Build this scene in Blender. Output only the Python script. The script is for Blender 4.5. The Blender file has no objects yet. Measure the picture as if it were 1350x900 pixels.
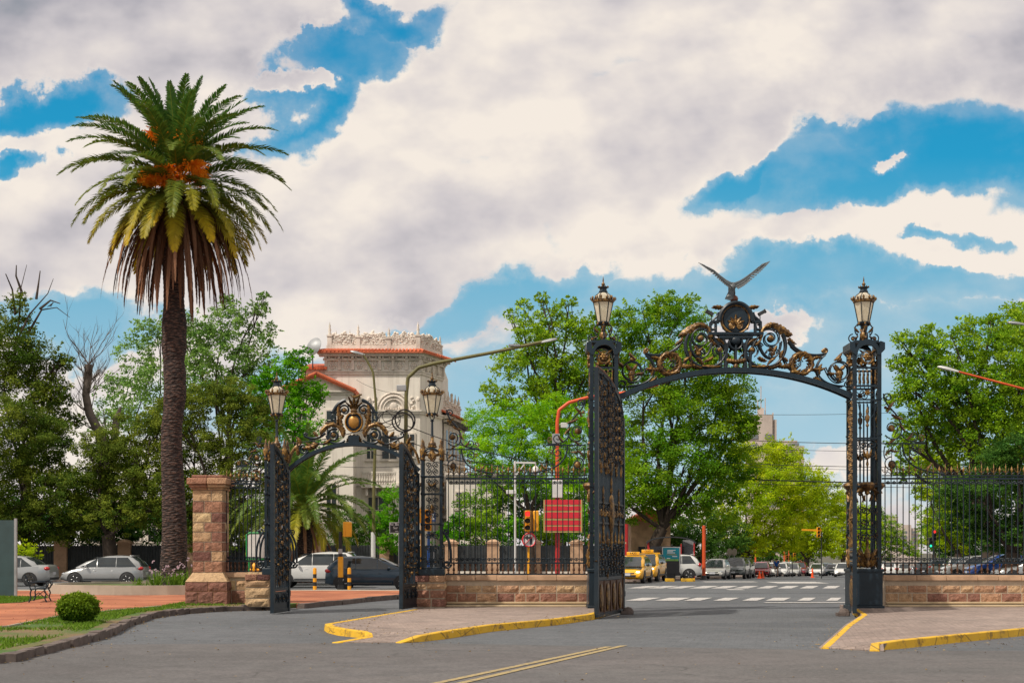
import bpy, bmesh, math, random
import numpy as np
from mathutils import Vector, Matrix
sc = bpy.context.scene
COL = sc.collection
R = math.radians
PI = math.pi
rnd = random.Random(7)

# ---------------------------------------------------------------- helpers
F0, CX0, HZ0, EYE = 1800.0, 675.0, 727.0, 1.65
def gz(y):
    """ground height: flat at the gates, the avenue runs gently downhill beyond"""
    return 0.0 if y < 76 else -0.0138 * (min(y, 330) - 76)
def W(px, py, y):
    s = F0 / y
    return Vector(((px - CX0) / s, y, (HZ0 - py) / s + EYE))
def XZ(px, py, y, x0=0.0, z0=0.0):
    s = F0 / y
    return ((px - CX0) / s - x0, (HZ0 - py) / s + EYE - z0)

class MB:
    def __init__(self):
        self.v = []; self.f = []; self.c = []
    def add(self, vs, fs, col=None):
        n = len(self.v)
        self.v.extend([tuple(p) for p in vs])
        self.f.extend([tuple(i + n for i in f) for f in fs])
        self.c.extend([col or (.5, .5, .5)] * len(fs))
    def box(self, cx, cy, cz, sx, sy, sz, rz=0.0, col=None, M=None):
        vs = []
        c, s = math.cos(rz), math.sin(rz)
        for dz in (-.5, .5):
            for dx, dy in ((-.5, -.5), (.5, -.5), (.5, .5), (-.5, .5)):
                x, y = dx * sx, dy * sy
                p = Vector((cx + x * c - y * s, cy + x * s + y * c, cz + dz * sz))
                vs.append(M @ p if M else p)
        self.add(vs, [(3, 2, 1, 0), (4, 5, 6, 7), (0, 1, 5, 4), (1, 2, 6, 5), (2, 3, 7, 6), (3, 0, 4, 7)], col)
        return self
    def beam(self, a, b, w, h=None, col=None):
        a = Vector(a); b = Vector(b); h = h or w
        d = (b - a); L = d.length
        if L < 1e-6: return self
        q = d.to_track_quat('Z', 'Y').to_matrix().to_4x4()
        M = Matrix.Translation((a + b) / 2) @ q
        return self.box(0, 0, 0, w, h, L, 0, col, M)
    def tube(self, pts, r, n=6, closed=False, col=None, caps=True):
        pts = [Vector(p) for p in pts]
        m = len(pts)
        if not isinstance(r, (list, tuple)): r = [r] * m
        T = []
        for i in range(m):
            if closed: d = pts[(i + 1) % m] - pts[i - 1]
            else: d = pts[min(i + 1, m - 1)] - pts[max(i - 1, 0)]
            T.append(d.normalized() if d.length > 1e-9 else Vector((0, 0, 1)))
        up = Vector((0, 1, 0)) if abs(T[0].y) < .9 else Vector((1, 0, 0))
        N = (up - T[0] * up.dot(T[0])).normalized()
        vs = []
        for i in range(m):
            N = (N - T[i] * N.dot(T[i]))
            N = N.normalized() if N.length > 1e-6 else Vector((0, 1, 0))
            B = T[i].cross(N)
            for k in range(n):
                a = 2 * PI * k / n
                vs.append(pts[i] + (N * math.cos(a) + B * math.sin(a)) * r[i])
        fs = []
        for i in range(m if closed else m - 1):
            j = (i + 1) % m
            for k in range(n):
                l = (k + 1) % n
                fs.append((i * n + k, j * n + k, j * n + l, i * n + l))
        if not closed and caps:
            fs.append(tuple(range(n)))
            fs.append(tuple((m - 1) * n + k for k in reversed(range(n))))
        self.add(vs, fs, col)
        return self
    def lathe(self, prof, c=(0, 0, 0), n=12, col=None, rot=0.0, M=None):
        vs = []
        for (r, z) in prof:
            for k in range(n):
                a = 2 * PI * k / n + rot
                p = Vector((c[0] + r * math.cos(a), c[1] + r * math.sin(a), c[2] + z))
                vs.append(M @ p if M else p)
        fs = []
        for i in range(len(prof) - 1):
            for k in range(n):
                l = (k + 1) % n
                fs.append((i * n + k, i * n + l, (i + 1) * n + l, (i + 1) * n + k))
        fs.append(tuple(reversed(range(n))))
        fs.append(tuple((len(prof) - 1) * n + k for k in range(n)))
        self.add(vs, fs, col)
        return self
    def ball(self, c, r, n=8, col=None):
        if not isinstance(r, (list, tuple)): r = (r, r, r)
        vs = []; m = max(4, n // 2 + 1)
        for i in range(1, m):
            t = PI * i / m
            for k in range(n):
                a = 2 * PI * k / n
                vs.append((c[0] + r[0] * math.sin(t) * math.cos(a), c[1] + r[1] * math.sin(t) * math.sin(a), c[2] - r[2] * math.cos(t)))
        b = len(vs); vs.append((c[0], c[1], c[2] - r[2])); vs.append((c[0], c[1], c[2] + r[2]))
        fs = []
        for i in range(m - 2):
            for k in range(n):
                l = (k + 1) % n
                fs.append((i * n + k, i * n + l, (i + 1) * n + l, (i + 1) * n + k))
        for k in range(n):
            l = (k + 1) % n
            fs.append((b, l, k)); fs.append((b + 1, (m - 2) * n + k, (m - 2) * n + l))
        self.add(vs, fs, col)
        return self
    def prism(self, poly, y0, y1, col=None, M=None):
        """poly in X,Z extruded along Y"""
        n = len(poly)
        vs = [Vector((p[0], y0, p[1])) for p in poly] + [Vector((p[0], y1, p[1])) for p in poly]
        if M: vs = [M @ v for v in vs]
        fs = [tuple(range(n)), tuple(reversed(range(n, 2 * n)))] + [(i, i + n, (i + 1) % n + n, (i + 1) % n) for i in range(n)]
        self.add(vs, fs, col)
        return self
    def slab(self, poly, z0, z1, col=None):
        """poly in X,Y extruded along Z; z1 may be a function"""
        n = len(poly)
        f1 = z1 if callable(z1) else (lambda x, y: z1)
        f0 = z0 if callable(z0) else (lambda x, y: z0)
        vs = [Vector((p[0], p[1], f0(*p))) for p in poly] + [Vector((p[0], p[1], f1(*p))) for p in poly]
        fs = [tuple(reversed(range(n))), tuple(range(n, 2 * n))] + [(i, (i + 1) % n, (i + 1) % n + n, i + n) for i in range(n)]
        self.add(vs, fs, col)
        return self
    def quad(self, a, b, c, d, col=None):
        self.add([a, b, c, d], [(0, 1, 2, 3)], col)
        return self
    def mesh(self, name, mat=None, smooth=False, recalc=True):
        me = bpy.data.meshes.new(name)
        me.from_pydata(self.v, [], self.f)
        if recalc:
            bm = bmesh.new(); bm.from_mesh(me)
            bmesh.ops.recalc_face_normals(bm, faces=bm.faces)
            bm.to_mesh(me); bm.free()
        at = me.color_attributes.new('Col', 'FLOAT_COLOR', 'CORNER')
        ls = np.zeros(len(me.polygons), dtype=np.int32); me.polygons.foreach_get('loop_total', ls)
        cols = np.repeat(np.array(self.c, dtype=np.float32), ls, axis=0)
        cols = np.concatenate([cols, np.ones((len(cols), 1), np.float32)], axis=1)
        at.data.foreach_set('color', cols.ravel())
        if smooth: me.polygons.foreach_set('use_smooth', np.ones(len(me.polygons), dtype=bool))
        if mat: me.materials.append(mat)
        me.update()
        return me
    def build(self, name, mat, parent=None, smooth=False, bevel=0, loc=None, rz=0, seg=2, angle=30):
        me = self.mesh(name, mat, smooth)
        o = bpy.data.objects.new(name, me); COL.objects.link(o)
        if parent: o.parent = parent
        if loc is not None: o.location = loc
        o.rotation_euler.z = rz
        if smooth and not bevel:
            try:
                me.set_sharp_from_angle(angle=R(50))
            except Exception: pass
        if bevel:
            md = o.modifiers.new('Bevel', 'BEVEL'); md.width = bevel; md.segments = seg; md.limit_method = 'ANGLE'; md.angle_limit = R(angle)
            me.polygons.foreach_set('use_smooth', np.ones(len(me.polygons), dtype=bool))
            md.harden_normals = False
            try: me.set_sharp_from_angle(angle=R(35))
            except Exception: pass
        return o

def zones(mb, cuts, mat, parent):
    """one part per height band: cuts = [(z_top, part_name), ...] from the bottom up"""
    out = [MB() for _ in cuts]; maps = [{} for _ in cuts]
    # keep every connected piece whole
    par = list(range(len(mb.v)))
    def find(a):
        while par[a] != a: par[a] = par[par[a]]; a = par[a]
        return a
    for f in mb.f:
        r0 = find(f[0])
        for i in f[1:]: par[find(i)] = r0
    acc = {}
    for i, v in enumerate(mb.v):
        q = acc.setdefault(find(i), [0, 0]); q[0] += v[2]; q[1] += 1
    zone = {k: next((i for i, c in enumerate(cuts) if q[0] / q[1] < c[0]), len(cuts) - 1) for k, q in acc.items()}
    for f, c in zip(mb.f, mb.c):
        k = zone[find(f[0])]; m = maps[k]; o = out[k]; idx = []
        for i in f:
            if i not in m: m[i] = len(o.v); o.v.append(mb.v[i])
            idx.append(m[i])
        o.f.append(tuple(idx)); o.c.append(c)
    for o, (z, nm) in zip(out, cuts):
        if o.f: o.build(nm, mat, parent, smooth=True)
def link(me, name, parent=None, loc=(0, 0, 0), rot=(0, 0, 0), scale=(1, 1, 1)):
    o = bpy.data.objects.new(name, me); COL.objects.link(o)
    if parent: o.parent = parent
    o.location = loc; o.rotation_euler = rot; o.scale = scale
    return o
def tag(o, label=None, cat=None, group=None, kind=None):
    if label: o['label'] = label
    if cat: o['category'] = cat
    if group: o['group'] = group
    if kind: o['kind'] = kind
    return o
def thing(name, label, cat, loc=(0, 0, 0), rz=0, group=None):
    o = bpy.data.objects.new(name, None); COL.objects.link(o)
    o.empty_display_size = .3
    o.location = loc; o.rotation_euler.z = rz
    return tag(o, label, cat, group)
def kids(o):
    return [c for c in ALLK.get(o.name, [])] if False else list(o.children)
def copy_tree(o, parent=None):
    c = o.copy(); COL.objects.link(c)
    if parent: c.parent = parent
    for ch in list(o.children): copy_tree(ch, c)
    return c

# ---------------------------------------------------------------- materials
def nmat(name):
    m = bpy.data.materials.new(name); m.use_nodes = True
    nt = m.node_tree; b = nt.nodes['Principled BSDF']
    return m, nt, b
def N(nt, t, **kw):
    n = nt.nodes.new(t)
    for k, v in kw.items():
        if hasattr(n, k): setattr(n, k, v)
        else: n.inputs[k.replace('_', ' ')].default_value = v
    return n
def L(nt, a, b): nt.links.new(a, b)
def mixc(nt, fac, a, b, blend='MIX'):
    n = nt.nodes.new('ShaderNodeMix'); n.data_type = 'RGBA'; n.blend_type = blend
    for i, v in ((0, fac), (6, a), (7, b)):
        if hasattr(v, 'is_linked') or hasattr(v, 'links'): nt.links.new(v, n.inputs[i])
        else: n.inputs[i].default_value = v if i == 0 else (*v, 1) if len(v) == 3 else v
    return n.outputs[2]
def noise(nt, scale, detail=4, rough=.55, coord='Object', vec=None, dist=0):
    tc = nt.nodes.new('ShaderNodeTexCoord')
    n = nt.nodes.new('ShaderNodeTexNoise'); n.inputs['Scale'].default_value = scale
    n.inputs['Detail'].default_value = detail; n.inputs['Roughness'].default_value = rough; n.inputs['Distortion'].default_value = dist
    if vec is not None: nt.links.new(vec, n.inputs['Vector'])
    elif coord == 'World':
        g = nt.nodes.new('ShaderNodeNewGeometry'); nt.links.new(g.outputs['Position'], n.inputs['Vector'])
    else: nt.links.new(tc.outputs[coord], n.inputs['Vector'])
    return n.outputs['Fac']
def ramp(nt, fac, stops):
    r = nt.nodes.new('ShaderNodeValToRGB')
    while len(r.color_ramp.elements) > 1: r.color_ramp.elements.remove(r.color_ramp.elements[-1])
    for i, (p, c) in enumerate(stops):
        e = r.color_ramp.elements[0] if i == 0 else r.color_ramp.elements.new(p)
        e.position = p; e.color = (*c, 1) if len(c) == 3 else c
    nt.links.new(fac, r.inputs['Fac'])
    return r.outputs['Color']
def bump(nt, b, fac, strength=.3, dist=.02):
    n = nt.nodes.new('ShaderNodeBump'); n.inputs['Strength'].default_value = strength; n.inputs['Distance'].default_value = dist
    nt.links.new(fac, n.inputs['Height']); nt.links.new(n.outputs['Normal'], b.inputs['Normal'])
def simple(name, c, rough=.5, metal=0, var=.25, scale=3.0, bmp=0, coat=0, emis=None, es=0, spec=None, coord='Object'):
    m, nt, b = nmat(name)
    f = noise(nt, scale, 5, .6, coord)
    c2 = tuple(max(0, x * (1 - var)) for x in c); c3 = tuple(min(1, x * (1 + var * .6)) for x in c)
    L(nt, ramp(nt, f, [(.3, c2), (.55, c), (.75, c3)]), b.inputs['Base Color'])
    b.inputs['Roughness'].default_value = rough; b.inputs['Metallic'].default_value = metal
    if coat: b.inputs['Coat Weight'].default_value = coat; b.inputs['Coat Roughness'].default_value = .05
    if spec is not None: b.inputs['Specular IOR Level'].default_value = spec
    if bmp: bump(nt, b, noise(nt, scale * 6, 4, .6, coord), bmp, .01)
    if emis: b.inputs['Emission Color'].default_value = (*emis, 1); b.inputs['Emission Strength'].default_value = es
    return m
def attr(nt, name='Col'):
    a = nt.nodes.new('ShaderNodeAttribute'); a.attribute_name = name
    return a.outputs['Color']

M = {}
M['iron'] = simple('painted_iron', (.012, .022, .032), .38, 0, .35, 4, .08, spec=.35)
M['iron_box'] = simple('painted_cast_iron', (.014, .026, .038), .35, 0, .3, 2, .05, spec=.35)
def gold():
    m, nt, b = nmat('aged_gilding')
    f = noise(nt, 9, 6, .7)
    L(nt, ramp(nt, f, [(.32, (.020, .014, .011)), (.46, (.10, .052, .018)), (.60, (.30, .165, .042)), (.78, (.58, .37, .12))]), b.inputs['Base Color'])
    b.inputs['Roughness'].default_value = .42; b.inputs['Metallic'].default_value = .3
    bump(nt, b, noise(nt, 30, 3, .6), .5, .01)
    return m
M['gold'] = gold()
M['grey_metal'] = simple('grey_metal', (.33, .34, .35), .5, .3, .25, 2)
M['white_paint'] = simple('white_paint', (.62, .62, .60), .5, 0, .15, 2)
M['olive_pole'] = simple('olive_painted_pole', (.13, .12, .035), .55, 0, .3, 3)
M['orange_pole'] = simple('orange_painted_pole', (.65, .09, .02), .5, 0, .2, 2)
M['red_pole'] = simple('red_painted_pole', (.42, .02, .02), .5, 0, .3, 3)
M['signal_yellow'] = simple('signal_yellow', (.80, .36, .01), .45, 0, .12, 3)
def kyel():
    m, nt, b = nmat('worn_kerb_yellow')
    g = nt.nodes.new('ShaderNodeNewGeometry'); pos = g.outputs['Position']
    f = noise(nt, 3.0, 8, .72, vec=pos); f2 = noise(nt, .8, 4, .6, vec=pos)
    c = ramp(nt, f, [(.30, (.06, .05, .04)), (.38, (.34, .20, .03)), (.46, (.66, .38, .015)), (.8, (.76, .46, .02))])
    c = mixc(nt, ramp(nt, f2, [(.5, (0, 0, 0)), (.75, (.5, .5, .5))]), c, (.42, .27, .06))
    w_ = nt.nodes.new('ShaderNodeTexVoronoi'); w_.feature = 'DISTANCE_TO_EDGE'; w_.inputs['Scale'].default_value = .9; L(nt, pos, w_.inputs['Vector'])
    c = mixc(nt, ramp(nt, w_.outputs['Distance'], [(0, (.8, .8, .8)), (.012, (0, 0, 0))]), c, (.06, .045, .03))
    L(nt, c, b.inputs['Base Color']); b.inputs['Roughness'].default_value = .8; bump(nt, b, f, .6, .03)
    return m
M['kerb_yellow'] = kyel()
M['black'] = simple('black_rubber', (.018, .018, .02), .7, 0, .3, 5)
M['dark'] = simple('dark_plastic', (.03, .032, .036), .5, 0, .3, 5)
M['teal_dark'] = simple('dark_teal_sign_back', (.035, .07, .075), .5, 0, .2, 2)
M['blue'] = simple('blue_plastic', (.01, .10, .42), .5, 0, .2, 3)
M['green_paint'] = simple('green_paint', (.01, .25, .06), .5, 0, .2, 3)
M['red_lamp'] = simple('red_signal_lens', (.8, .02, .02), .3, 0, .05, 3, emis=(1, .03, .02), es=1.6)
M['green_lamp'] = simple('green_signal_lens', (.02, .6, .3), .3, 0, .05, 3, emis=(.02, .9, .5), es=1.5)
M['head_on'] = simple('lit_headlamp', (.9, .85, .7), .2, 0, .05, 3, emis=(1, .85, .55), es=4)
M['cone'] = simple('orange_cone_plastic', (.9, .10, .015), .5, 0, .1, 3)
M['sign_red'] = simple('red_sign_slat', (.60, .02, .035), .5, 0, .15, 1.5)
M['tan'] = simple('ochre_trim', (.45, .32, .12), .6, 0, .2, 3)
M['wood_brown'] = simple('brown_board', (.09, .035, .02), .6, 0, .3, 3)
M['text_white'] = simple('white_lettering', (.8, .8, .8), .6, 0, .05, 3)
M['text_black'] = simple('black_lettering', (.02, .02, .02), .6, 0, .05, 3)
M['poster_teal'] = simple('teal_poster', (.0, .25, .33), .35, 0, .15, 1.5)
M['poster_green'] = simple('green_poster_band', (.22, .42, .10), .4, 0, .4, 6)
M['glass_dark'] = simple('dark_car_glass', (.025, .034, .038), .06, 0, .5, 1.5, spec=.8)
M['lamp_red'] = simple('red_tail_lamp', (.45, .01, .01), .25, 0, .1, 3, coat=.5)
M['chrome'] = simple('bright_rim_metal', (.45, .46, .47), .3, .8, .1, 4)
M['plate'] = simple('number_plate', (.55, .56, .60), .5, 0, .3, 20)
def lampglass():
    m, nt, b = nmat('milky_lantern_glass')
    f = noise(nt, 5, 3, .5)
    L(nt, ramp(nt, f, [(.3, (.42, .36, .26)), (.7, (.72, .66, .54))]), b.inputs['Base Color'])
    b.inputs['Roughness'].default_value = .15; b.inputs['Transmission Weight'].default_value = .35
    b.inputs['Emission Color'].default_value = (1, .8, .5, 1); b.inputs['Emission Strength'].default_value = .12
    return m
M['lantern_glass'] = lampglass()

def asphalt(name, base, pavers=False, sc_=1.0, tint=(.1, .07, .05)):
    m, nt, b = nmat(name)
    g = nt.nodes.new('ShaderNodeNewGeometry')
    pos = g.outputs['Position']
    big = noise(nt, .11, 4, .6, vec=pos, dist=.6)
    mp = nt.nodes.new('ShaderNodeMapping'); mp.inputs['Scale'].default_value = (.10, .7, 1); mp.inputs['Rotation'].default_value = (0, 0, R(-9))
    L(nt, pos, mp.inputs['Vector'])
    str_ = noise(nt, 1.0, 5, .6, vec=mp.outputs['Vector'])
    fine = noise(nt, 60, 2, .7, vec=pos)
    mid = noise(nt, 2.2, 6, .65, vec=pos)
    c = mixc(nt, ramp(nt, big, [(.35, (0, 0, 0)), (.65, (1, 1, 1))]), tuple(x * .82 for x in base), tuple(min(1, x * 1.18) for x in base))
    c = mixc(nt, ramp(nt, str_, [(.40, (0, 0, 0)), (.72, (.55, .55, .55))]), c, tuple(min(1, base[0] * 1.25 + tint[0] * .25 * (1, 1, 1)[0] * .3) if i == 0 else base[i] * 1.2 for i in range(3)))
    c = mixc(nt, ramp(nt, mid, [(.38, (.45, .45, .45)), (.6, (0, 0, 0))]), c, tuple(x * .62 for x in base))
    c = mixc(nt, .30, c, fine, 'OVERLAY')
    gr1 = ramp(nt, noise(nt, 14, 4, .8, vec=pos), [(.30, (.28, .28, .28)), (.5, (.5, .5, .5)), (.70, (.74, .74, .74))])
    c = mixc(nt, .75, c, gr1, 'OVERLAY')
    pt = nt.nodes.new('ShaderNodeTexVoronoi'); pt.inputs['Scale'].default_value = .16; L(nt, mp.outputs['Vector'], pt.inputs['Vector']); L(nt, pos, pt.inputs['Vector'])
    sp_ = nt.nodes.new('ShaderNodeSeparateColor'); L(nt, pt.outputs['Color'], sp_.inputs[0])
    c = mixc(nt, .35, c, ramp(nt, sp_.outputs[0], [(0, (.36, .36, .37)), (.5, (.5, .5, .5)), (1, (.62, .60, .58))]), 'OVERLAY')
    oil = ramp(nt, noise(nt, .9, 7, .7, vec=pos), [(.60, (0, 0, 0)), (.72, (.6, .6, .6))])
    c = mixc(nt, oil, c, tuple(x * .45 for x in base))
    # fine crack network
    vo = nt.nodes.new('ShaderNodeTexVoronoi'); vo.feature = 'DISTANCE_TO_EDGE'; vo.inputs['Scale'].default_value = .33
    wv = nt.nodes.new('ShaderNodeVectorMath'); wv.operation = 'ADD'
    nn = nt.nodes.new('ShaderNodeTexNoise'); nn.inputs['Scale'].default_value = 1.1; nn.inputs['Detail'].default_value = 5; L(nt, pos, nn.inputs['Vector'])
    L(nt, pos, wv.inputs[0]); L(nt, nn.outputs['Color'], wv.inputs[1]); L(nt, wv.outputs[0], vo.inputs['Vector'])
    ck = ramp(nt, vo.outputs['Distance'], [(0, (.55, .55, .55)), (.006, (.3, .3, .3)), (.012, (0, 0, 0))])
    gate = ramp(nt, noise(nt, .3, 2, .5, vec=pos), [(.48, (0, 0, 0)), (.6, (1, 1, 1))])
    ckm = mixc(nt, 1.0, ck, gate, 'MULTIPLY')
    if not pavers:
        c = mixc(nt, ckm, c, tuple(x * .35 for x in base))
    L(nt, c, b.inputs['Base Color'])
    if pavers:
        br = nt.nodes.new('ShaderNodeTexBrick'); br.inputs['Scale'].default_value = 1.0
        br.inputs['Brick Width'].default_value = .26; br.inputs['Row Height'].default_value = .13; br.inputs['Mortar Size'].default_value = .010
        br.inputs['Mortar Smooth'].default_value = .3
        br.inputs['Color1'].default_value = (1, 1, 1, 1); br.inputs['Color2'].default_value = (.72, .72, .74, 1); br.inputs['Mortar'].default_value = (.45, .43, .42, 1)
        mp2 = nt.nodes.new('ShaderNodeMapping'); mp2.inputs['Rotation'].default_value = (0, 0, R(11)); L(nt, pos, mp2.inputs['Vector']); L(nt, mp2.outputs[0], br.inputs['Vector'])
        c = mixc(nt, .75 if base[0] > .2 else .38, c, br.outputs['Color'], 'MULTIPLY')
        L(nt, c, b.inputs['Base Color'])
        bump(nt, b, br.outputs['Color'], .35, .02)
    else:
        bump(nt, b, fine, .35, .01)
    b.inputs['Roughness'].default_value = .82; b.inputs['Specular IOR Level'].default_value = .3
    return m
M['asphalt_front'] = asphalt('asphalt_front', (.118, .114, .114))
M['asphalt_gate'] = asphalt('asphalt_gate', (.118, .128, .138), True)
M['asphalt_far'] = asphalt('asphalt_far', (.115, .124, .133))
M['pavers'] = asphalt('pink_grey_pavers', (.32, .255, .22), True)
M['kerbstone'] = simple('dark_kerb_stone', (.13, .10, .088), .85, 0, .45, 3, .6)
M['concrete'] = simple('pale_concrete', (.40, .35, .28), .85, 0, .2, 1.5, .3, coord='Object')
M['step'] = simple('sandstone_step', (.52, .40, .25), .8, 0, .18, 2, .3)

def gravel():
    m, nt, b = nmat('orange_brick_dust_gravel')
    g = nt.nodes.new('ShaderNodeNewGeometry'); pos = g.outputs['Position']
    f = noise(nt, .5, 5, .6, vec=pos); f2 = noise(nt, 25, 3, .7, vec=pos)
    c = mixc(nt, ramp(nt, f, [(.35, (0, 0, 0)), (.65, (1, 1, 1))]), (.25, .075, .034), (.47, .17, .080)); c = mixc(nt, ramp(nt, noise(nt, 2.2, 6, .7, vec=pos), [(.55, (0, 0, 0)), (.75, (.6, .6, .6))]), c, (.17, .07, .04))
    c = mixc(nt, .35, c, f2, 'OVERLAY')
    L(nt, c, b.inputs['Base Color']); b.inputs['Roughness'].default_value = .95
    bump(nt, b, f2, .6, .02)
    return m
M['gravel'] = gravel()
def soil():
    m, nt, b = nmat('lawn_soil_base')
    g = nt.nodes.new('ShaderNodeNewGeometry'); pos = g.outputs['Position']
    f = noise(nt, .45, 5, .6, vec=pos); f2 = noise(nt, 14, 3, .7, vec=pos)
    c = mixc(nt, ramp(nt, f, [(.42, (0, 0, 0)), (.58, (1, 1, 1))]), (.06, .115, .018), (.17, .115, .055))
    c = mixc(nt, .5, c, f2, 'OVERLAY')
    L(nt, c, b.inputs['Base Color']); b.inputs['Roughness'].default_value = .95
    bump(nt, b, f2, .8, .03)
    return m
M['soil'] = soil()
M['terrain'] = simple('distant_ground', (.09, .085, .06), .95, 0, .4, .05)

# ---------------------------------------------------------------- camera
cam_d = bpy.data.cameras.new('camera'); cam = bpy.data.objects.new('camera', cam_d); COL.objects.link(cam)
cam.location = (0, 0, EYE); cam.rotation_euler = (R(90), 0, 0)
cam_d.sensor_width = 36; cam_d.lens = 48; cam_d.sensor_fit = 'HORIZONTAL'
cam_d.shift_y = (HZ0 - 449.6) / 1350.0
cam_d.clip_start = .3; cam_d.clip_end = 9000
sc.camera = cam

# ---------------------------------------------------------------- light
SUN_EL, SUN_AZ = 52, -128     # azimuth of the sun measured from +Y towards +X
w = bpy.data.worlds.new('World'); sc.world = w; w.use_nodes = True
nt = w.node_tree; nt.nodes.clear()
out = nt.nodes.new('ShaderNodeOutputWorld'); bg = nt.nodes.new('ShaderNodeBackground')
L(nt, bg.outputs[0], out.inputs[0]); bg.inputs['Strength'].default_value = .1
sky = nt.nodes.new('ShaderNodeTexSky'); sky.sky_type = 'NISHITA'; sky.sun_disc = False
sky.sun_elevation = R(SUN_EL); sky.sun_rotation = R(SUN_AZ); sky.air_density = 1.0; sky.dust_density = .6; sky.ozone_density = 1.6
tc = nt.nodes.new('ShaderNodeTexCoord'); D = tc.outputs['Generated']
sep = nt.nodes.new('ShaderNodeSeparateXYZ'); L(nt, D, sep.inputs[0])
def mth(op, a, b=None, c=None, clamp=False):
    n = nt.nodes.new('ShaderNodeMath'); n.operation = op; n.use_clamp = clamp
    for i, v in enumerate((a, b, c)):
        if v is None: continue
        if isinstance(v, (int, float)): n.inputs[i].default_value = v
        else: nt.links.new(v, n.inputs[i])
    return n.outputs[0]
# cloud field laid out by compass direction: u = tan(azimuth), v = tan(elevation)/cos(azimuth)
yy = mth('MAXIMUM', mth('ABSOLUTE', sep.outputs['Y']), .12)
u = mth('DIVIDE', sep.outputs['X'], yy); v = mth('DIVIDE', sep.outputs['Z'], yy)
cmb = nt.nodes.new('ShaderNodeCombineXYZ'); L(nt, u, cmb.inputs[0]); L(nt, v, cmb.inputs[1])
UV = cmb.outputs[0]
mpn = nt.nodes.new('ShaderNodeMapping'); L(nt, UV, mpn.inputs[0]); mpn.inputs['Scale'].default_value = (1, 1.55, 1); mpn.inputs['Rotation'].default_value = (0, 0, R(-14))
def cn(scale, detail, rough, vec, dist=0, off=None):
    n = nt.nodes.new('ShaderNodeTexNoise'); n.noise_dimensions = '2D'; n.inputs['Scale'].default_value = scale; n.inputs['Detail'].default_value = detail
    n.inputs['Roughness'].default_value = rough; n.inputs['Distortion'].default_value = dist
    if off:
        a = nt.nodes.new('ShaderNodeVectorMath'); a.operation = 'ADD'; a.inputs[1].default_value = off; nt.links.new(vec, a.inputs[0]); vec = a.outputs[0]
    nt.links.new(vec, n.inputs['Vector']); return n
UVs = mpn.outputs[0]
wp = cn(6, 3, .5, UVs); wm = nt.nodes.new('ShaderNodeVectorMath'); wm.operation = 'MULTIPLY_ADD'
wm.inputs[1].default_value = (.10, .10, 0); nt.links.new(wp.outputs['Color'], wm.inputs[0]); nt.links.new(UVs, wm.inputs[2])
vo = nt.nodes.new('ShaderNodeTexVoronoi'); vo.voronoi_dimensions = '2D'; vo.feature = 'F1'; vo.inputs['Scale'].default_value = 15; vo.inputs['Detail'].default_value = 2; vo.inputs['Roughness'].default_value = .6
nt.links.new(wm.outputs[0], vo.inputs['Vector'])
fA = mth('ADD', mth('MULTIPLY_ADD', cn(7.5, 9, .58, UVs).outputs['Fac'], 1.35, -.17), mth('MULTIPLY', mth('SUBTRACT', .5, vo.outputs['Distance']), .30))
rA = cn(6.5, 5, .5, UVs).outputs['Fac']; rB = cn(6.5, 5, .5, UVs, 0, (-.016, .038, 0)).outputs['Fac']
# warp for the large shapes
wc = cn(6, 7, .62, UV); wv = nt.nodes.new('ShaderNodeVectorMath'); wv.operation = 'SUBTRACT'; L(nt, wc.outputs['Color'], wv.inputs[0]); wv.inputs[1].default_value = (.5, .5, .5)
ws = nt.nodes.new('ShaderNodeVectorMath'); ws.operation = 'MULTIPLY_ADD'; L(nt, wv.outputs[0], ws.inputs[0]); ws.inputs[1].default_value = (.15, .10, 0); L(nt, UV, ws.inputs[2])
WUV = ws.outputs[0]
def blob(px, py, rx, ry, rot, soft=.6):
    """soft ellipse (given by the direction it is seen in), 1 inside 0 outside"""
    m_ = nt.nodes.new('ShaderNodeMapping'); m_.vector_type = 'TEXTURE'
    m_.inputs['Location'].default_value = ((px - 675) / 1800, (727 - py) / 1800, 0)
    m_.inputs['Rotation'].default_value = (0, 0, R(rot)); m_.inputs['Scale'].default_value = (rx / 1800, ry / 1800, 1)
    L(nt, WUV, m_.inputs[0])
    ln = nt.nodes.new('ShaderNodeVectorMath'); ln.operation = 'LENGTH'; L(nt, m_.outputs[0], ln.inputs[0])
    mr = nt.nodes.new('ShaderNodeMapRange'); mr.interpolation_type = 'SMOOTHSTEP'
    L(nt, ln.outputs['Value'], mr.inputs['Value']); mr.inputs['From Min'].default_value = 1 + soft; mr.inputs['From Max'].default_value = 1 - soft
    return mr.outputs['Result']
holes = [(1255, 206, 275, 80, 5), (390, 130, 95, 52, 60), (440, 60, 95, 40, 10), (480, 18, 110, 24, 5), (50, 140, 110, 26, 12), (1270, 330, 130, 20, -12),
         (980, 385, 330, 48, 4), (640, 415, 150, 30, 22), (1290, 400, 230, 34, 0), (980, 235, 90, 30, 20), (900, 560, 700, 90, 0), (1080, 455, 360, 52, 0), (100, 440, 150, 34, -4), (30, 215, 45, 16, 0), (1190, 160, 120, 24, 8)]
H = None
for h in holes:
    b_ = blob(*h); H = b_ if H is None else mth('MAXIMUM', H, b_)
puffs = [(1190, 290, 150, 26, 12), (1290, 355, 150, 22, -8), (330, 160, 60, 26, 20), (385, 18, 60, 16, 0), (1090, 610, 60, 18, 0), (1215, 212, 14, 8, 0), (1000, 440, 60, 12, 0), (385, 100, 34, 10, -10), (1010, 180, 60, 30, 30)]
Pf = None
for h in puffs:
    b_ = blob(*h); Pf = b_ if Pf is None else mth('MAXIMUM', Pf, b_)
hole = mth('SUBTRACT', H, mth('MULTIPLY', Pf, .85), clamp=True)
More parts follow.
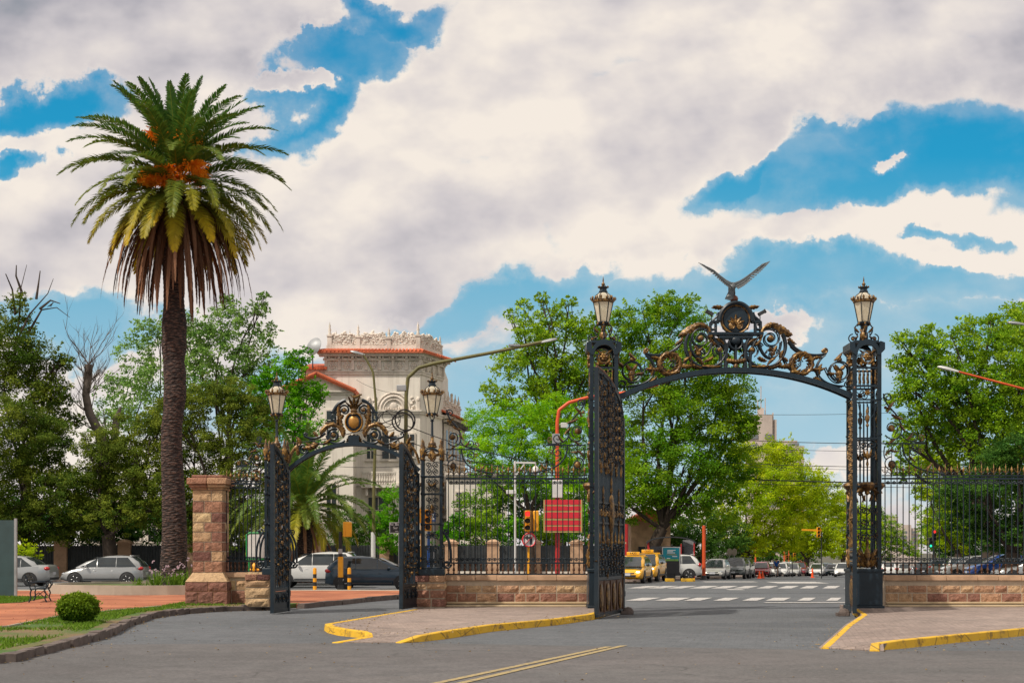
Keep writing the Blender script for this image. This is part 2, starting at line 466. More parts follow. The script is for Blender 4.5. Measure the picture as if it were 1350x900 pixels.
dens = mth('SUBTRACT', mth('ADD', fA, .40), mth('MULTIPLY', hole, 1.06))
mr = nt.nodes.new('ShaderNodeMapRange'); mr.interpolation_type = 'SMOOTHSTEP'; L(nt, dens, mr.inputs['Value']); mr.inputs['From Min'].default_value = .10; mr.inputs['From Max'].default_value = .50
mr2 = nt.nodes.new('ShaderNodeMapRange'); mr2.interpolation_type = 'SMOOTHSTEP'; L(nt, dens, mr2.inputs['Value']); mr2.inputs['From Min'].default_value = -.45; mr2.inputs['From Max'].default_value = .45
alpha = mth('MAXIMUM', mr.outputs['Result'], mth('MULTIPLY', mr2.outputs['Result'], .28))
mr3 = nt.nodes.new('ShaderNodeMapRange'); mr3.interpolation_type = 'SMOOTHSTEP'; L(nt, dens, mr3.inputs['Value']); mr3.inputs['From Min'].default_value = 1.0; mr3.inputs['From Max'].default_value = .25
edge = mr3.outputs['Result']
# relief: brighter where the field falls off towards the light
rel = mth('SUBTRACT', rA, rB)
big = cn(3.2, 3, .5, UVs, 0, (5, 2, 0)).outputs['Fac']
thick = blob(120, 50, 260, 90, 8, .7); thick2 = blob(1230, 50, 330, 75, -8, .7); thick3 = blob(620, 290, 260, 40, 15, .8); thick4 = blob(1330, 20, 200, 100, 0, .8)
tk = mth('MAXIMUM', mth('MAXIMUM', mth('MULTIPLY', thick, .9), mth('MULTIPLY', thick2, .55)), mth('MAXIMUM', mth('MULTIPLY', thick3, .45), mth('MULTIPLY', thick4, .9)))
shade = mth('ADD', mth('ADD', mth('MULTIPLY', rel, 1.7), mth('MULTIPLY_ADD', fA, .42, .68)), mth('MULTIPLY', mth('SUBTRACT', .5, big), .9))
shade = mth('SUBTRACT', mth('MULTIPLY_ADD', edge, .22, shade), mth('MULTIPLY_ADD', tk, .36, .06), clamp=True)
K = 10.0
def srgb(r, g, b):
    f = lambda c: (c / 255 / 12.92) if c / 255 <= .04045 else ((c / 255 + .055) / 1.055) ** 2.4
    return (f(r), f(g), f(b))
def kk(c, k=K): return tuple(x * k for x in c)
cc = ramp(nt, shade, [(0, srgb(142, 148, 158)), (.30, srgb(180, 177, 184)), (.55, srgb(208, 202, 204)), (.78, srgb(227, 219, 215)), (1, srgb(245, 235, 224))])
vm = nt.nodes.new('ShaderNodeVectorMath'); vm.operation = 'SCALE'; L(nt, cc, vm.inputs[0]); vm.inputs['Scale'].default_value = K
# clear sky: the physical sky, graded towards the photograph's teal blue
gr = ramp(nt, v, [(0, srgb(196, 214, 222)), (.06, srgb(174, 207, 222)), (.17, srgb(133, 188, 213)), (.23, srgb(92, 174, 208)), (.29, srgb(34, 156, 202)), (.42, srgb(16, 138, 190))])
gs = nt.nodes.new('ShaderNodeVectorMath'); gs.operation = 'SCALE'; L(nt, gr, gs.inputs[0]); gs.inputs['Scale'].default_value = K
blue = mixc(nt, .96, sky.outputs[0], gs.outputs[0])
final = mixc(nt, alpha, blue, vm.outputs[0])
L(nt, final, bg.inputs['Color'])
w.cycles.sampling_method = 'MANUAL'; w.cycles.sample_map_resolution = 512

sd = bpy.data.lights.new('sun', 'SUN'); sun = bpy.data.objects.new('sun', sd); COL.objects.link(sun)
sd.energy = 4.0; sd.angle = R(1.5); sd.color = (1, .92, .80)
az, el = R(SUN_AZ), R(SUN_EL)
sdir = Vector((math.sin(az) * math.cos(el), math.cos(az) * math.cos(el), math.sin(el)))
sun.rotation_euler = (-sdir).to_track_quat('-Z', 'Y').to_euler()
sc.view_settings.view_transform = 'Standard'; sc.view_settings.look = 'None'; sc.view_settings.exposure = 0; sc.view_settings.gamma = 1
sc.render.engine = 'CYCLES'
sc.cycles.max_bounces = 5; sc.cycles.diffuse_bounces = 3; sc.cycles.glossy_bounces = 2; sc.cycles.transparent_max_bounces = 6; sc.cycles.transmission_bounces = 4; sc.cycles.use_adaptive_sampling = True; sc.cycles.adaptive_threshold = .015
sc.cycles.use_denoising = True
# ---------------------------------------------------------------- ground, roads, pavements
def struct(o): o['kind'] = 'structure'; return o
AX = .292                                            # the avenue runs 0.292 m to the right per metre ahead
def axc(y): return 6.1 + AX * (y - 37)
g = MB(); ys = [-60, 76, 150, 330, 900, 6000]
for i in range(len(ys) - 1):
    for (x0, x1) in ((-6000, -300), (-300, 0), (0, 300), (300, 6000)):
        g.quad((x0, ys[i], gz(ys[i]) - .03), (x1, ys[i], gz(ys[i]) - .03), (x1, ys[i + 1], gz(ys[i + 1]) - .03), (x0, ys[i + 1], gz(ys[i + 1]) - .03))
struct(g.build('ground', M['terrain']))
g = MB(); g.add([(-120, -50, 0), (120, -50, 0), (120, 21.8, 0), (6, 22.9, 0), (-2, 24.9, 0), (-9, 24.3, 0), (-120, 30, 0)], [tuple(range(7))])
struct(g.build('front_road', M['asphalt_front']))
g = MB(); g.add([(-120, 29.9, -.006), (-9, 24.2, -.006), (-2, 24.8, -.006), (6, 22.8, -.006), (120, 21.7, -.006), (120, 56, -.006), (-120, 56, -.006)], [tuple(range(7))])
struct(g.build('gate_road', M['asphalt_gate']))
g = MB(); g.quad((-200, 55.4, .002), (200, 55.4, .002), (200, 76, .002), (-200, 76, .002)); struct(g.build('crossing_avenue', M['asphalt_far']))
g = MB(); hw = 10.5
for a, b in ((76, 150), (150, 330), (330, 1200)):
    g.quad((axc(a) - hw, a, gz(a) - .004), (axc(a) + hw, a, gz(a) - .004), (axc(b) + hw, b, gz(b) - .004), (axc(b) - hw, b, gz(b) - .004))
struct(g.build('avenue', M['asphalt_far']))
for nm, sgn in (('far_pavement', -1), ('far_pavement', 1)):
    g = MB()
    xi = lambda y: axc(y) + sgn * hw
    xo = lambda y: axc(y) + sgn * (hw + 5)
    far = sgn * 200
    g.slab([(xi(76), 76), (far, 76), (far, 80), (xo(80), 80), (xi(80), 80)][::1 if sgn > 0 else -1], lambda x, y: gz(y) - .03, lambda x, y: gz(y) + .12)
    for a, b in ((80, 150), (150, 330)):
        g.slab([(xi(a), a), (xo(a), a), (xo(b), b), (xi(b), b)], lambda x, y: gz(y) - .03, lambda x, y: gz(y) + .12)
    struct(g.build(nm, M['pavers'], bevel=0))

def kerb(path, w, z0, z1, mat, name='kerb', jitter=0, step=None, side=1, bev=.02):
    """kerb run along a path; top follows z1 (number or one per point)"""
    if not isinstance(z1, (list, tuple)): z1 = [z1] * len(path)
    P = [Vector((p[0], p[1], z)) for p, z in zip(path, z1)]
    o = MB()
    if step:                                             # separate stones
        for i in range(len(P) - 1):
            a, b = P[i], P[i + 1]; n = max(1, round((b - a).length / step))
            for k in range(n):
                p = a.lerp(b, k / n); q = a.lerp(b, (k + 1) / n)
                d = (q - p).normalized(); nn = Vector((-d.y, d.x, 0)) * side
                p = p + d * .012; q = q - d * .012
                j = lambda s=jitter: rnd.uniform(-s, s)
                zz = (p.z + q.z) / 2 + j(); ww = w * rnd.uniform(.85, 1.15)
                v = [(p.x + j(), p.y + j(), z0), (q.x + j(), q.y + j(), z0), (q.x + nn.x * ww, q.y + nn.y * ww, z0), (p.x + nn.x * ww, p.y + nn.y * ww, z0)]
                t = [(p.x + nn.x * .04 + j(), p.y + nn.y * .04, zz + j()), (q.x + nn.x * .04, q.y + nn.y * .04 + j(), zz + j()), (q.x + nn.x * ww + j(), q.y + nn.y * ww, zz + j()), (p.x + nn.x * ww, p.y + nn.y * ww + j(), zz + j())]
                o.add(v + t, [(3, 2, 1, 0), (4, 5, 6, 7), (0, 1, 5, 4), (1, 2, 6, 5), (2, 3, 7, 6), (3, 0, 4, 7)], (rnd.random(),) * 3)
    else:
        n = len(P); nrm = []
        for i in range(n):
            d = (P[min(i + 1, n - 1)] - P[max(i - 1, 0)]); d.z = 0; d.normalize()
            nrm.append(Vector((-d.y, d.x, 0)) * side)
        vs = []
        for p, q in zip(P, nrm):
            vs += [(p.x, p.y, z0), (p.x + q.x * .02, p.y + q.y * .02, p.z), (p.x + q.x * w, p.y + q.y * w, p.z), (p.x + q.x * w, p.y + q.y * w, z0)]
        fs = []
        for i in range(n - 1):
            for k in range(3): fs.append((i * 4 + k, i * 4 + k + 1, (i + 1) * 4 + k + 1, (i + 1) * 4 + k))
        fs += [(0, 1, 2, 3), ((n - 1) * 4 + 3, (n - 1) * 4 + 2, (n - 1) * 4 + 1, (n - 1) * 4)]
        o.add(vs, fs)
    return struct(o.build(name, mat, bevel=bev))

front = [(-16, 15.2), (-10.2, 18.0), (-7.7, 20.5), (-7.85, 23.2), (-8.05, 26.6), (-8.75, 30.6), (-9.2, 34.4), (-8.9, 36.8), (-8.2, 38.4), (-7.2, 39.0), (-6.75, 39.5)]
inner = [(-6.35, 40.2), (-5.75, 42.4), (-4.9, 45.8), (-4.0, 48.7), (-2.2, 54), (-1.8, 55.2)]
gl = [(-26, 17.5), (-14, 22.4), (-11.2, 25.4), (-10.4, 28.0), (-10.8, 32.4), (-10.5, 35.6), (-9.95, 38.4), (-10.0, 41.5), (-7.0, 41.5)]
g = MB(); g.slab(front + [(-6.35, 41.4)] + gl[::-1] + [(-26, 12), (-20, 13.5)], -.02, .115); lawn_base = struct(g.build('lawn', M['soil']))
g = MB(); g.slab([(-6.36, 40.25)] + inner + [(-60, 55.2), (-60, 17.5)] + gl[:-1] + [(-6.4, 41.3)], -.02, .12); struct(g.build('gravel_path', M['gravel']))
kerb(front, .24, -.02, .14, M['kerbstone'], 'stone_kerb', .018, .5, side=-1, bev=.012)
kerb(inner, .24, -.02, .15, M['kerbstone'], 'stone_kerb', .012, .7, side=-1, bev=.012)
kerb(gl[:-2], .09, .10, .15, M['concrete'], 'path_edging', .006, .9, side=-1, bev=.006)
g = MB(); g.slab([(-60, 54.4), (-2.0, 54.4), (-1.7, 55.5), (-60, 56.0)], -.02, .127); struct(g.build('kerbside_strip', M['concrete']))
# small lawn by the sign
g = MB(); g.slab([(-22, 38.5), (-15.8, 39.2), (-14.9, 41.5), (-15.6, 46), (-22, 47.5)], .115, .135); struct(g.build('lawn_patch', M['soil']))
# islands
isl = [(-3.95, 28.9), (-3.78, 28.2), (-3.35, 27.2), (-2.95, 26.6), (-2.75, 26.2)]
isl2 = [(-1.72, 25.2), (-1.45, 25.6), (-.56, 28.5), (.85, 31.0), (2.05, 33.2)]
zt = {}
P_ = [(-3.95, 28.9, .13), (-3.6, 28.0, .13), (-3.35, 27.2, .13), (-2.8, 26.3, .12), (-2.75, 25.9, .05), (-3.25, 24.95, .008), (-2.0, 24.9, .008), (-1.66, 25.5, .10), (-1.30, 26.1, .13), (-.42, 28.6, .13), (.95, 31.0, .13), (1.9, 33.3, .13), (2.78, 36.9, .13), (3.0, 37.0, .13), (3.0, 39.6, .13), (-2.5, 39.6, .13), (-2.62, 36.2, .13)]
def island(name, P, mat):
    o = MB(); n = len(P); cx = sum(p[0] for p in P) / n; cy = sum(p[1] for p in P) / n
    vs = [Vector(p) for p in P] + [Vector((p[0], p[1], -.02)) for p in P]
    o.add(vs, [tuple(range(n))] + [(i, i + n, (i + 1) % n + n, (i + 1) % n) for i in range(n)])
    ob = o.build(name, mat)
    bm = bmesh.new(); bm.from_mesh(ob.data); bmesh.ops.triangulate(bm, faces=[f for f in bm.faces if len(f.verts) > 4]); bm.to_mesh(ob.data); bm.free()
    return struct(ob)
island('pavement_island', P_, M['pavers'])
kerb([(-2.65, 36.2), (-3.98, 28.9), (-3.78, 28.0), (-3.45, 27.1), (-2.85, 26.25), (-2.78, 25.85), (-3.3, 24.9)], .17, -.02, [.135, .138, .138, .138, .12, .055, .012], M['kerb_yellow'], 'yellow_kerb', side=1, bev=.015)
kerb([(-1.98, 24.75), (-1.66, 25.25), (-1.28, 26.0), (-.40, 28.5), (1.0, 30.95), (1.95, 33.3), (2.80, 36.9)], .17, -.02, [.015, .11, .14, .14, .14, .14, .14], M['kerb_yellow'], 'yellow_kerb', side=1, bev=.015)
Pr = [(5.28, 23.5, .01), (6.2, 22.75, .01), (6.28, 23.1, .10), (6.7, 23.55, .13), (8.3, 25.3, .13), (10.2, 27.3, .13), (14, 30.6, .13), (22, 34, .13), (70, 36, .13), (70, 40.2, .13), (9.5, 39.6, .13), (9.25, 37.6, .13), (9.2, 36.9, .13), (8.5, 33.2, .13), (7.2, 29.5, .09)]
island('pavement_right', Pr, M['pavers'])
kerb([(5.28, 23.4), (7.2, 29.4), (8.5, 33.2), (9.1, 36.5)], .15, -.02, [.02, .10, .137, .137], M['kerb_yellow'], 'yellow_kerb', side=-1, bev=.015)
kerb([(6.12, 22.7), (6.22, 23.05), (6.7, 23.45), (8.35, 25.2), (10.3, 27.2), (14, 30.5), (22, 33.9), (70, 35.9)], .17, -.02, [.03, .11, .14, .14, .14, .14, .14, .14], M['kerb_yellow'], 'yellow_kerb', side=1, bev=.015)

# ---- painted markings
def paint(name, c, wear):
    m, nt, b = nmat(name)
    g_ = nt.nodes.new('ShaderNodeNewGeometry'); pos = g_.outputs['Position']
    f = noise(nt, 9, 6, .75, vec=pos)
    c2 = ramp(nt, f, [(wear - .06, (.13, .125, .12)), (wear + .08, c)])
    L(nt, c2, b.inputs['Base Color']); b.inputs['Roughness'].default_value = .8
    return m
M['mark_white'] = paint('worn_white_paint', (.50, .48, .46), .42)
M['mark_yellow'] = paint('worn_yellow_paint', (.36, .27, .12), .42)
def mark(name, quads, mat, z=.008):
    o = MB()
    for q in quads: o.quad(*[(x, y, z) for x, y in q])
    return struct(o.build(name, mat))
def gpt(px, py, z=0.0):
    y = F0 * (EYE - z) / (py - HZ0); return ((px - CX0) * y / F0, y)
def stripes(lst, y0, y1, slant):
    out = []
    for a, b in lst:
        (xa, Y0), (xb, _) = gpt(a, y1), gpt(b, y1)
        _, Y1 = gpt(a, y0)
        out.append([(xa, Y0), (xb, Y0), (xb + slant * (Y1 - Y0), Y1), (xa + slant * (Y1 - Y0), Y1)])
    return out
mark('crosswalk_marking', stripes([(824, 850), (863, 893), (901, 923), (940, 961), (978, 998), (1009, 1033), (1051, 1068), (1089, 1104)], 787.2, 791, AX), M['mark_white'])
mark('crosswalk_marking', stripes([(826, 848), (852, 873), (879, 899), (908, 930), (937, 957), (967, 986), (997, 1014), (1025, 1043), (1054, 1071), (1084, 1101), (1112, 1122)], 771.6, 774.8, AX), M['mark_white'])
mark('stop_line_marking', stripes([(1026, 1094)], 766.2, 768.2, 0) + stripes([(962, 983)], 775.9, 776.9, 0) + stripes([(1010, 1122)], 793.2, 794.0, 0) + stripes([(930, 1000)], 765.8, 766.6, 0), M['mark_white'])
dl = []
for off in (0, .36):
    x0, y0 = -2.27 + off, 14.0; x1, y1 = 1.62 + off * .8, 23.8 + off * .8
    dl.append([(x0, y0), (x0 + .13, y0), (x1 + .13, y1), (x1, y1)])
mark('centre_line_marking', dl, M['mark_yellow'])

# planter ring around the palm
def ring_pts(cx, cy, rx, ry, n=40): return [(cx + rx * math.cos(2 * PI * i / n), cy + ry * math.sin(2 * PI * i / n)) for i in range(n + 1)]
PX, PY = -12.95, 52.2
o = MB(); rp = ring_pts(PX - .6, PY, 4.0, 3.6)
for (a, b) in zip(rp[:-1], rp[1:]):
    ca = ((a[0] - PX + .6) * .95 + PX - .6, (a[1] - PY) * .95 + PY); cb = ((b[0] - PX + .6) * .95 + PX - .6, (b[1] - PY) * .95 + PY)
    vs = [(*a, .1), (*b, .1), (*cb, .1), (*ca, .1), (*a, .46), (*b, .46), (*cb, .46), (*ca, .46)]
    o.add(vs, [(4, 5, 6, 7), (0, 1, 5, 4), (2, 3, 7, 6)])
pl = thing('planter', 'low round concrete planter kerb around the tall palm', 'planter', (0, 0, 0))
o.build('rim', M['concrete'], pl)
o = MB(); o.slab([(p[0] * .97 + (PX - .6) * .03, p[1] * .97 + PY * .03) for p in rp[:-1]], .1, .38); o.build('soil', M['soil'], pl)

# ---- grass blades (stuff)
def fol_mat(name, c0, c1, trans=.35, rough=.7, spec=.12):
    m, nt, b = nmat(name)
    a = attr(nt); g_ = nt.nodes.new('ShaderNodeNewGeometry')
    nz = noise(nt, .6, 3, .6, vec=g_.outputs['Position'])
    sp = nt.nodes.new('ShaderNodeSeparateColor'); L(nt, a, sp.inputs[0])
    c = mixc(nt, sp.outputs[0], c0, c1)
    c = mixc(nt, ramp(nt, nz, [(.35, (.35, .35, .35)), (.65, (0, 0, 0))]), c, tuple(x * .55 for x in c0))
    hs = nt.nodes.new('ShaderNodeHueSaturation'); L(nt, c, hs.inputs['Color'])
    mr_ = nt.nodes.new('ShaderNodeMapRange'); L(nt, sp.outputs[1], mr_.inputs['Value']); mr_.inputs['To Min'].default_value = .55; mr_.inputs['To Max'].default_value = 1.45
    L(nt, mr_.outputs[0], hs.inputs['Value'])
    L(nt, hs.outputs[0], b.inputs['Base Color']); b.inputs['Roughness'].default_value = rough; b.inputs['Specular IOR Level'].default_value = spec
    tr = nt.nodes.new('ShaderNodeBsdfTranslucent'); L(nt, hs.outputs[0], tr.inputs['Color'])
    mx = nt.nodes.new('ShaderNodeMixShader'); mx.inputs[0].default_value = trans
    L(nt, b.outputs[0], mx.inputs[1]); L(nt, tr.outputs[0], mx.inputs[2]); L(nt, mx.outputs[0], nt.nodes['Material Output'].inputs[0])
    return m
def np_mesh(name, verts, nper, col, mat):
    """verts (N,nper,3) -> one face per row; col (N,3)"""
    n = len(verts); me = bpy.data.meshes.new(name)
    me.vertices.add(n * nper); me.vertices.foreach_set('co', np.ascontiguousarray(verts, dtype=np.float32).ravel())
    me.loops.add(n * nper); me.loops.foreach_set('vertex_index', np.arange(n * nper, dtype=np.int32))
    me.polygons.add(n); me.polygons.foreach_set('loop_start', np.arange(0, n * nper, nper, dtype=np.int32))
    try: me.polygons.foreach_set('loop_total', np.full(n, nper, dtype=np.int32))
    except Exception: pass
    at = me.color_attributes.new('Col', 'FLOAT_COLOR', 'POINT')
    c4 = np.concatenate([np.repeat(col, nper, axis=0), np.ones((n * nper, 1))], axis=1).astype(np.float32)
    at.data.foreach_set('color', c4.ravel())
    me.materials.append(mat); me.update(calc_edges=True); me.validate()
    return me
M['grass'] = fol_mat('lawn_grass_blades', (.075, .17, .015), (.20, .32, .03), .35)
def inside(poly, x, y):
    c = np.zeros(len(x), bool); n = len(poly)
    for i in range(n):
        x0, y0 = poly[i]; x1, y1 = poly[(i + 1) % n]
        k = ((y0 > y) != (y1 > y)) & (x < (x1 - x0) * (y - y0) / (y1 - y0 + 1e-12) + x0)
        c ^= k
    return c
def blades(poly, n, seed, h0, h1, z, name, bare=None):
    r = np.random.default_rng(seed)
    xs = [p[0] for p in poly]; ys_ = [p[1] for p in poly]
    x = r.uniform(min(xs), max(xs), n); y = r.uniform(min(ys_), max(ys_), n)
    k = inside(poly, x, y)
    f = np.sin(x * 1.1 + 1.3 * np.sin(y * .7)) + np.sin(y * .9 + 2 + np.sin(x * 1.7)) + .5 * np.sin(x * 3.1 + y * 2.3)
    k &= (f + r.normal(0, .5, n)) > -1.0
    if bare is not None:
        for (bx, by, rx, ry) in bare: k &= (((x - bx) / rx) ** 2 + ((y - by) / ry) ** 2 + r.normal(0, .25, n)) > 1
    x, y = x[k], y[k]; n = len(x)
    a = r.uniform(0, 2 * PI, n); h = r.uniform(h0, h1, n); w_ = .012 + .01 * r.random(n); ln = r.normal(0, .035, (n, 2))
    v = np.zeros((n, 3, 3))
    v[:, 0] = np.stack([x - np.cos(a) * w_, y - np.sin(a) * w_, np.full(n, z)], 1)
    v[:, 1] = np.stack([x + np.cos(a) * w_, y + np.sin(a) * w_, np.full(n, z)], 1)
    v[:, 2] = np.stack([x + ln[:, 0], y + ln[:, 1], z + h], 1)
    col = np.stack([r.random(n), .35 + .4 * r.random(n), r.random(n)], 1)
    me = np_mesh(name, v, 3, col, M['grass'])
    o = bpy.data.objects.new(name, me); COL.objects.link(o); o['kind'] = 'stuff'; o['label'] = 'short green grass of the kerbside lawn'; o['category'] = 'grass'
    return o
lp = [(p[0] - .28, p[1] + .1) for p in front] + gl[::-1]
blades(lp, 190000, 3, .03, .085, .11, 'grass', [(-9.35, 25.6, 1.3, 1.5), (-10.0, 28.2, .9, .8)])
gb = blades([(-22, 38.6), (-15.8, 39.2), (-14.9, 41.5), (-15.6, 46), (-22, 47.5)], 24000, 4, .03, .09, .13, 'grass')
def litter():
    r = np.random.default_rng(77); vs, cs = [], []
    segs = [(front, 0, .35), ([(-3.3, 24.9), (-2.85, 26.25), (-3.98, 28.9), (-2.65, 36.2)], 0, .4), ([(-1.98, 24.75), (-.40, 28.5), (1.95, 33.3)], 0, .5), ([(5.28, 23.4), (8.5, 33.2)], 0, .4), ([(6.2, 22.7), (10.3, 27.2), (22, 33.9)], 0, .5)]
    P = []
    for path, z, sp_ in segs:
        for a, b in zip(path[:-1], path[1:]):
            n = int(math.hypot(b[0] - a[0], b[1] - a[1]) * 22); t = r.random(n)
            for k in t: P.append((a[0] + (b[0] - a[0]) * k + r.normal(.15, sp_), a[1] + (b[1] - a[1]) * k + r.normal(0, sp_) - .2, .012))
    for k in range(500): P.append((r.uniform(-12, 14), r.uniform(15, 36), .012))
    for k in range(260): P.append((r.uniform(-14, -9.5), r.uniform(24, 40), .17))
    for (x, y, z) in P:
        if -3.9 < x < 2.6 and 25 < y < 37: z = .147
        s = r.uniform(.012, .032); a = r.uniform(0, 6.3); c_, s_ = math.cos(a) * s, math.sin(a) * s
        vs.append([[x - c_, y - s_, z], [x + s_ * .5, y - c_ * .5, z + r.uniform(0, .02)], [x + c_, y + s_, z], [x - s_ * .5, y + c_ * .5, z + r.uniform(0, .012)]]); cs.append([r.random(), r.uniform(.2, .9), 0])
    m = fol_mat('dry_leaf_litter', (.16, .10, .04), (.42, .30, .14), .1)
    o = bpy.data.objects.new('leaf_litter', np_mesh('leaf_litter', np.array(vs), 4, np.array(cs), m)); COL.objects.link(o); o['kind'] = 'stuff'; o['label'] = 'dry fallen leaves and grit scattered along the kerbs'; o['category'] = 'leaf litter'
litter()
gb['label'] = 'short green grass of the small patch under the sign posts'
# ---------------------------------------------------------------- stone walls
def stone():
    m, nt, b = nmat('rusticated_sandstone')
    a = attr(nt); sp = nt.nodes.new('ShaderNodeSeparateColor'); L(nt, a, sp.inputs[0])
    base = ramp(nt, sp.outputs[0], [(0, (.15, .072, .064)), (.25, (.28, .135, .10)), (.5, (.42, .22, .14)), (.72, (.55, .36, .21)), (1, (.62, .46, .26))])
    f = noise(nt, 4, 6, .7); f2 = noise(nt, 26, 5, .7)
    c = mixc(nt, ramp(nt, f, [(.33, (.6, .6, .6)), (.5, (0, 0, 0))]), base, (.12, .075, .055))
    c = mixc(nt, .35, c, f2, 'OVERLAY')
    L(nt, c, b.inputs['Base Color']); b.inputs['Roughness'].default_value = .9; b.inputs['Specular IOR Level'].default_value = .2
    mx = nt.nodes.new('ShaderNodeMath'); mx.operation = 'MULTIPLY_ADD'; L(nt, noise(nt, 7, 5, .65), mx.inputs[0]); mx.inputs[1].default_value = 2.5; L(nt, f2, mx.inputs[2])
    bump(nt, b, mx.outputs[0], .9, .035)
    return m
M['stone'] = stone()
M['mortar'] = simple('pale_mortar', (.52, .42, .31), .95, 0, .25, 3, .3)
M['coping'] = simple('sandstone_coping', (.50, .32, .20), .85, 0, .28, 2.2, .4)
def rough_block(o, x0, x1, z0, z1, yf, yb, col, r, bulge=.045):
    """one block with a rock-faced front (front towards -Y)"""
    nx = max(2, int((x1 - x0) / .09)); nz = max(2, int((z1 - z0) / .07)); vs = []; fs = []
    a1, a2, a3 = r.uniform(0, 6), r.uniform(0, 6), r.uniform(-.02, .02)
    for j in range(nz + 1):
        for i in range(nx + 1):
            u, v = i / nx, j / nz
            e = min(u, 1 - u) * (x1 - x0); ev = min(v, 1 - v) * (z1 - z0)
            k = min(1, e / .05) * min(1, ev / .05)
            d = k * (bulge * (.55 + .45 * math.sin(u * 5 + a1) * math.cos(v * 4 + a2)) + r.uniform(-.010, .012) + a3 * (u - .5))
            vs.append((x0 + (x1 - x0) * u, yf - d, z0 + (z1 - z0) * v))
    for j in range(nz):
        for i in range(nx):
            p = j * (nx + 1) + i; fs.append((p, p + 1, p + nx + 2, p + nx + 1))
    o.add(vs, fs, col)
    o.quad((x0, yf, z0), (x0, yf, z1), (x0, yb, z1), (x0, yb, z0), col); o.quad((x1, yf, z0), (x1, yf, z1), (x1, yb, z1), (x1, yb, z0), col)
    o.quad((x0, yf, z1), (x1, yf, z1), (x1, yb, z1), (x0, yb, z1), col)
def block_face(o, L_, rows, r, x0=0, yf=0, gap=.034, bulge=.045, pal=None, wmin=.3, wmax=.62):
    z = rows[0]
    for ri, (za, zb) in enumerate(zip(rows[:-1], rows[1:])):
        x = x0
        while x < x0 + L_ - .02:
            w_ = r.uniform(wmin, wmax) * (1.1 if ri else 1.0)
            if x + w_ > x0 + L_ - wmin * .6: w_ = x0 + L_ - x
            lo, hi = (pal[ri] if pal else (0, 1))
            c = r.uniform(lo, hi)
            rough_block(o, x + gap / 2, x + w_ - gap / 2, za + gap / 2, zb - gap / 2, yf, yf + .1, (c, r.random(), 0), r, bulge)
            x += w_
def stone_wall(name, label, x0, x1, y, z0, z1, th=.5, rows=None, pal=None, seed=1, step=True, loc=None):
    r = random.Random(seed); Lw = x1 - x0
    t = thing(name, label, 'wall', (x0, y, z0))
    H_ = z1 - z0
    o = MB(); o.box(Lw / 2, th / 2 + .012, (H_ - .15) / 2, Lw - .004, th, H_ - .15); o.build('core', M['mortar'], t)
    o = MB(); rows = rows or [.05, .33, H_ - .15]
    block_face(o, Lw, rows, r, pal=pal)
    block_b = MB(); o.build('facing_blocks', M['stone'], t)
    o = MB(); x = 0
    while x < Lw - .01:
        w_ = min(r.uniform(.5, .9), Lw - x)
        if Lw - x - w_ < .3: w_ = Lw - x
        zz = H_ - .075 + r.uniform(-.004, .004)
        o.prism([(x + .004, zz - .07), (x + w_ - .004, zz - .07), (x + w_ - .004, zz + .055), (x + .004, zz + .055)], -.06, th + .06, (r.random(),) * 3)
        o.prism([(x + .004, zz + .055), (x + w_ - .004, zz + .055), (x + w_ - .004, zz + .08), (x + .004, zz + .08)], -.02, th + .02, (r.random(),) * 3)
        x += w_
    o.build('coping', M['coping'], t, bevel=.012)
    if step:
        o = MB(); o.box(Lw / 2, -.12, .03, Lw - .01, .36, .055); o.box(Lw / 2, -.03, -.01 + .12, Lw - .03, .16, .05)
        o.build('base_step', M['step'], t, bevel=.01)
    return t
FY = 38.2                                    # the line of the railings
SCL = F0 / FY
def X_(px, y=FY): return (px - CX0) * y / F0
def Z_(py, y=FY): return (HZ0 - py) * y / F0 + EYE
wz1 = Z_(757.5)
stone_wall('stone_wall', 'low reddish sandstone wall between the small gate and the tall main gate pier', X_(585), X_(774), FY, .13, wz1, rows=[.09, .38, .60], pal=[(.2, .62), (.55, .85)], seed=3)
stone_wall('stone_wall', 'low sandstone wall right of the main gateway under the railings', X_(1167), X_(1167) + 19, FY, .13, wz1, rows=[.09, .38, .60], pal=[(.15, .7), (.5, .8)], seed=8)
# stone pedestals
def pedestal(label, x0, x1, yf, z0, z1, th, rows, pal, seed, top_dark=False):
    r = random.Random(seed); w_ = x1 - x0
    t = thing('stone_pedestal', label, 'pedestal', ((x0 + x1) / 2, yf, z0))
    o = MB(); o.box(0, th / 2 + .01, (z1 - z0 - .1) / 2, w_ - .02, th - .02, z1 - z0 - .1); o.build('core', M['mortar'], t)
    o = MB(); block_face(o, w_, rows, r, x0=-w_ / 2, pal=pal, bulge=.06)
    s = MB(); block_face(s, th, rows, r, pal=pal, bulge=.05)
    for sgn in (1, -1):                      # side faces
        Ms = Matrix.Translation((sgn * w_ / 2, 0 if sgn > 0 else th, 0)) @ Matrix.Rotation(sgn * PI / 2, 4, 'Z')
        o.add([Ms @ Vector(p) for p in s.v], s.f); o.c[-len(s.f):] = s.c
    o.build('facing_blocks', M['stone'], t)
    o = MB()
    H_ = z1 - z0; n = max(1, round(w_ / .45))
    for i in range(n): o.box(-w_ / 2 + (i + .5) * w_ / n, th / 2, H_ - .085, w_ / n - .01, th + .10, .17, col=(r.random(),) * 3)
    o.build('coping', M['coping'] if not top_dark else M['stone'], t, bevel=.02)
    return t
pedestal('rough stone pedestal carrying the lantern pier between the two gateways', X_(545, 37.6), X_(587, 37.6), 37.45, .12, Z_(758, 37.5), 1.0, [.02, .26, .50, .68], [(.2, .5), (.3, .6), (.6, .9)], 5, True)
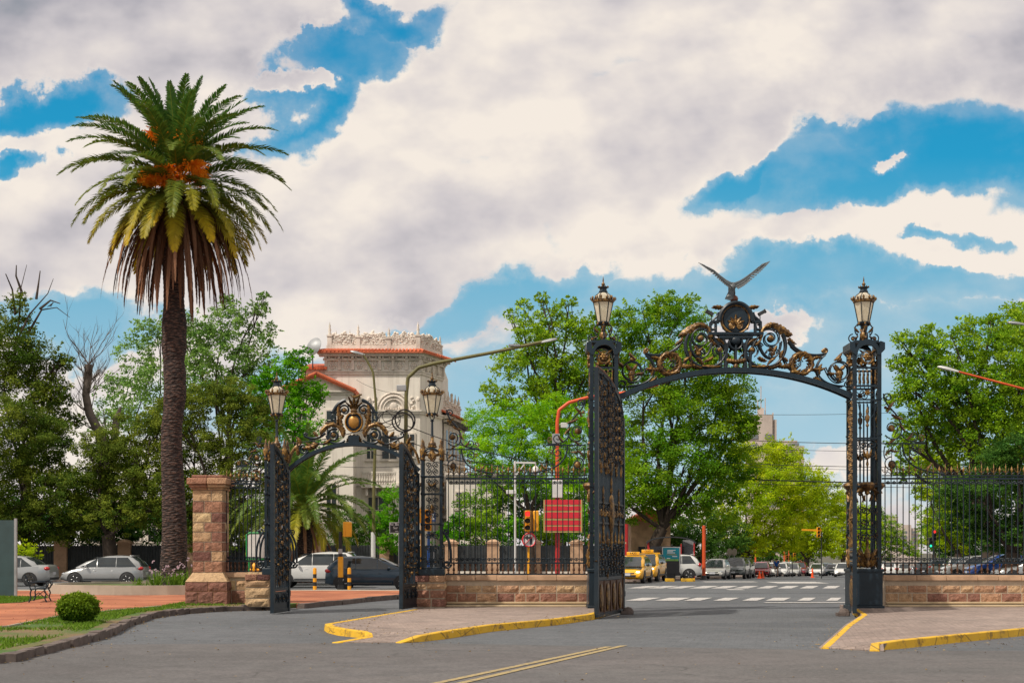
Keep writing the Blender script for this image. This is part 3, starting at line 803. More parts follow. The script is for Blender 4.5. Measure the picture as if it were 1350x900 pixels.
pedestal('rough ochre stone pedestal under the lantern pier left of the small gateway', X_(325, 38.8), X_(357, 38.8), 38.6, .10, Z_(756, 38.6), .9, [0, .25, .55, .80, 1.0], [(.55, .9), (.6, 1), (.6, 1), (.4, .9)], 6, True)
stone_wall('stone_wall', 'short ochre sandstone wall joining the tall stone pillar to the left lantern pier', X_(287, 40.8), X_(326, 40.8), 40.6, .10, Z_(754, 40.6), .45, rows=[.02, .42, .72], pal=[(.3, .8), (.5, .95)], seed=9, step=False)
# tall stone pillar
def tall_pillar():
    Y = 40.3; s = F0 / Y; x0, x1 = X_(254, Y), X_(293.5, Y); w_ = x1 - x0; th = .9; r = random.Random(12)
    t = thing('stone_pillar', 'tall square pillar of mixed red and ochre stone blocks with moulded cap', 'pillar', ((x0 + x1) / 2, Y, .10))
    Zl = lambda py: Z_(py, Y) - .10
    o = MB(); o.box(0, th / 2 + .01, Zl(645) / 2, w_ - .02, th - .02, Zl(645)); o.build('core', M['mortar'], t)
    cols = [[.3, .12], [.3, .85], [.75, .15], [.75, .3, .1], [.7, .18], [.2, .15], [.05, .6], [.3, .2]]
    zs = [Zl(p) for p in (754, 739, 726, 713.5, 700.5, 688, 675, 660, 645)]
    o = MB()
    rowc = [[.38, .46], [.08, .70], [.34, .40], [.72, .26], [.85, .40], [.98, .12], [.30, .46], [.74, .84]]
    Ms0 = Matrix.Identity(4)
    def face(Mx, W_, flip):
        for i, (za, zb) in enumerate(zip(zs[:-1], zs[1:])):
            cs = rowc[i]; 
            if flip: cs = cs[::-1]
            n = len(cs); cut = [.38, .62][i % 2] if n == 2 else None
            xs = [0, W_ * cut, W_] if n == 2 else [W_ * k / n for k in range(n + 1)]
            for k in range(n):
                q = MB(); rough_block(q, xs[k] + .016, xs[k + 1] - .016, za + .016, zb - .016, 0, .08, (cs[k], .5, 0), r, .012)
                o.add([Mx @ Vector(p) for p in q.v], q.f); o.c[-len(q.f):] = q.c
    face(Matrix.Translation((-w_ / 2, 0, 0)), w_, False)
    face(Matrix.Translation((w_ / 2, 0, 0)) @ Matrix.Rotation(PI / 2, 4, 'Z'), th, True)
    face(Matrix.Translation((-w_ / 2, th, 0)) @ Matrix.Rotation(-PI / 2, 4, 'Z'), th, True)
    o.build('shaft', M['stone'], t)
    # cap in courses
    o = MB()
    def course(pyb, pyt, hw_, col):
        z0, z1 = Zl(pyb), Zl(pyt)
        for sg in (-1, 1): o.box(sg * hw_ / 2, th / 2, (z0 + z1) / 2, hw_ - .006, th + 2 * (hw_ - w_ / 2), z1 - z0 - .004, col=(col[sg > 0], .5, 0))
    course(645, 642, w_ / 2 + .05, (.6, .8)); course(642, 638, w_ / 2 + .10, (.5, .75)); course(638, 629.5, w_ / 2 + .15, (.45, .62)); course(629.5, 625.3, w_ / 2 + .03, (.3, .35))
    o.build('cap', M['stone'], t, bevel=.025)
    o = MB()
    r2 = random.Random(4)
    bw = w_ + .36
    block_face(o, bw, [0, .40, .68], r2, x0=-bw / 2, yf=-.18, pal=[(.15, .5), (.05, .35)], bulge=.03)
    q = MB(); block_face(q, th + .3, [0, .40, .68], r2, pal=[(.15, .5), (.05, .35)], bulge=.03)
    Mx = Matrix.Translation((bw / 2, -.18, 0)) @ Matrix.Rotation(PI / 2, 4, 'Z'); o.add([Mx @ Vector(p) for p in q.v], q.f); o.c[-len(q.f):] = q.c
    Mx = Matrix.Translation((-bw / 2, th + .12, 0)) @ Matrix.Rotation(-PI / 2, 4, 'Z'); o.add([Mx @ Vector(p) for p in q.v], q.f); o.c[-len(q.f):] = q.c
    zt_ = Zl(754)
    o.box(0, th / 2 - .03, .34, bw - .03, th + .27, .66, col=(.5, .5, 0))
    vs = [(-bw / 2, -.18, .68), (bw / 2, -.18, .68), (bw / 2, th + .12, .68), (-bw / 2, th + .12, .68), (-w_ / 2, 0, zt_), (w_ / 2, 0, zt_), (w_ / 2, th, zt_), (-w_ / 2, th, zt_)]
    o.add(vs, [(0, 1, 5, 4), (1, 2, 6, 5), (2, 3, 7, 6), (3, 0, 4, 7)], (.8, .5, 0))
    o.build('base', M['stone'], t)
tall_pillar()

# ---------------------------------------------------------------- wrought-iron work
def spiral_pts(cx, cz, r0, r1, a0, turns, y=0, n=None):
    """from radius r0 at angle a0 winding to r1; turns signed"""
    n = n or max(10, int(abs(turns) * 18))
    out = []
    for i in range(n + 1):
        t = i / n; r_ = r0 + (r1 - r0) * t; a = R(a0) + turns * 2 * PI * t
        out.append((cx + r_ * math.cos(a), y, cz + r_ * math.sin(a)))
    return out
def arc_pts(cx, cz, r, a0, a1, y=0, n=16): return [(cx + r * math.cos(R(a0 + (a1 - a0) * i / n)), y, cz + r * math.sin(R(a0 + (a1 - a0) * i / n))) for i in range(n + 1)]
def bez(p0, p1, p2, p3=None, y=0, n=14):
    out = []
    for i in range(n + 1):
        t = i / n
        if p3 is None: q = [(1 - t) ** 2 * p0[k] + 2 * t * (1 - t) * p1[k] + t * t * p2[k] for k in (0, 1)]
        else: q = [(1 - t) ** 3 * p0[k] + 3 * t * (1 - t) ** 2 * p1[k] + 3 * t * t * (1 - t) * p2[k] + t ** 3 * p3[k] for k in (0, 1)]
        out.append((q[0], y, q[1]))
    return out
def leafshape(o, cx, cz, L_, w_, ang, y0=-.03, y1=.03, curl=.25, lobes=4, col=None):
    """a lobed acanthus leaf: thick, bulging blade"""
    a = R(ang); pts = []; m = lobes * 4
    def P(t, s):
        bend = curl * L_ * t * t
        x = t * L_; z = s + bend
        return (cx + x * math.cos(a) - z * math.sin(a), cz + x * math.sin(a) + z * math.cos(a))
    up, dn = [], []
    for i in range(m + 1):
        t = i / m; e = .78 * w_ * (math.sin(PI * min(1, t * .92 + .06)) ** .7) * (.72 + .42 * abs(math.sin(t * lobes * PI)))
        up.append(P(t, e)); dn.append(P(t, -e))
    mid = [P(i / m, 0) for i in range(m + 1)]
    vs = []; fs = []
    for (l, yy) in ((dn, 0.0), (mid, y0 * 1.6), (up, 0.0), (mid, y1 * 1.6)):
        vs += [(p[0], yy, p[1]) for p in l]
    n = m + 1
    for ring in range(4):
        q = (ring + 1) % 4
        for i in range(m): fs.append((ring * n + i, ring * n + i + 1, q * n + i + 1, q * n + i))
    o.add(vs, fs, col)
def rosette(o, cx, cz, r, y=0, petals=6):
    for k in range(petals):
        a = 2 * PI * k / petals; o.ball((cx + math.cos(a) * r * .6, y - .01, cz + math.sin(a) * r * .6), (r * .42, .035, r * .42), 6)
    o.ball((cx, y - .03, cz), (r * .35, .045, r * .35), 6)
def scroll(dk, gd, cx, cz, r, a0, turns, th=.018, leafs=2, y=0):
    dk.tube(spiral_pts(cx, cz, r, r * .16, a0, turns, y), th, 5)
    gd.ball((cx, y, cz), (r * .14, .03, r * .14), 6)
    s = 1 if turns > 0 else -1
    for k in range(leafs):
        t = .08 + .30 * k; rr = r + (r * .16 - r) * t; a = a0 + turns * 360 * t
        leafshape(gd, cx + rr * math.cos(R(a)), cz + rr * math.sin(R(a)), r * .62, r * .15, a + s * 62, curl=s * .35)
def baluster(o, x, z0, z1, r, y=0, n=8):
    H_ = z1 - z0
    o.lathe([(r * .5, 0), (r, H_ * .06), (r * .55, H_ * .13), (r * .5, H_ * .2), (r * 1.1, H_ * .32), (r * 1.0, H_ * .42), (r * .55, H_ * .62), (r * .5, H_ * .8), (r * .95, H_ * .88), (r * .95, H_ * .95), (r * .4, H_)], (x, y, z0), n)

# lantern (origin at its foot)
def lantern_kit(parent, z, S=1.0, yoff=0):
    t = bpy.data.objects.new('lantern', None); COL.objects.link(t); t.parent = parent; t.location = (0, yoff, z); t['label'] = 'six-sided lantern with milky panes and a gilt crown'
    def bld(o, nm, m, sm=False): return o.build(nm, m, t, smooth=sm)
    rb, rt, h = .155 * S, .27 * S, .56 * S; z0 = .22 * S
    o = MB(); o.lathe([(.03 * S, 0), (.045 * S, .03 * S), (.03 * S, .07 * S)], n=8)
    for k in range(4):
        a = PI / 4 + k * PI / 2
        o.tube([(.02 * S * math.cos(a), .02 * S * math.sin(a), .03 * S), (.09 * S * math.cos(a), .09 * S * math.sin(a), .11 * S), (.10 * S * math.cos(a), .10 * S * math.sin(a), z0)], .011 * S, 5)
    for k in range(6):
        a = k * PI / 3
        o.beam((rb * math.cos(a), rb * math.sin(a), z0), (rt * math.cos(a), rt * math.sin(a), z0 + h), .022 * S)
    o.lathe([(rb * 1.0, z0 - .03 * S), (rb * 1.08, z0), (rb * 1.08, z0 + .03 * S), (rb * .9, z0 + .03 * S)], n=6)
    zt = z0 + h
    for k in range(6):
        a = k * PI / 3
        pts = [(rt * .95 * math.cos(a), rt * .95 * math.sin(a), zt + .05 * S), (rt * .8 * math.cos(a), rt * .8 * math.sin(a), zt + .19 * S), (rt * .42 * math.cos(a), rt * .42 * math.sin(a), zt + .27 * S)]
        o.tube(pts, .010 * S, 4)
    o.lathe([(rt * .42, zt + .26 * S), (rt * .46, zt + .30 * S), (rt * .36, zt + .34 * S), (rt * .36, zt + .38 * S), (rt * .5, zt + .41 * S), (rt * .5, zt + .43 * S), (rt * .15, zt + .45 * S)], n=10)
    bld(o, 'frame', M['iron'])
    o = MB()
    for k in range(6):
        a, b = k * PI / 3, (k + 1) * PI / 3; q = .96
        o.quad((rb * q * math.cos(a), rb * q * math.sin(a), z0 + .02), (rb * q * math.cos(b), rb * q * math.sin(b), z0 + .02), (rt * q * math.cos(b), rt * q * math.sin(b), zt), (rt * q * math.cos(a), rt * q * math.sin(a), zt))
    o.lathe([(rt * .92, zt + .04 * S), (rt * .78, zt + .18 * S), (rt * .4, zt + .265 * S)], n=12)
    bld(o, 'glass', M['lantern_glass'])
    o = MB(); o.lathe([(rt * .98, zt - .01), (rt * 1.1, zt + .01), (rt * 1.12, zt + .07 * S), (rt * .98, zt + .07 * S)], n=12)
    for k in range(12):
        a = k * PI / 6 + .26; big = .075 if k % 2 else .10
        o.ball((rt * 1.13 * math.cos(a), rt * 1.13 * math.sin(a), zt + (.07 + big * .45) * S), (.034 * S, .034 * S, big * .6 * S), 6)
    for k in range(6):
        a = k * PI / 3
        o.tube([(rt * 1.08 * math.cos(a), rt * 1.08 * math.sin(a), zt + .04 * S), (rt * 1.3 * math.cos(a), rt * 1.3 * math.sin(a), zt + .10 * S), (rt * 1.26 * math.cos(a), rt * 1.26 * math.sin(a), zt + .16 * S)], [.022 * S, .018 * S, .008 * S], 5)
        a += .5; o.ball((rb * 1.1 * math.cos(a), rb * 1.1 * math.sin(a), z0 - .03 * S), (.03 * S, .03 * S, .045 * S), 6)
    for k in range(10):
        a = k * PI / 5; o.ball((rt * .52 * math.cos(a), rt * .52 * math.sin(a), zt + .43 * S), (.016 * S, .016 * S, .03 * S), 5)
    o.lathe([(.02 * S, zt + .44 * S), (.05 * S, zt + .49 * S), (.05 * S, zt + .52 * S), (.018 * S, zt + .56 * S), (.022 * S, zt + .60 * S), (.004 * S, zt + .72 * S)], n=8)
    bld(o, 'crown', M['gold'], True)
    o = MB(); o.lathe([(.05 * S, z0 + .06 * S), (.055 * S, z0 + .3 * S), (.03 * S, z0 + .32 * S)], n=8); bld(o, 'bulb', M['white_paint'])
    return t

def big_pillar(label, x, side):
    """side: +1 the wing scroll goes to the right"""
    Y = 37.1; z0 = 0.0
    t = thing('gate_pier', label, 'gate pier', (x, Y, z0))
    Zl = lambda py: Z_(py, Y)
    hw = .385; D_ = .77                                # footprint: x +-hw, y 0..D_
    zb, zc = Zl(752), Zl(462)
    o = MB()
    o.box(0, D_ / 2, .10, 2 * hw + .14, D_ + .14, .20); o.box(0, D_ / 2, (zb + .2) / 2, 2 * hw + .06, D_ + .06, zb - .2)
    o.box(0, D_ / 2, zb + .02, 2 * hw + .12, D_ + .12, .08)
    o.build('base', M['iron_box'], t, bevel=.012)
    post = MB(); post.box(0, 0, (zb + .06 + zc) / 2, .10, .10, zc - zb - .06)
    for zz in (Zl(700), Zl(640), Zl(572), Zl(525)): post.box(0, 0, zz, .13, .13, .04)
    pm = post.mesh('post', M['iron'])
    for sx in (-1, 1):
        for sy in (.05, D_ - .05): link(pm, 'post', t, (sx * (hw - .05), sy, 0))
    # cap with arched centre on each face
    o = MB(); zt = Zl(450)
    for yy in (-.03, D_ + .03 - .1):
        pts = [(-hw - .09, zt - .02)] + [(-hw - .09, zc + .04), (-hw + .04, zc - .10)]
        ar = [(.27 * math.cos(R(180 - 180 * i / 12)), zc - .10 + .27 * math.sin(R(180 - 180 * i / 12))) for i in range(13)]
        top = [(hw - .04, zc - .10), (hw + .09, zc + .04), (hw + .09, zt - .02), (hw - .03, zt + .02)] + [(.34 * math.cos(R(20 + 140 * i / 8)), zc - .08 + .40 * math.sin(R(20 + 140 * i / 8))) for i in range(9)] + [(-hw + .03, zt + .02)]
        o.prism(pts + ar + top, yy, yy + .1)
    for sx in (-1, 1):
        o.prism([(sx * (hw - .1), zc - .12), (sx * (hw + .09), zc + .04), (sx * (hw + .09), zt - .02), (sx * (hw - .03), zt + .02)], .07, D_ - .07)
    o.box(0, D_ / 2, zt + .02, 2 * hw - .1, D_ - .1, .06)
    o.build('cap', M['iron_box'], t)
    # lattice with ornament on front, right, back, left faces
    dk, gd = MB(), MB()
    for face in range(4):
        d, g_ = MB(), MB()
        iw = hw - .12
        for (pa, pb) in ((690, 3),): pass
        for py, h_ in ((484, .05), (508, .05), (526, .04), (577, .05), (640, .05), (696, .035)): d.box(0, .03, Zl(py), 2 * iw + .06, .05, h_)
        # roundel
        rz = Zl(470); d.tube(arc_pts(0, rz, .19, 0, 350), .012, 5, closed=False)
        g_.tube(arc_pts(0, rz, .15, 0, 350), .018, 5); rosette(g_, 0, rz, .12)
        for sx in (-1, 1):
            leafshape(g_, sx * .02, rz - .20, .25, .05, 90 - sx * 60, curl=sx * .2); g_.ball((sx * .17, 0, rz - .19), (.05, .04, .05), 6)
            leafshape(g_, sx * .1, rz + .08, .16, .04, 90 - sx * 30, curl=-sx * .3)
        for k in range(-2, 3): baluster(g_, k * .11, Zl(505), Zl(487), .026, .02, 6)
        for k in range(-2, 3): d.beam((k * .11, .03, Zl(508)), (k * .11, .03, Zl(484)), .02)
        # small scroll panel
        for sx in (-1, 1): scroll(d, g_, sx * .13, Zl(517), .11, 90, sx * 1.6, .014, 1)
        rosette(g_, 0, Zl(517), .08)
        # slim bars
        for k in (-.2, -.1, 0, .1, .2):
            d.beam((k, .03, Zl(645)), (k, .03, Zl(528)), .022)
        for sx in (-1, 1):
            d.tube(bez((sx * .24, Zl(531)), (sx * .22, Zl(545)), (sx * .1, Zl(550))), .013, 5)
        g_.lathe([(.01, 0), (.05, .06), (.02, .12), (.06, .2), (.07, .3), (.03, .36), (.05, .44), (.01, .56)], (0, .0, Zl(563)), 8)
        for sx in (-1, 1):
            scroll(d, g_, sx * .12, Zl(585), .12, 90, -sx * 1.5, .015, 2); scroll(d, g_, sx * .12, Zl(598), .09, -90, sx * 1.5, .014, 1)
            leafshape(g_, sx * .03, Zl(604), .26, .05, 90 - sx * 28, curl=sx * .2)
        g_.lathe([(.01, 0), (.04, .1), (.02, .2), (.055, .34), (.02, .45)], (0, 0, Zl(616)), 8)
        # bracket bowl
        g_.lathe([(.02, 0), (.07, .05), (.06, .1), (.17, .2), (.22, .27), (.20, .33), (.12, .36)], (0, .03, Zl(652)), 10)
        for sx in (-1, 1): leafshape(g_, sx * .1, Zl(644), .24, .06, 90 - sx * 100, curl=-sx * .3); leafshape(g_, sx * .05, Zl(660), .22, .05, 90 - sx * 40, curl=sx * .3)
        for k in (-.17, 0, .17):
            d.beam((k, .03, Zl(748)), (k, .03, Zl(645)), .02)
        for sx in (-1, 1):
            scroll(d, g_, sx * .14, Zl(672), .12, -90, sx * 1.7, .015, 2)
            d.tube(arc_pts(sx * .13, Zl(689), .10, 0, 350), .013, 5)
            g_.ball((sx * .13, 0, Zl(689)), (.03, .03, .03), 6)
            scroll(d, g_, sx * .13, Zl(707), .13, 90, -sx * 1.7, .015, 3)
            leafshape(g_, sx * .02, Zl(745), .50, .085, 90 - sx * 16, curl=-sx * .22, lobes=5)
            leafshape(g_, sx * .05, Zl(747), .34, .07, 90 - sx * 52, curl=sx * .3)
            scroll(d, g_, sx * .19, Zl(735), .10, -60, sx * 1.4, .013, 1)
        g_.lathe([(.03, 0), (.09, .12), (.05, .2), (.10, .34), (.07, .46), (.02, .56), (.05, .66), (.01, .8)], (0, 0, Zl(748)), 8)
        Mx = Matrix.Translation((0, D_ / 2, 0)) @ Matrix.Rotation(face * PI / 2, 4, 'Z') @ Matrix.Translation((0, -D_ / 2, 0))
        for src, dst in ((d, dk), (g_, gd)): dst.add([Mx @ Vector(p) for p in src.v], src.f)
    zc_ = [(Zl(696), 'foot_ornament'), (Zl(652), 'lower_ornament'), (Zl(628), 'bracket_bowl'), (Zl(560), 'middle_ornament'), (Zl(509), 'scroll_panel'), (Zl(484), 'bar_panel'), (99, 'roundel')]
    zones(dk, [(a, b + '_frame') for a, b in zc_], M['iron'], t); zones(gd, zc_, M['gold'], t)
    # crowning scrolls and lantern
    dk, gd = MB(), MB(); zt = Zl(449.5); cy = D_ / 2
    gd.lathe([(.10, 0), (.12, .03), (.05, .07), (.06, .13), (.11, .2), (.11, .27), (.05, .33), (.045, .5), (.10, .53), (.12, .58), (.10, .62), (.03, .66)], (0, cy, zt), 10)
    for a in (0, PI / 2):
        d, g_ = MB(), MB()
        for sx in (-1, 1):
            d.tube(bez((sx * .05, zt + .48), (sx * .26, zt + .62), (sx * .30, zt + .30), (sx * .16, zt + .22)), .019, 5)
            d.tube(spiral_pts(sx * .30, zt + .13, .13, .03, 90 if sx < 0 else 90, sx * -1.3), .018, 5)
            d.tube(bez((sx * .17, zt + .28), (sx * .18, zt + .05), (sx * .30, zt)), .016, 5)
            g_.ball((sx * .30, 0, zt + .12), .05, 6); leafshape(g_, sx * .12, zt + .30, .20, .05, 90 - sx * 60, curl=sx * .3); leafshape(g_, sx * .15, zt + .2, .16, .04, 90 - sx * 130, curl=sx * .3)
        Mx = Matrix.Translation((0, cy, 0)) @ Matrix.Rotation(a, 4, 'Z')
        for src, dst in ((d, dk), (g_, gd)): dst.add([Mx @ Vector(p) for p in src.v], src.f)
    dk.build('crowning_scroll', M['iron'], t, smooth=True); gd.build('crowning_finial', M['gold'], t, smooth=True)
    lantern_kit(t, Zl(433), 1.0, cy)
    return t
big_pillar('tall iron lantern pier on the left side of the main gateway under the condor', X_(796.5, 37.1), -1)
big_pillar('tall iron lantern pier on the right side of the main gateway under the condor', X_(1143.5, 37.1), 1)

# ---- wing scrolls that step down from a pier to the railings
def wing(parent, x, zbase, S, side, y=0):
    dk, gd = MB(), MB()
    def B(o, th, *q): o.tube(bez(*[(x + side * a * S, zbase + b * S) for a, b in q], y=y, n=16), th, 5)
    def Sp(o, th, a, b, r_, a0, turns): o.tube([(x + side * (a * S + px_), y, zbase + b * S + pz_) for px_, _, pz_ in spiral_pts(0, 0, r_ * S, r_ * .15 * S, a0, turns)], th, 5)
    def Lf(a, b, L_, w_, ang, cu=.25):
        q = MB(); leafshape(q, 0, 0, L_ * S, w_ * S, ang, curl=cu); gd.add([(x + side * (v[0] + a * S), v[1] + y, v[2] + zbase + b * S) for v in q.v], q.f)
    def Bl(a, b, r_): gd.ball((x + side * a * S, y - .02, zbase + b * S), (r_ * S, .05, r_ * S), 8)
    B(dk, .024, (.02, 1.95), (.06, 1.55), (.42, 1.55), (.44, 1.12)); Sp(dk, .018, .12, 1.86, .11, 200, -1.4)
    B(dk, .020, (.44, 1.12), (.46, .88), (.2, .80), (.06, .98)); Sp(dk, .018, .20, 1.14, .17, -60, 1.3); Bl(.20, 1.14, .085)
    Lf(.10, 1.50, .30, .055, 75, -.35); Lf(.20, 1.47, .30, .055, -40, .3); Lf(.40, 1.25, .24, .05, -70, .3); Lf(.30, .88, .22, .045, 200, .3); Bl(.06, 1.62, .04)
    dk.beam((x, y, zbase + .78 * S), (x + side * 1.0 * S, y, zbase + .78 * S), .045, .035)
    B(dk, .020, (.44, 1.0), (.55, .80), (.75, .82), (.98, .80)); Sp(dk, .016, .72, .96, .12, -90, 1.2); Sp(gd, .018, .90, .93, .08, -90, 1.1); Lf(.55, .86, .22, .045, 30, .3)
    Sp(dk, .018, .2, .30, .17, 90, 1.5); Bl(.2, .28, .085); B(dk, .018, (.05, .72), (.0, .5), (.05, .4), (.1, .42)); Lf(.06, .5, .22, .045, 60, -.3); Lf(.16, .62, .22, .04, -20, .3)
    B(dk, .024, (.46, .76), (.50, .22), (.9, .14), (1.45, .06)); Sp(dk, .016, .72, .60, .13, 90, -1.4); Lf(.62, .50, .2, .04, -60, .3); Sp(gd, .016, .88, .60, .07, 0, 1.2); Lf(1.0, .16, .22, .04, 30, .3)
    for k in range(1, 5): dk.beam((x + side * k * .21 * S, y, zbase), (x + side * k * .21 * S, y, zbase + .78 * S), .016)
    dk.build('wing_scroll', M['iron'], parent, smooth=True); gd.build('wing_ornament', M['gold'], parent, smooth=True)

# ---- railings
def fence(label, x0, x1, y, zb, zt, nb, wing_side=0, wing_S=1.0, wings=(), gold_tips=True, z_low=None):
    t = thing('iron_railing', label, 'railing', (x0, y, 0))
    W_ = x1 - x0; zl = z_low or zb + .34
    r_ = MB()
    for zz, h_ in ((zb + .02, .045), (zl, .04), (zt, .05), (zt + .085, .03)): r_.box(W_ / 2, 0, zz, W_, .05, h_)
    r_.build('rail', M['iron'], t)
    step = W_ / nb
    bar = MB(); bar.box(0, 0, (zb + zt + .1) / 2, .024, .024, zt + .1 - zb); bm_ = bar.mesh('bar', M['iron'])
    fl = MB(); z = zt + .10
    fl.lathe([(.010, 0), (.020, .03), (.012, .06), (.026, .09), (.012, .13), (.022, .18), (.012, .24), (.002, .34)], (0, 0, z), 6)
    for sx in (-1, 1): fl.tube(bez((0, z + .09), (sx * .085, z + .07), (sx * .085, z + .2)), [.010] * 12 + [.006, .005, .003], 4)
    fm = fl.mesh('finial', M['gold'], True)
    fs = MB(); fs.lathe([(.01, 0), (.022, .03), (.010, .08), (.036, .13), (.040, .17), (.014, .2), (.002, .25)], (0, 0, z), 6); fsm = fs.mesh('finial', M['gold'], True)
    bl = MB(); baluster(bl, 0, zb + .045, zl - .02, .036, 0, 6); blm = bl.mesh('baluster', simple_bronze, True)
    sc_ = MB()
    for i in range(nb):
        x = (i + .5) * step
        o = link(bm_, 'bar', t, (x, 0, 0))
        link(fm if i % 2 == 0 else fsm, 'finial', o)
        if i % 1 == 0: link(blm, 'baluster', o, (0, -.0, 0))
        # C-scrolls under and above the top rail and above the low rail
        if i < nb - 1:
            k = 1 if i % 2 == 0 else -1; rr = step * .30
            xm = x + step / 2
            sc_.tube(spiral_pts(x + step * .34, zt - .115, rr, rr * .3, 80, -1.15, n=12), .011, 4)
            sc_.tube(spiral_pts(x + step * .66, zt - .115, rr, rr * .3, 100, 1.15, n=12), .011, 4)
            sc_.tube(spiral_pts(x + step * .34, zl + .10, rr, rr * .3, -80, 1.15, n=12), .011, 4)
            sc_.tube(spiral_pts(x + step * .66, zl + .10, rr, rr * .3, -100, -1.15, n=12), .011, 4)
            sc_.tube(bez((x, zt + .10), (xm, zt + .26), (x + step, zt + .10), n=8), .010, 4)
    sc_.build('scrollwork', M['iron'], t, smooth=True)
    for (wx, wz, S, sd_) in wings: wing(t, wx, wz, S, sd_)
    return t
simple_bronze = simple('dull_bronze_paint', (.10, .045, .022), .5, .3, .4, 8)
zr = Z_(629.5)
fence('black iron railing with gilt tips on the wall between the two gateways', X_(587), X_(775), FY + .25, wz1 + .003, zr, 26, wings=((X_(585) - X_(587) + .05, zr + .08, .95, 1), (X_(775) - X_(587) - .05, zr + .08, 1.1, -1)))
rx0, rx1 = X_(1166), X_(1167) + 16.8
fence('long black iron railing with gilt tips right of the main gateway', rx0, rx1, FY + .25, wz1 + .003, zr, 99, wings=((.02, zr + .05, 1.2, 1),))
fence('short black iron railing between the stone pillar and the small gateway', X_(296, 40.8), X_(345, 40.8), 40.83, Z_(754, 40.8) + .003, Z_(637, 40.8), 9, wings=((X_(345, 40.8) - X_(296, 40.8), Z_(640, 40.8), .75, -1),))

# ---- small piers
def small_pier(label, x, zb):
    Y = 37.65; t = thing('gate_pier', label, 'gate pier', (x, Y, 0)); Zl = lambda py: Z_(py, Y)
    hw = .29; D_ = .58
    o = MB(); o.box(0, D_ / 2, zb + .09, 2 * hw + .12, D_ + .12, .18); o.box(0, D_ / 2, zb + .2, 2 * hw, D_, .06); o.build('base', M['iron_box'], t, bevel=.012)
    zc = Zl(606)
    post = MB(); post.box(0, 0, (zb + .2 + zc) / 2, .07, .07, zc - zb - .2)
    for zz in (Zl(735), Zl(690), Zl(650), Zl(627)): post.lathe([(.04, -.04), (.06, -.02), (.06, .02), (.04, .04)], (0, 0, zz), 8)
    pm = post.mesh('post', M['iron'])
    cup = MB(); cup.lathe([(.03, 0), (.06, .03), (.035, .07), (.04, .12), (.075, .2), (.08, .3), (.05, .34), (.06, .40), (.03, .45), (.03, .52), (.005, .6)], (0, 0, zc), 8); cm = cup.mesh('finial', M['gold'], True)
    for sx in (-1, 1):
        for sy in (.035, D_ - .035):
            p = link(pm, 'post', t, (sx * (hw - .035), sy, 0)); link(cm, 'finial', p)
    dk, gd = MB(), MB()
    for face in range(4):
        d, g_ = MB(), MB()
        for py in (627, 650, 690): d.box(0, .03, Zl(py), 2 * hw - .1, .03, .03)
        d.tube(arc_pts(0, zc + .08, hw - .04, 0, 180), .022, 5)
        for sx in (-1, 1):
            for pz in (612, 620, 634, 643, 658, 668, 678): scroll(d, g_, sx * .10, Zl(pz), .085, 90 if pz % 2 else -90, (1 if pz % 2 else -1) * sx * 1.4, .011, 0)
            leafshape(g_, 0, Zl(640), .15, .035, 90 - sx * 60, curl=sx * .2); leafshape(g_, 0, Zl(606), .2, .04, 90 - sx * 40, curl=sx * .2)
            scroll(d, g_, sx * .1, Zl(705), .10, 90, sx * 1.5, .012, 1); scroll(d, g_, sx * .1, Zl(722), .10, -90, -sx * 1.5, .012, 0); scroll(d, g_, sx * .1, Zl(740), .10, 90, sx * 1.5, .012, 0)
        g_.lathe([(.01, 0), (.04, .05), (.02, .1), (.05, .16), (.01, .25)], (0, 0, Zl(676)), 6)
        for k in (-.08, .0, .08): d.beam((k, .03, zb + .2), (k, .03, Zl(627)), .014)
        Mx = Matrix.Translation((0, D_ / 2, 0)) @ Matrix.Rotation(face * PI / 2, 4, 'Z') @ Matrix.Translation((0, -D_ / 2, 0))
        for src, dst in ((d, dk), (g_, gd)): dst.add([Mx @ Vector(p) for p in src.v], src.f)
    # big foot volutes
    for sx in (-1, 1):
        for yy in (.02, D_ - .02):
            dk.tube(bez((sx * (hw + .02), Zl(700)), (sx * (hw + .26), Zl(712)), (sx * (hw + .22), Zl(742)), y=yy), .03, 6)
            dk.tube(spiral_pts(sx * (hw + .12), Zl(743), .12, .03, 0 if sx > 0 else 180, -sx * 1.3, yy), .026, 6)
            dk.tube(spiral_pts(sx * (hw + .09), Zl(700), .08, .02, -90, sx * 1.3, yy), .018, 6)
    zc_ = [(Zl(690), 'foot_ornament'), (Zl(650), 'lower_ornament'), (Zl(627), 'middle_ornament'), (99, 'upper_ornament')]
    zones(dk, [(a, b + '_frame') for a, b in zc_], M['iron'], t); zones(gd, zc_, M['gold'], t)
    o = MB(); zt = Zl(592); o.lathe([(.12, -.22), (.10, -.1), (.05, 0), (.06, .06), (.11, .12), (.11, .2), (.05, .25), (.04, .4)], (0, D_ / 2, zt), 10)
    for k in range(8):
        a = k * PI / 4; o.ball((.10 * math.cos(a), D_ / 2 + .10 * math.sin(a), zt + .1), .035, 6)
    for k in range(4):
        a = k * PI / 2 + PI / 4; o.tube([(.08 * math.cos(a), D_ / 2 + .08 * math.sin(a), zt - .15), (.34 * math.cos(a), D_ / 2 + .34 * math.sin(a), zt - .1)], .03, 6)
    o.build('crowning_finial', M['gold'], t, smooth=True)
    o = MB(); o.lathe([(.05, .38), (.035, .42), (.03, .8), (.06, .82), (.03, .86)], (0, D_ / 2, zt), 8); o.build('lamp_stem', M['iron'], t, smooth=True)
    lantern_kit(t, zt + .80, .93, D_ / 2)
    return t
pzm, pzl = Z_(758, 37.5), Z_(756, 38.6)
small_pier('slender iron lantern pier on the stone pedestal between the two gateways', X_(569, 37.65), pzm + .0)
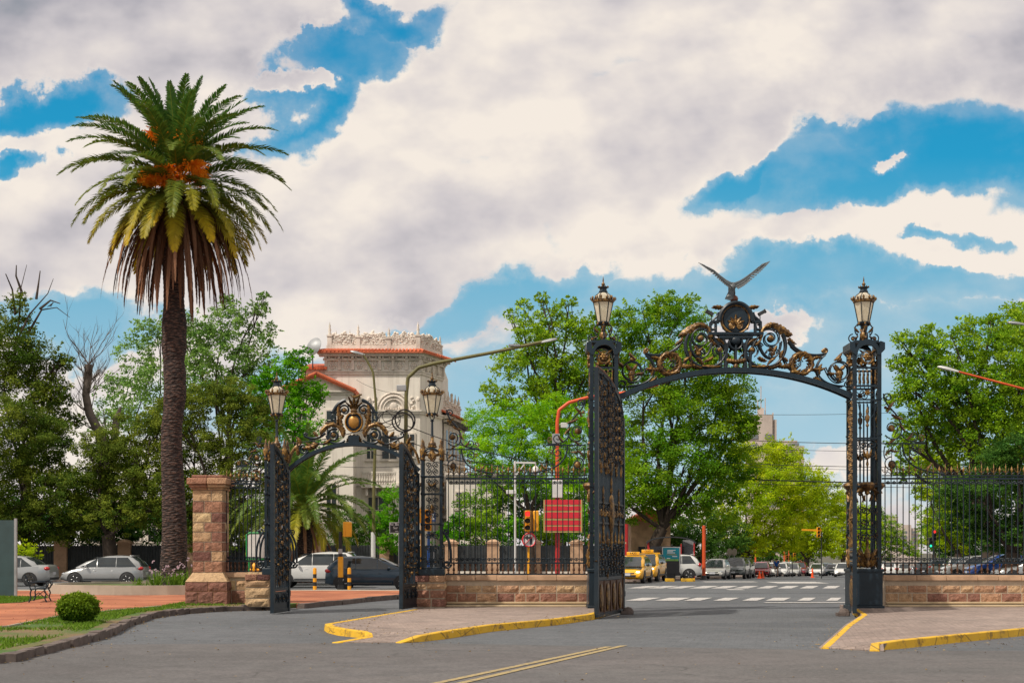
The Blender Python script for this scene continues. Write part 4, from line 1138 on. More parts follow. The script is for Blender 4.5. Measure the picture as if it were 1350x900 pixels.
small_pier('slender iron lantern pier at the left side of the small gateway', X_(362.5, 37.65), pzl + .0)
# plinth below the left pier down to its pedestal
# ---- gate leaves: built in the plane u (0 hinge .. width) , z
def gate_leaf(label, hinge, free, zb, z_free, z_hinge, small=False):
    hx, hy = hinge; fx, fy = free; W_ = math.hypot(fx - hx, fy - hy); rz = math.atan2(fy - hy, fx - hx)
    t = thing('gate_leaf', label, 'gate leaf', (hx, hy, zb), rz)
    H1, H0 = z_free - zb, z_hinge - zb                     # free and hinge heights
    def top(u): k = u / W_; return H0 + (H1 - H0) * (1 - (1 - k) ** 2) ** .5 if not small else H0 + (H1 - H0) * math.sin(k * PI / 2)
    st = MB(); st.box(0, 0, H0 / 2 + .05, .12, .09, H0 + .1); st.build('stile', M['iron'], t)
    st = MB(); st.box(W_ - .06, 0, H1 / 2 + .03, .13, .10, H1 + .06); st.build('stile', M['iron'], t)
    ra = MB(); kp = .95 if not small else .62
    for zz, h_ in ((.05, .10), (kp, .08), (H0 * .46, .05)): ra.box(W_ / 2, 0, zz, W_ - .1, .06, h_)
    if not small: ra.box(W_ / 2, 0, H0 * .56, W_ - .1, .06, .05)
    n = 26; pts = [(W_ * i / n, 0, top(W_ * i / n)) for i in range(n + 1)]
    for a, b in zip(pts[:-1], pts[1:]): ra.beam(a, b, .07, .09)
    ra.build('frame_rail', M['iron'], t)
    cr = MB()
    for i in range(int(n * 1.2)):
        u_ = W_ * (i + .5) / (n * 1.2); cr.ball((u_, 0, top(u_) + .07), (.035, .035, .06), 6)
    cr.build('cresting', M['gold'] if small else simple_bronze, t, smooth=True)
    nb = int(W_ / (.155 if not small else .17))
    for i in range(nb):
        u_ = W_ * (i + .75) / (nb + .5); b = MB(); b.box(0, 0, (kp + top(u_)) / 2, .034, .034, top(u_) - kp); b.build('bar', M['iron'], t, loc=(u_, 0, 0))
    dk, gd = MB(), MB()
    for yy in (-.04, .04):
        if not small:
            # top dense cluster
            k = 0
            for i in range(9):
                u_ = W_ * (i + .7 + .3 * math.sin(i * 4.7)) / 9.6
                zz = top(u_) - .22 - .1 * math.cos(i * 3.1)
                while zz > H0 * .76 + .12 * math.sin(i * 2.1):
                    s_ = 1 if (k % 2) else -1
                    scroll(dk, gd, u_, zz, .15, 90 * s_, s_ * 1.5, .016, 2, yy); rosette(gd, u_ + .1, zz - .12, .07, yy, 5)
                    leafshape(gd, u_, zz - .1, .22, .05, 200 + 137 * k, curl=.3)
                    zz -= .26; k += 1
            for i in range(5):
                u_ = W_ * (i + .7) / 5.4; gd.lathe([(.005, 0), (.035, .05), (.02, .10), (.045, .16), (.03, .24), (.02, .32)], (u_, yy, H0 * .70), 6)
            # middle band
            zm = H0 * .51
            for i in range(9):
                u_ = W_ * (i + .6) / 9.2; rosette(gd, u_, zm, .10, yy, 5); scroll(dk, gd, u_, zm + .12, .12, 90, (1 if i % 2 else -1) * 1.4, .014, 1, yy)
            gd.ball((W_ * .5, yy, zm), (.22, .07, .52), 10)
            for u_, q in ((.22, .34), (.8, .34), (.5, 1.0)):
                gd.lathe([(.005, -.1), (.025, .02), (.012, .1), (.04, .2), (.015, .3), (.03, .42), (.004, .55)], (W_ * u_, yy, zm + q * .4), 6)
                gd.lathe([(.004, -.6), (.025, -.46), (.012, -.36), (.04, -.24), (.015, -.14), (.03, -.06), (.01, 0)], (W_ * u_, yy, zm - q * .4), 6)
            # tall finial and low cluster
            gd.lathe([(.02, 0), (.04, .1), (.02, .2), (.05, .32), (.02, .45), (.03, .6), (.005, .8)], (W_ * .5, yy, H0 * .36), 6)
            for i in range(7):
                u_ = W_ * (i + .6) / 7.2; gd.lathe([(.02, 0), (.05, .06), (.02, .12), (.03, .2), (.003, .34)], (u_, yy, H0 * .355), 6)
            k = 0
            for i in range(9):
                u_ = W_ * (i + .6) / 9.3; zz = H0 * .33
                while zz > kp + .12:
                    s_ = 1 if (k % 2) else -1
                    scroll(dk, gd, u_, zz, .14, 90 * s_, s_ * 1.5, .016, 2, yy); leafshape(gd, u_, zz, .26, .06, 70 + 97 * k, curl=.3)
                    zz -= .25; k += 1
            for i in range(4):                      # oval shields of the kick panel
                u_ = W_ * (i + .62) / 4.25; gd.ball((u_, yy * .8, kp * .5), (.19, .035, kp * .38), 10)
        else:
            k = 0
            for i in range(4):
                u_ = W_ * (i + .6) / 4.2; zz = top(u_) - .2
                while zz > kp + .2:
                    s_ = 1 if (k % 2) else -1; dens = zz > H0 * .72 or zz < H0 * .42 or i in (1, 2)
                    if dens:
                        scroll(dk, gd, u_, zz, .12, 90 * s_, s_ * 1.5, .014, 2, yy); rosette(gd, u_ + .09 * math.sin(k * 2.3), zz - .08, .030 + .02 * (k % 3), yy, 5)
                    else: gd.ball((u_, yy, zz), (.03, .03, .06), 6)
                    zz -= .25; k += 1
            for i in range(4):
                u_ = W_ * (i + .6) / 4.2; scroll(dk, gd, u_, kp * .6, .13, 90, (1 if i % 2 else -1) * 1.5, .016, 0, yy)
    zc_ = [(kp, 'kick_panel_ornament'), (H0 * .345, 'lower_ornament'), (H0 * .42, 'finial_row'), (H0 * .66, 'middle_ornament'), (99, 'upper_ornament')] if not small else [(kp, 'kick_panel_ornament'), (H0 * .42, 'lower_ornament'), (H0 * .72, 'middle_ornament'), (99, 'upper_ornament')]
    zones(gd, zc_, M['gold'], t); zones(dk, [(a, b + '_frame') for a, b in zc_], M['iron'], t)
    o = MB(); o.box(W_ / 2, 0, kp / 2, W_ - .12, .022, kp - .1)
    if not small:
        for i in range(5): o.box(W_ * (i + .12) / 4.25 + .02, 0, kp / 2, .06, .07, kp - .12)
    o.build('kick_panel', simple_bronze if not small else M['iron'], t, bevel=.006)
    o = MB()
    for zz in (.5, H0 * .5, H0 - .3): o.lathe([(.05, -.08), (.06, -.06), (.06, .06), (.05, .08)], (-.05, 0, zz), 8)
    o.build('hinge', M['iron'], t)
    return t
gate_leaf('tall iron gate leaf with gilt ornament standing open at the left main pier', (2.985, 36.75), (2.08, 33.75), .035, Z_(487, 33.75), Z_(556, 36.75))
gate_leaf('tall iron gate leaf seen edge-on, open at the right main pier', (9.14, 36.75), (8.46, 33.7), .14, Z_(515, 33.75), Z_(575, 36.75))
gate_leaf('small iron gate leaf open at the left side of the small gateway', (X_(381, 37.9), 37.75), (X_(359, 36.4), 36.35), .02, Z_(588, 36.35), Z_(624, 37.75), True)
gate_leaf('small iron gate leaf open in front of the middle lantern pier', (X_(551, 37.75), 37.6), (X_(529, 36.1), 36.0), .145, Z_(588, 36.1), Z_(628, 37.6), True)

# ---- stone gate stops
for (px, y, nm) in ((828, 36.4, 'small dark stone gate stop beside the left main gate leaf'), (1113, 35.4, 'small dark stone gate stop beside the right main gate leaf')):
    o = MB(); o.ball((0, 0, .06), (.16, .14, .14), 8); o.box(-.05, 0, .04, .3, .25, .09); q = o.build('gate_stop', M['kerbstone'], loc=(X_(px, y), y, 0), bevel=.01); tag(q, nm, 'gate stop')
# ---------------------------------------------------------------- arches
def arch_thing(label, Y, xa, dz, span, ends, peak, th):
    t = thing('gate_arch', label, 'gate arch', (X_(xa, Y), Y, 0))
    return t
def make_main_arch():
    Y = 37.45; xa = 969.5; s = F0 / Y
    t = thing('gate_arch', 'wide curved iron arch with gilt wreaths and crest spanning the main gateway', 'gate arch', (X_(xa, Y), Y, 0))
    P = lambda d, py: (d / s, (HZ0 - py) / s + EYE)
    dk, gd, bm_ = MB(), MB(), MB()
    za, zp = P(0, 523)[1], P(0, 488)[1]; hs = 153 / s; rise = zp - za; Rr = (hs * hs + rise * rise) / (2 * rise); cz = zp - Rr
    def az(x): return cz + math.sqrt(Rr * Rr - x * x)
    n = 40
    for yy in (-.16, .16):
        pts = [(-hs + 2 * hs * i / n) for i in range(n + 1)]
        for a, b in zip(pts[:-1], pts[1:]):
            bm_.beam((a, yy, az(a)), (b + .002, yy, az(b + .002) if b < hs else az(b)), .06, .13)
            if yy < 0: bm_.beam((a, 0, az(a) + .05), (b, 0, az(b) + .05), .34, .02)
    bm_.build('arch_beam', M['iron_box'], t)
    r = s
    for yo in (-.10, .10):
        for m in (-1, 1):
            def c(pts): return [(m * P(d, y)[0], yo, P(d, y)[1]) for d, y in pts]
            def B(o, th, *q, n=16):
                q = [P(*k) for k in q]; o.tube([(m * x, yo, z) for x, _, z in bez(*q, n=n)], th, 6)
            def S(o, th, d, y, rad, a0, turns, rend=.15):
                x, z = P(d, y); o.tube([(m * px_, yo, pz_) for px_, _, pz_ in spiral_pts(x, z, rad / r, rad * rend / r, a0, turns)], th, 6)
            def LF(d, y, L_, w_, ang, curl=.25, lobes=4):
                x, z = P(d, y); q = MB(); leafshape(q, 0, 0, L_ / r, w_ / r, ang, curl=curl, lobes=lobes)
                gd.add([(m * (v[0] + x), v[1] + yo, v[2] + z) for v in q.v], q.f)
            def BL(o, d, y, rad, dy=.05):
                x, z = P(d, y); o.ball((m * x, yo, z), (rad / r, dy, rad / r), 8)
            # large C scroll
            B(dk, .036, (11, 452), (10, 470), (22, 486), (40, 484)); B(dk, .036, (40, 484), (62, 482), (72, 458), (62, 440))
            S(dk, .020, 46, 446, 14, 150, -1.9); S(dk, .018, 21, 461, 9.5, -60, 1.7); S(dk, .018, 49, 466, 9, 180, -1.5)
            B(dk, .024, (31, 452), (36, 478), (58, 480), (60, 450)); B(dk, .02, (33, 446), (31, 430), (48, 424), (58, 436))
            B(dk, .02, (12, 470), (14, 450), (30, 446), (36, 456))
            BL(gd, 46, 446, 4); BL(gd, 21, 461, 3.5); BL(gd, 49, 466, 3)
            B(gd, .042, (34, 438), (38, 424), (54, 424), (66, 440))
            LF(46, 427, 30, 6.0, -22, -.18, 6); LF(38, 432, 16, 4.5, 35, -.3); LF(56, 430, 22, 5, -42, .15, 4); LF(70, 445, 12, 3, -70, .5)
            LF(20, 483, 26, 3.6, -6, .12); LF(44, 485, 18, 3, 8, .2); LF(15, 455, 14, 3.5, 60, -.4); LF(54, 456, 15, 3.2, 230, .3); LF(30, 470, 12, 3, -50, .4); LF(62, 462, 12, 3, -120, .4)
            LF(25, 455, 12, 3, 20, .5); LF(52, 472, 12, 3, -160, .4); LF(44, 458, 9, 2.6, -60, .3); LF(58, 474, 10, 2.5, -100, .3)
            # tail bar sweeping out
            B(dk, .030, (70, 450), (80, 464), (98, 472), (119, 466)); B(dk, .018, (73, 456), (90, 474), (110, 472), (116, 467)); S(gd, .03, 117, 462, 3.5, -90, 1.1)
            B(dk, .022, (62, 470), (70, 492), (90, 500), (98, 480))
            # wreath
            x, z = P(87, 479)
            gd.tube([(m * (x + 13.5 / r * math.cos(a)), yo, z + 13.5 / r * math.sin(a)) for a in [2 * PI * i / 24 for i in range(24)]], .050, 6, closed=True)
            for i in range(26):
                a = 2 * PI * i / 26; LF(87 + 13.5 * math.cos(a), 479 - 13.5 * math.sin(a), 7, 2.2, math.degrees(a) + 110 + (30 if i % 2 else -40), .2, 2)
            LF(72, 484, 14, 3.5, 160, .3); LF(101, 486, 16, 3.5, -20, .4); LF(100, 474, 12, 3, 40, -.5); BL(gd, 75, 490, 2.5); BL(gd, 68, 482, 3)
            LF(68, 477, 10, 3, 120, .4); LF(80, 494, 12, 3, 10, .3)
            S(dk, .016, 83, 480, 6, 30, 1.2); LF(84, 476, 8, 2, 60, .3)
            # outer S scroll with round
            B(dk, .024, (118, 468), (98, 482), (104, 508), (142, 509)); S(dk, .022, 137, 489, 13.5, 200, -1.0, .8); S(dk, .018, 149, 506, 5, 0, 1, .6)
            B(dk, .018, (118, 484), (124, 500), (132, 508), (142, 502))
            LF(137, 503, 16, 4, 90, .15, 4); LF(137, 488, 10, 3, 150, -.3); LF(137, 488, 10, 3, 30, .3); BL(gd, 137, 492, 4.5); LF(131, 474, 12, 2.8, 20, .5); BL(gd, 137, 474, 2.6); LF(110, 494, 14, 3, 100, -.4); LF(121, 491, 10, 2.6, -30, .4); LF(148, 484, 10, 2.6, 60, -.4)
            LF(104, 496, 12, 3, -60, .4)
            # crest side brackets
            B(dk, .045, (24, 440), (14, 444), (11, 462), (13, 486)); B(dk, .035, (34, 440), (22, 450), (17, 470), (20, 484)); BL(gd, 33, 443, 3, .06)
            dk.beam((m * P(21, 421)[0], yo, P(0, 424)[1]), (m * P(33, 424)[0], yo, P(0, 424)[1]), .05)
            for dd in (26, 33): dk.beam((m * P(dd, 0)[0], yo, P(0, 424)[1]), (m * P(dd, 0)[0], yo, P(0, 439)[1]), .045)
            S(dk, .022, 29.5, 431, 4.5, 90, -.8, .6)
            B(dk, .062, (22, 423), (20, 408), (12, 400), (0, 399.5)); B(dk, .03, (31, 424), (28, 418), (24, 420), (23, 412))
            LF(15, 406, 16, 3, 12, -.1)
        # middle pieces
        z1 = P(0, 440)[1]; dk.box(0, yo, z1, 72 / s, .12, .07); dk.box(0, yo, z1 - .10, 44 / s, .10, .06)
        def cb(o, d, y, rx, rz_, dy): x, z = P(d, y); o.ball((x, yo, z), (rx / r, dy, rz_ / r), 8)
        def lf(o, d, y, L_, w_, a, cu, lo=4):
            x, z = P(d, y); leafshape(o, x, z, L_ / r, w_ / r, a, curl=cu, lobes=lo)
        cb(dk, 0, 449, 7, 6, .08)
        for a in (-150, -120, -90, -60, -30): lf(dk, 0, 450, 17, 3.4, a, 0)
        dk.tube(arc_pts(0, P(0, 452)[1], 8.5 / r, 0, 360, yo), .03, 6)
        dk.tube([(0, yo, P(0, 455)[1]), (0, yo, P(0, 486)[1])], .03, 6)
        for k in range(-3, 4): cb(gd, k * 3.6, 474 + abs(k) * -.5 + 2.5, 2.9, 2.9, .07)
        for m in (-1, 1): lf(gd, m * 2, 480, 11, 3, 90 - m * 50, m * .4); lf(gd, m * 6, 470, 9, 2.4, 90 - m * 70, m * .5)
        cb(gd, 0, 483, 3, 4, .06)
    dk.build('scrollwork', M['iron'], t, smooth=True); gd.build('gilt_ornament', M['gold'], t, smooth=True)
    # medallion
    med = MB(); x, z = P(0, 421); my = Matrix.Translation((0, 0, z)) @ Matrix.Rotation(PI / 2, 4, 'X')
    med.lathe([(.33, -.06), (.36, -.03), (.36, .03), (.33, .06)], (0, 0, 0), 28, M=my)
    for i in range(10):
        a = 2 * PI * i / 10; med.ball((.37 * math.cos(a), 0, z + .37 * math.sin(a)), (.07, .05, .07), 6)
    mo = med.build('medallion', M['iron_box'], t)
    o = MB(); o.tube(arc_pts(0, z, .385, 0, 360, -.07, 32), .028, 6); o.tube(arc_pts(0, z, .385, 0, 360, .07, 32), .028, 6)
    for yy in (-.09, .09):
        for a in (90, 62, 118, 34, 146):
            q = MB(); leafshape(q, 0, z - .16, .30 if a == 90 else .26, .052, a, curl=(0 if a == 90 else (.12 if a > 90 else -.12)), y0=-.02, y1=.02)
            o.add([(v[0], v[1] + yy, v[2]) for v in q.v], q.f)
        for m in (-1, 1): o.tube([(m * a_, yy, b_) for a_, _, b_ in spiral_pts(.10, z - .19, .085, .02, 60, -1.5)], .024, 6); o.ball((m * .10, yy, z - .19), (.04, .03, .04), 6)
    o.build('gilt_palmette', M['gold'], mo, smooth=True)
    # little floodlights bolted to the crest
    for m in (-1, 1):
        o = MB(); x_, z_ = P(33 * m, 413); Mx = Matrix.Translation((x_ + m * .02, -.05, z_ + .01)) @ Matrix.Rotation(R(-m * 28), 4, 'Y')
        o.box(0, 0, 0, .20, .12, .09, M=Mx); o.beam((x_ - m * .02, -.05, z_ - .22), (x_ - m * .02, -.05, z_), .025); o.box(m * .11, 0, 0, .03, .14, .11, M=Mx)
        o.build('floodlight', M['dark'], t, bevel=.008)
    return P(0, 393)[1], X_(xa, Y), Y
cz_, cx_, cy_ = make_main_arch()

def make_small_arch():
    Y = 37.95; xa = 466.7; s = F0 / Y; r = s
    t = thing('gate_arch', 'narrow curved iron arch with gilt oval shield over the small gateway', 'gate arch', (X_(xa, Y), Y, 0))
    P = lambda d, py: (d / s, (HZ0 - py) / s + EYE)
    bm_, dk, gd = MB(), MB(), MB()
    za, zp = P(0, 619)[1], P(0, 585)[1]; hs = 86 / s; rise = zp - za; Rr = (hs * hs + rise * rise) / (2 * rise); cz = zp - Rr
    def az(x): return cz + math.sqrt(Rr * Rr - x * x)
    n = 28; pts = [(-hs + 2 * hs * i / n) for i in range(n + 1)]
    for yy in (-.12, .12):
        for a, b in zip(pts[:-1], pts[1:]):
            bm_.beam((a, yy, az(a)), (b, yy, az(b)), .045, .10)
            if yy < 0: bm_.beam((a, 0, az(a) + .035), (b, 0, az(b) + .035), .26, .015)
    bm_.build('arch_beam', M['iron_box'], t)
    for yo in (-.07, .07):
        for m in (-1, 1):
            def B(o, th, *q, n=14):
                q = [P(*k) for k in q]; o.tube([(m * x, yo, z) for x, _, z in bez(*q, n=n)], th, 6)
            def S(o, th, d, y, rad, a0, turns, rend=.15):
                x, z = P(d, y); o.tube([(m * a_, yo, b_) for a_, _, b_ in spiral_pts(x, z, rad / r, rad * rend / r, a0, turns)], th, 6)
            def LF(d, y, L_, w_, ang, curl=.25, lobes=4, o=None):
                x, z = P(d, y); q = MB(); leafshape(q, 0, 0, L_ / r, w_ / r, ang, curl=curl, lobes=lobes); (o or gd).add([(m * (v[0] + x), v[1] + yo, v[2] + z) for v in q.v], q.f)
            def BL(o, d, y, rad): x, z = P(d, y); o.ball((m * x, yo, z), (rad / r, .045, rad / r), 8)
            # dark horns
            B(dk, .05, (11, 527), (20, 530), (24, 536), (27, 543)); dk.beam((m * P(23, 0)[0], yo, P(0, 543)[1]), (m * P(31, 0)[0], yo, P(0, 543)[1]), .05)
            for dd in (25, 29.5): dk.beam((m * P(dd, 0)[0], yo, P(0, 543)[1]), (m * P(dd, 0)[0], yo, P(0, 558)[1]), .035)
            S(dk, .02, 27, 550, 4, 90, -.9, .6)
            S(dk, .024, 12.5, 540, 7.5, -20, 1.6); BL(gd, 12.5, 540, 3)
            B(gd, .045, (19, 533), (22, 542), (18, 556), (14, 570)); LF(20, 535, 18, 3.5, -95, .12, 4); LF(17, 552, 16, 3.5, -80, -.25); LF(15, 562, 14, 3.2, -110, .3); LF(14, 546, 12, 3, -60, .3)
            # lower arc leaf
            B(gd, .05, (14, 574), (18, 556), (34, 554), (44, 570)); LF(18, 563, 20, 4, 35, -.35, 5); LF(32, 558, 18, 4, -40, -.1, 4); LF(40, 566, 10, 3, -80, .3); LF(22, 560, 9, 2.6, 100, .2)
            S(dk, .028, 27, 573, 9, 120, -1.8); BL(gd, 27, 573, 3); B(dk, .03, (36, 574), (33, 586), (20, 586), (12, 580))
            B(dk, .035, (38, 570), (46, 578), (56, 580), (65, 574)); S(dk, .02, 63, 572, 3, -90, 1.0); B(dk, .022, (34, 583), (44, 588), (52, 582), (58, 579))
            LF(30, 578, 12, 3.2, -50, .3); LF(46, 576, 10, 2.8, 30, .3)
            # reclining gilt leaf mass and small scroll
            LF(47, 584, 22, 4.2, -32, .25, 5); LF(50, 590, 14, 3.5, 10, .3); BL(gd, 52, 586, 4); BL(gd, 58, 590, 3)
            S(dk, .024, 66, 592, 6.5, 90, -1.6); LF(70, 586, 12, 3, 80, -.3); LF(74, 600, 18, 3.6, 95, -.1); BL(gd, 75, 590, 3.4); B(dk, .022, (60, 594), (68, 604), (76, 606), (80, 616))
            B(gd, .035, (71, 586), (80, 588), (84, 600), (86, 610))
        x0, zc = P(0, 569); leafshape(gd, 0, zc - .05, 12 / r, 4 / r, -90, curl=0)
        for m in (-1, 1):
            q = MB(); leafshape(q, m * 4 / r, P(0, 572)[1], 12 / r, 3.4 / r, -90 + m * 18, curl=m * .2); gd.add(q.v, q.f)
        dk.box(0, yo, P(0, 579)[1], 14 / s, .06, 11 / s)
        # plume
        for a, l in ((90, 25), (78, 23), (102, 23), (66, 17), (114, 17)):
            q = MB(); leafshape(q, 0, P(0, 543)[1], l / r, 2.6 / r, a, curl=(0 if a == 90 else (90 - a) * -.012)); gd.add(q.v, q.f)
        q = P(0, 521); gd.tube([(.02, yo, q[1] - .05), (.12, yo, q[1] + .0), (.22, yo, q[1] + .04)], [.03, .025, .012], 5); gd.tube([(-.02, yo, q[1] - .05), (-.09, yo, q[1] + .02)], [.03, .012], 5)
        gd.lathe([(.09, 0), (.07, .05), (.10, .1), (.05, .16)], (0, yo, P(0, 546)[1]), 8)
    dk.build('scrollwork', M['iron'], t, smooth=True); gd.build('gilt_ornament', M['gold'], t, smooth=True)
    o = MB(); z = P(0, 556)[1]; o.ball((0, 0, z), (.26, .10, .29), 16); sh = o.build('shield', M['iron_box'], t, smooth=True)
    o = MB(); o.ball((0, 0, z), (.19, .13, .22), 16); o.tube([(.235 * math.cos(a), -.08, z + .265 * math.sin(a)) for a in [2 * PI * i / 24 for i in range(24)]], .02, 5, closed=True)
    for i in range(18):
        a = 2 * PI * i / 18; o.ball((.23 * math.cos(a), -.10, z + .26 * math.sin(a)), .014, 4)
    o.build('shield_boss', M['gold_smooth'], sh, smooth=True)
M['gold_smooth'] = simple('ochre_gilt_oval', (.42, .20, .035), .4, .3, .35, 5)
make_small_arch()

# ---------------------------------------------------------------- condor
def condor():
    s = F0 / cy_
    t = thing('condor_statue', 'dark metal condor with raised wings standing on top of the main arch', 'statue', (cx_ - .06, cy_, cz_ - .14))
    o = MB(); o.lathe([(.03, -.02), (.05, .03), (.10, .07), (.12, .13), (.10, .19), (.05, .22), (.03, .24)], (0.02, 0, 0), 12); o.build('ball', M['copper'], t, smooth=True)
    o = MB()
    # body: loft of ellipses from tail to head (back towards the camera)
    st = [(-.10, .06, .16, -.14, .025), (-.07, .02, .30, -.10, .035), (-.05, .10, .36, -.06, .05)]
    rings = [(-.13, -.12, .17, .11, .020), (-.11, -.10, .24, .10, .03), (-.08, -.04, .32, .09, .055), (-.05, .0, .40, .115, .09), (-.02, .02, .47, .135, .11), (0, .04, .535, .14, .11), (0, .08, .59, .10, .085), (0, .14, .60, .05, .05), (0, .20, .575, .045, .045), (0, .25, .55, .03, .03), (0, .30, .52, .008, .01)]
    n = 10; vs = []
    for (x, y, z, rx, ry) in rings:
        for k in range(n):
            a = 2 * PI * k / n; vs.append((x + rx * math.cos(a), y + ry * math.sin(a), z + ry * .35 * math.sin(a)))
    fs = [(i * n + k, i * n + (k + 1) % n, (i + 1) * n + (k + 1) % n, (i + 1) * n + k) for i in range(len(rings) - 1) for k in range(n)]
    fs += [tuple(range(n)), tuple((len(rings) - 1) * n + k for k in range(n))]
    o.add(vs, fs)
    for k in range(-3, 4):                                # tail feathers
        o.prism([(-.10 + k * .028, .30), (-.06 + k * .022, .30), (-.145 + k * .040, .055 + abs(k) * .012), (-.175 + k * .040, .075 + abs(k) * .012)], -.13 - .004 * k, -.115 - .004 * k)
    for sx in (-1, 1):                                    # wings: leading arm + separate feathers
        root = Vector((sx * .07, .03, .52)); elbow = Vector((sx * .42, .05, .70)); wrist = Vector((sx * .66, .02, .86)); tip = Vector((sx * .92, -.03, 1.06))
        if sx < 0: elbow += Vector((0, 0, .04)); wrist += Vector((.02, 0, .04)); tip += Vector((0, 0, -.03))
        arm = [root, root.lerp(elbow, .5) + Vector((0, 0, -.015)), elbow, wrist, wrist.lerp(tip, .6), tip]
        o.tube(arm, [.07, .055, .045, .032, .02, .006], 7)
        def armp(t_):
            k = t_ * (len(arm) - 1); i = min(int(k), len(arm) - 2); return arm[i].lerp(arm[i + 1], k - i)
        nf = 20
        for i in range(nf):
            t_ = i / (nf - 1); p = armp(t_); out = (tip - root).normalized()
            L_ = .34 - .10 * t_ if t_ < .6 else .28
            d = (Vector((0, -.62, -.42)) + out * (.15 + 1.0 * t_ ** 2)).normalized()
            wv_ = out * .030; q = p + d * L_
            o.add([p - wv_, p + wv_, q + wv_ * .9, q + d * .03, q - wv_ * .9, p - wv_ + Vector((0, .012, .012)), p + wv_ + Vector((0, .012, .012)), q + wv_ * .9 + Vector((0, .01, .01)), q - wv_ * .9 + Vector((0, .01, .01))], [(0, 1, 2, 3, 4), (5, 6, 7, 8), (0, 1, 6, 5), (1, 2, 7, 6), (0, 4, 8, 5)])
            if i % 2 == 0:
                q = p + d * L_ * .5 + Vector((0, -.01, .015)); o.add([p - wv_ * 2, p + wv_ * 2, q + wv_ * 1.6, q - wv_ * 1.6], [(0, 1, 2, 3)])
    for sx in (-1, 1): o.tube([(sx * .05 - .03, .02, .38), (sx * .05, .02, .28), (sx * .04, .0, .19)], [.05, .03, .02], 6)
    o.tube([(0, .26, .55), (0, .31, .535), (0, .325, .51)], [.022, .016, .004], 5)
    b = o.build('bird_body', M['condor'], t, smooth=True); b.scale.x = .84
M['copper'] = simple('weathered_copper', (.16, .06, .035), .45, .4, .4, 8)
M['condor'] = simple('grey_patinated_bronze', (.085, .095, .10), .5, .3, .4, 7, .2)
condor()
# ---------------------------------------------------------------- palms
M['frond'] = fol_mat('palm_frond_green', (.065, .160, .024), (.72, .50, .012), .34, .5, .3)
M['frond_dead'] = fol_mat('dry_palm_frond', (.050, .024, .016), (.28, .145, .085), .08, .9, .05)
M['fruit'] = fol_mat('orange_date_stalks', (1.0, .30, .015), (1.0, .52, .05), .4, .7)
def frond_mesh(name, L_, el0, droop, nl, wl, seed, mat, col=(0.0, .5), tipcol=None, vang=38, dead=False, pw=1.5, ribw=.03):
    """one pinnate frond in the XZ plane, stalk at the origin"""
    r = np.random.default_rng(seed); n = 40
    pts = [np.array([0., 0., 0.])]; ang = []
    for i in range(n):
        t = i / n; e = R(el0) - R(droop) * (t ** pw); ang.append(e)
        pts.append(pts[-1] + np.array([math.cos(e), 0, math.sin(e)]) * L_ / n)
    pts = np.array(pts); ang.append(ang[-1])
    vs = []; cs = []
    def at(t):
        k = min(t * n, n - 1e-6); i = int(k); f = k - i
        return pts[i] * (1 - f) + pts[i + 1] * f, ang[i]
    for i in range(nl):
        t = .10 + .9 * i / nl
        for sd in (-1, 1):
            tt = min(.999, t + r.uniform(-.004, .004)); p, e = at(tt)
            T = np.array([math.cos(e), 0, math.sin(e)]); U = np.array([-math.sin(e), 0, math.cos(e)]); Bv = np.array([0, 1., 0])
            ll = wl * (math.sin(PI * min(1, (tt * .86 + .12))) ** .6) * r.uniform(.85, 1.1)
            if tt < .2: ll *= .35 + 3.2 * (tt - .1) * 2
            if dead: ll *= .7
            fw = .62 + .5 * tt; va = R(vang + r.uniform(-14, 14))
            d = T * fw + (Bv * sd * math.cos(va) + U * math.sin(va)) * (1.0 if not dead else .28); d = d / np.linalg.norm(d)
            g_ = np.array([0, 0, -1.])
            mid = p + d * ll * .55 + g_ * ll * .03; tip = p + d * ll + g_ * ll * (.20 if not dead else .3) 
            wd = T * (.031 if not dead else .055) * (1 + .3 * r.random())
            c = [np.clip(col[0] + r.normal(0, .04) + (tipcol or 0) * tt ** 2, 0, 1), np.clip(col[1] + r.normal(0, .09), 0, 1), 0]
            vs.append([p - wd * .6, p + wd * .6, mid + wd, mid - wd]); cs.append(c)
            vs.append([mid - wd, mid + wd, tip + wd * .15, tip - wd * .15]); cs.append(c)
    # midrib
    for i in range(n):
        w_ = ribw * (1 - i / n * .85); a, b = pts[i], pts[i + 1]
        for off in ((0, w_, 0), (0, 0, w_ * .6)):
            o_ = np.array(off); vs.append([a - o_, a + o_, b + o_, b - o_]); cs.append([min(1, col[0] + .22), .62 if not dead else .45, 0])
    return np_mesh(name, np.array(vs), 4, np.array(cs), mat)
def trunkmat():
    m, nt, b = nmat('palm_trunk_bark')
    tc = nt.nodes.new('ShaderNodeTexCoord'); mp = nt.nodes.new('ShaderNodeMapping'); mp.inputs['Scale'].default_value = (1, 1, 3.2); L(nt, tc.outputs['Object'], mp.inputs[0])
    vo = nt.nodes.new('ShaderNodeTexVoronoi'); vo.inputs['Scale'].default_value = 5.5; L(nt, mp.outputs[0], vo.inputs['Vector'])
    f = noise(nt, 3, 5, .7)
    c = ramp(nt, vo.outputs['Distance'], [(.05, (.17, .10, .075)), (.35, (.075, .048, .040)), (.6, (.022, .015, .014))])
    c = mixc(nt, .45, c, ramp(nt, f, [(.3, (.15, .15, .15)), (.7, (.8, .72, .68))]), 'OVERLAY')
    L(nt, c, b.inputs['Base Color']); b.inputs['Roughness'].default_value = .92
    iv = nt.nodes.new('ShaderNodeMath'); iv.operation = 'SUBTRACT'; iv.inputs[0].default_value = 1; L(nt, vo.outputs['Distance'], iv.inputs[1]); bump(nt, b, iv.outputs[0], 1, .06)
    return m
M['palm_bark'] = trunkmat()
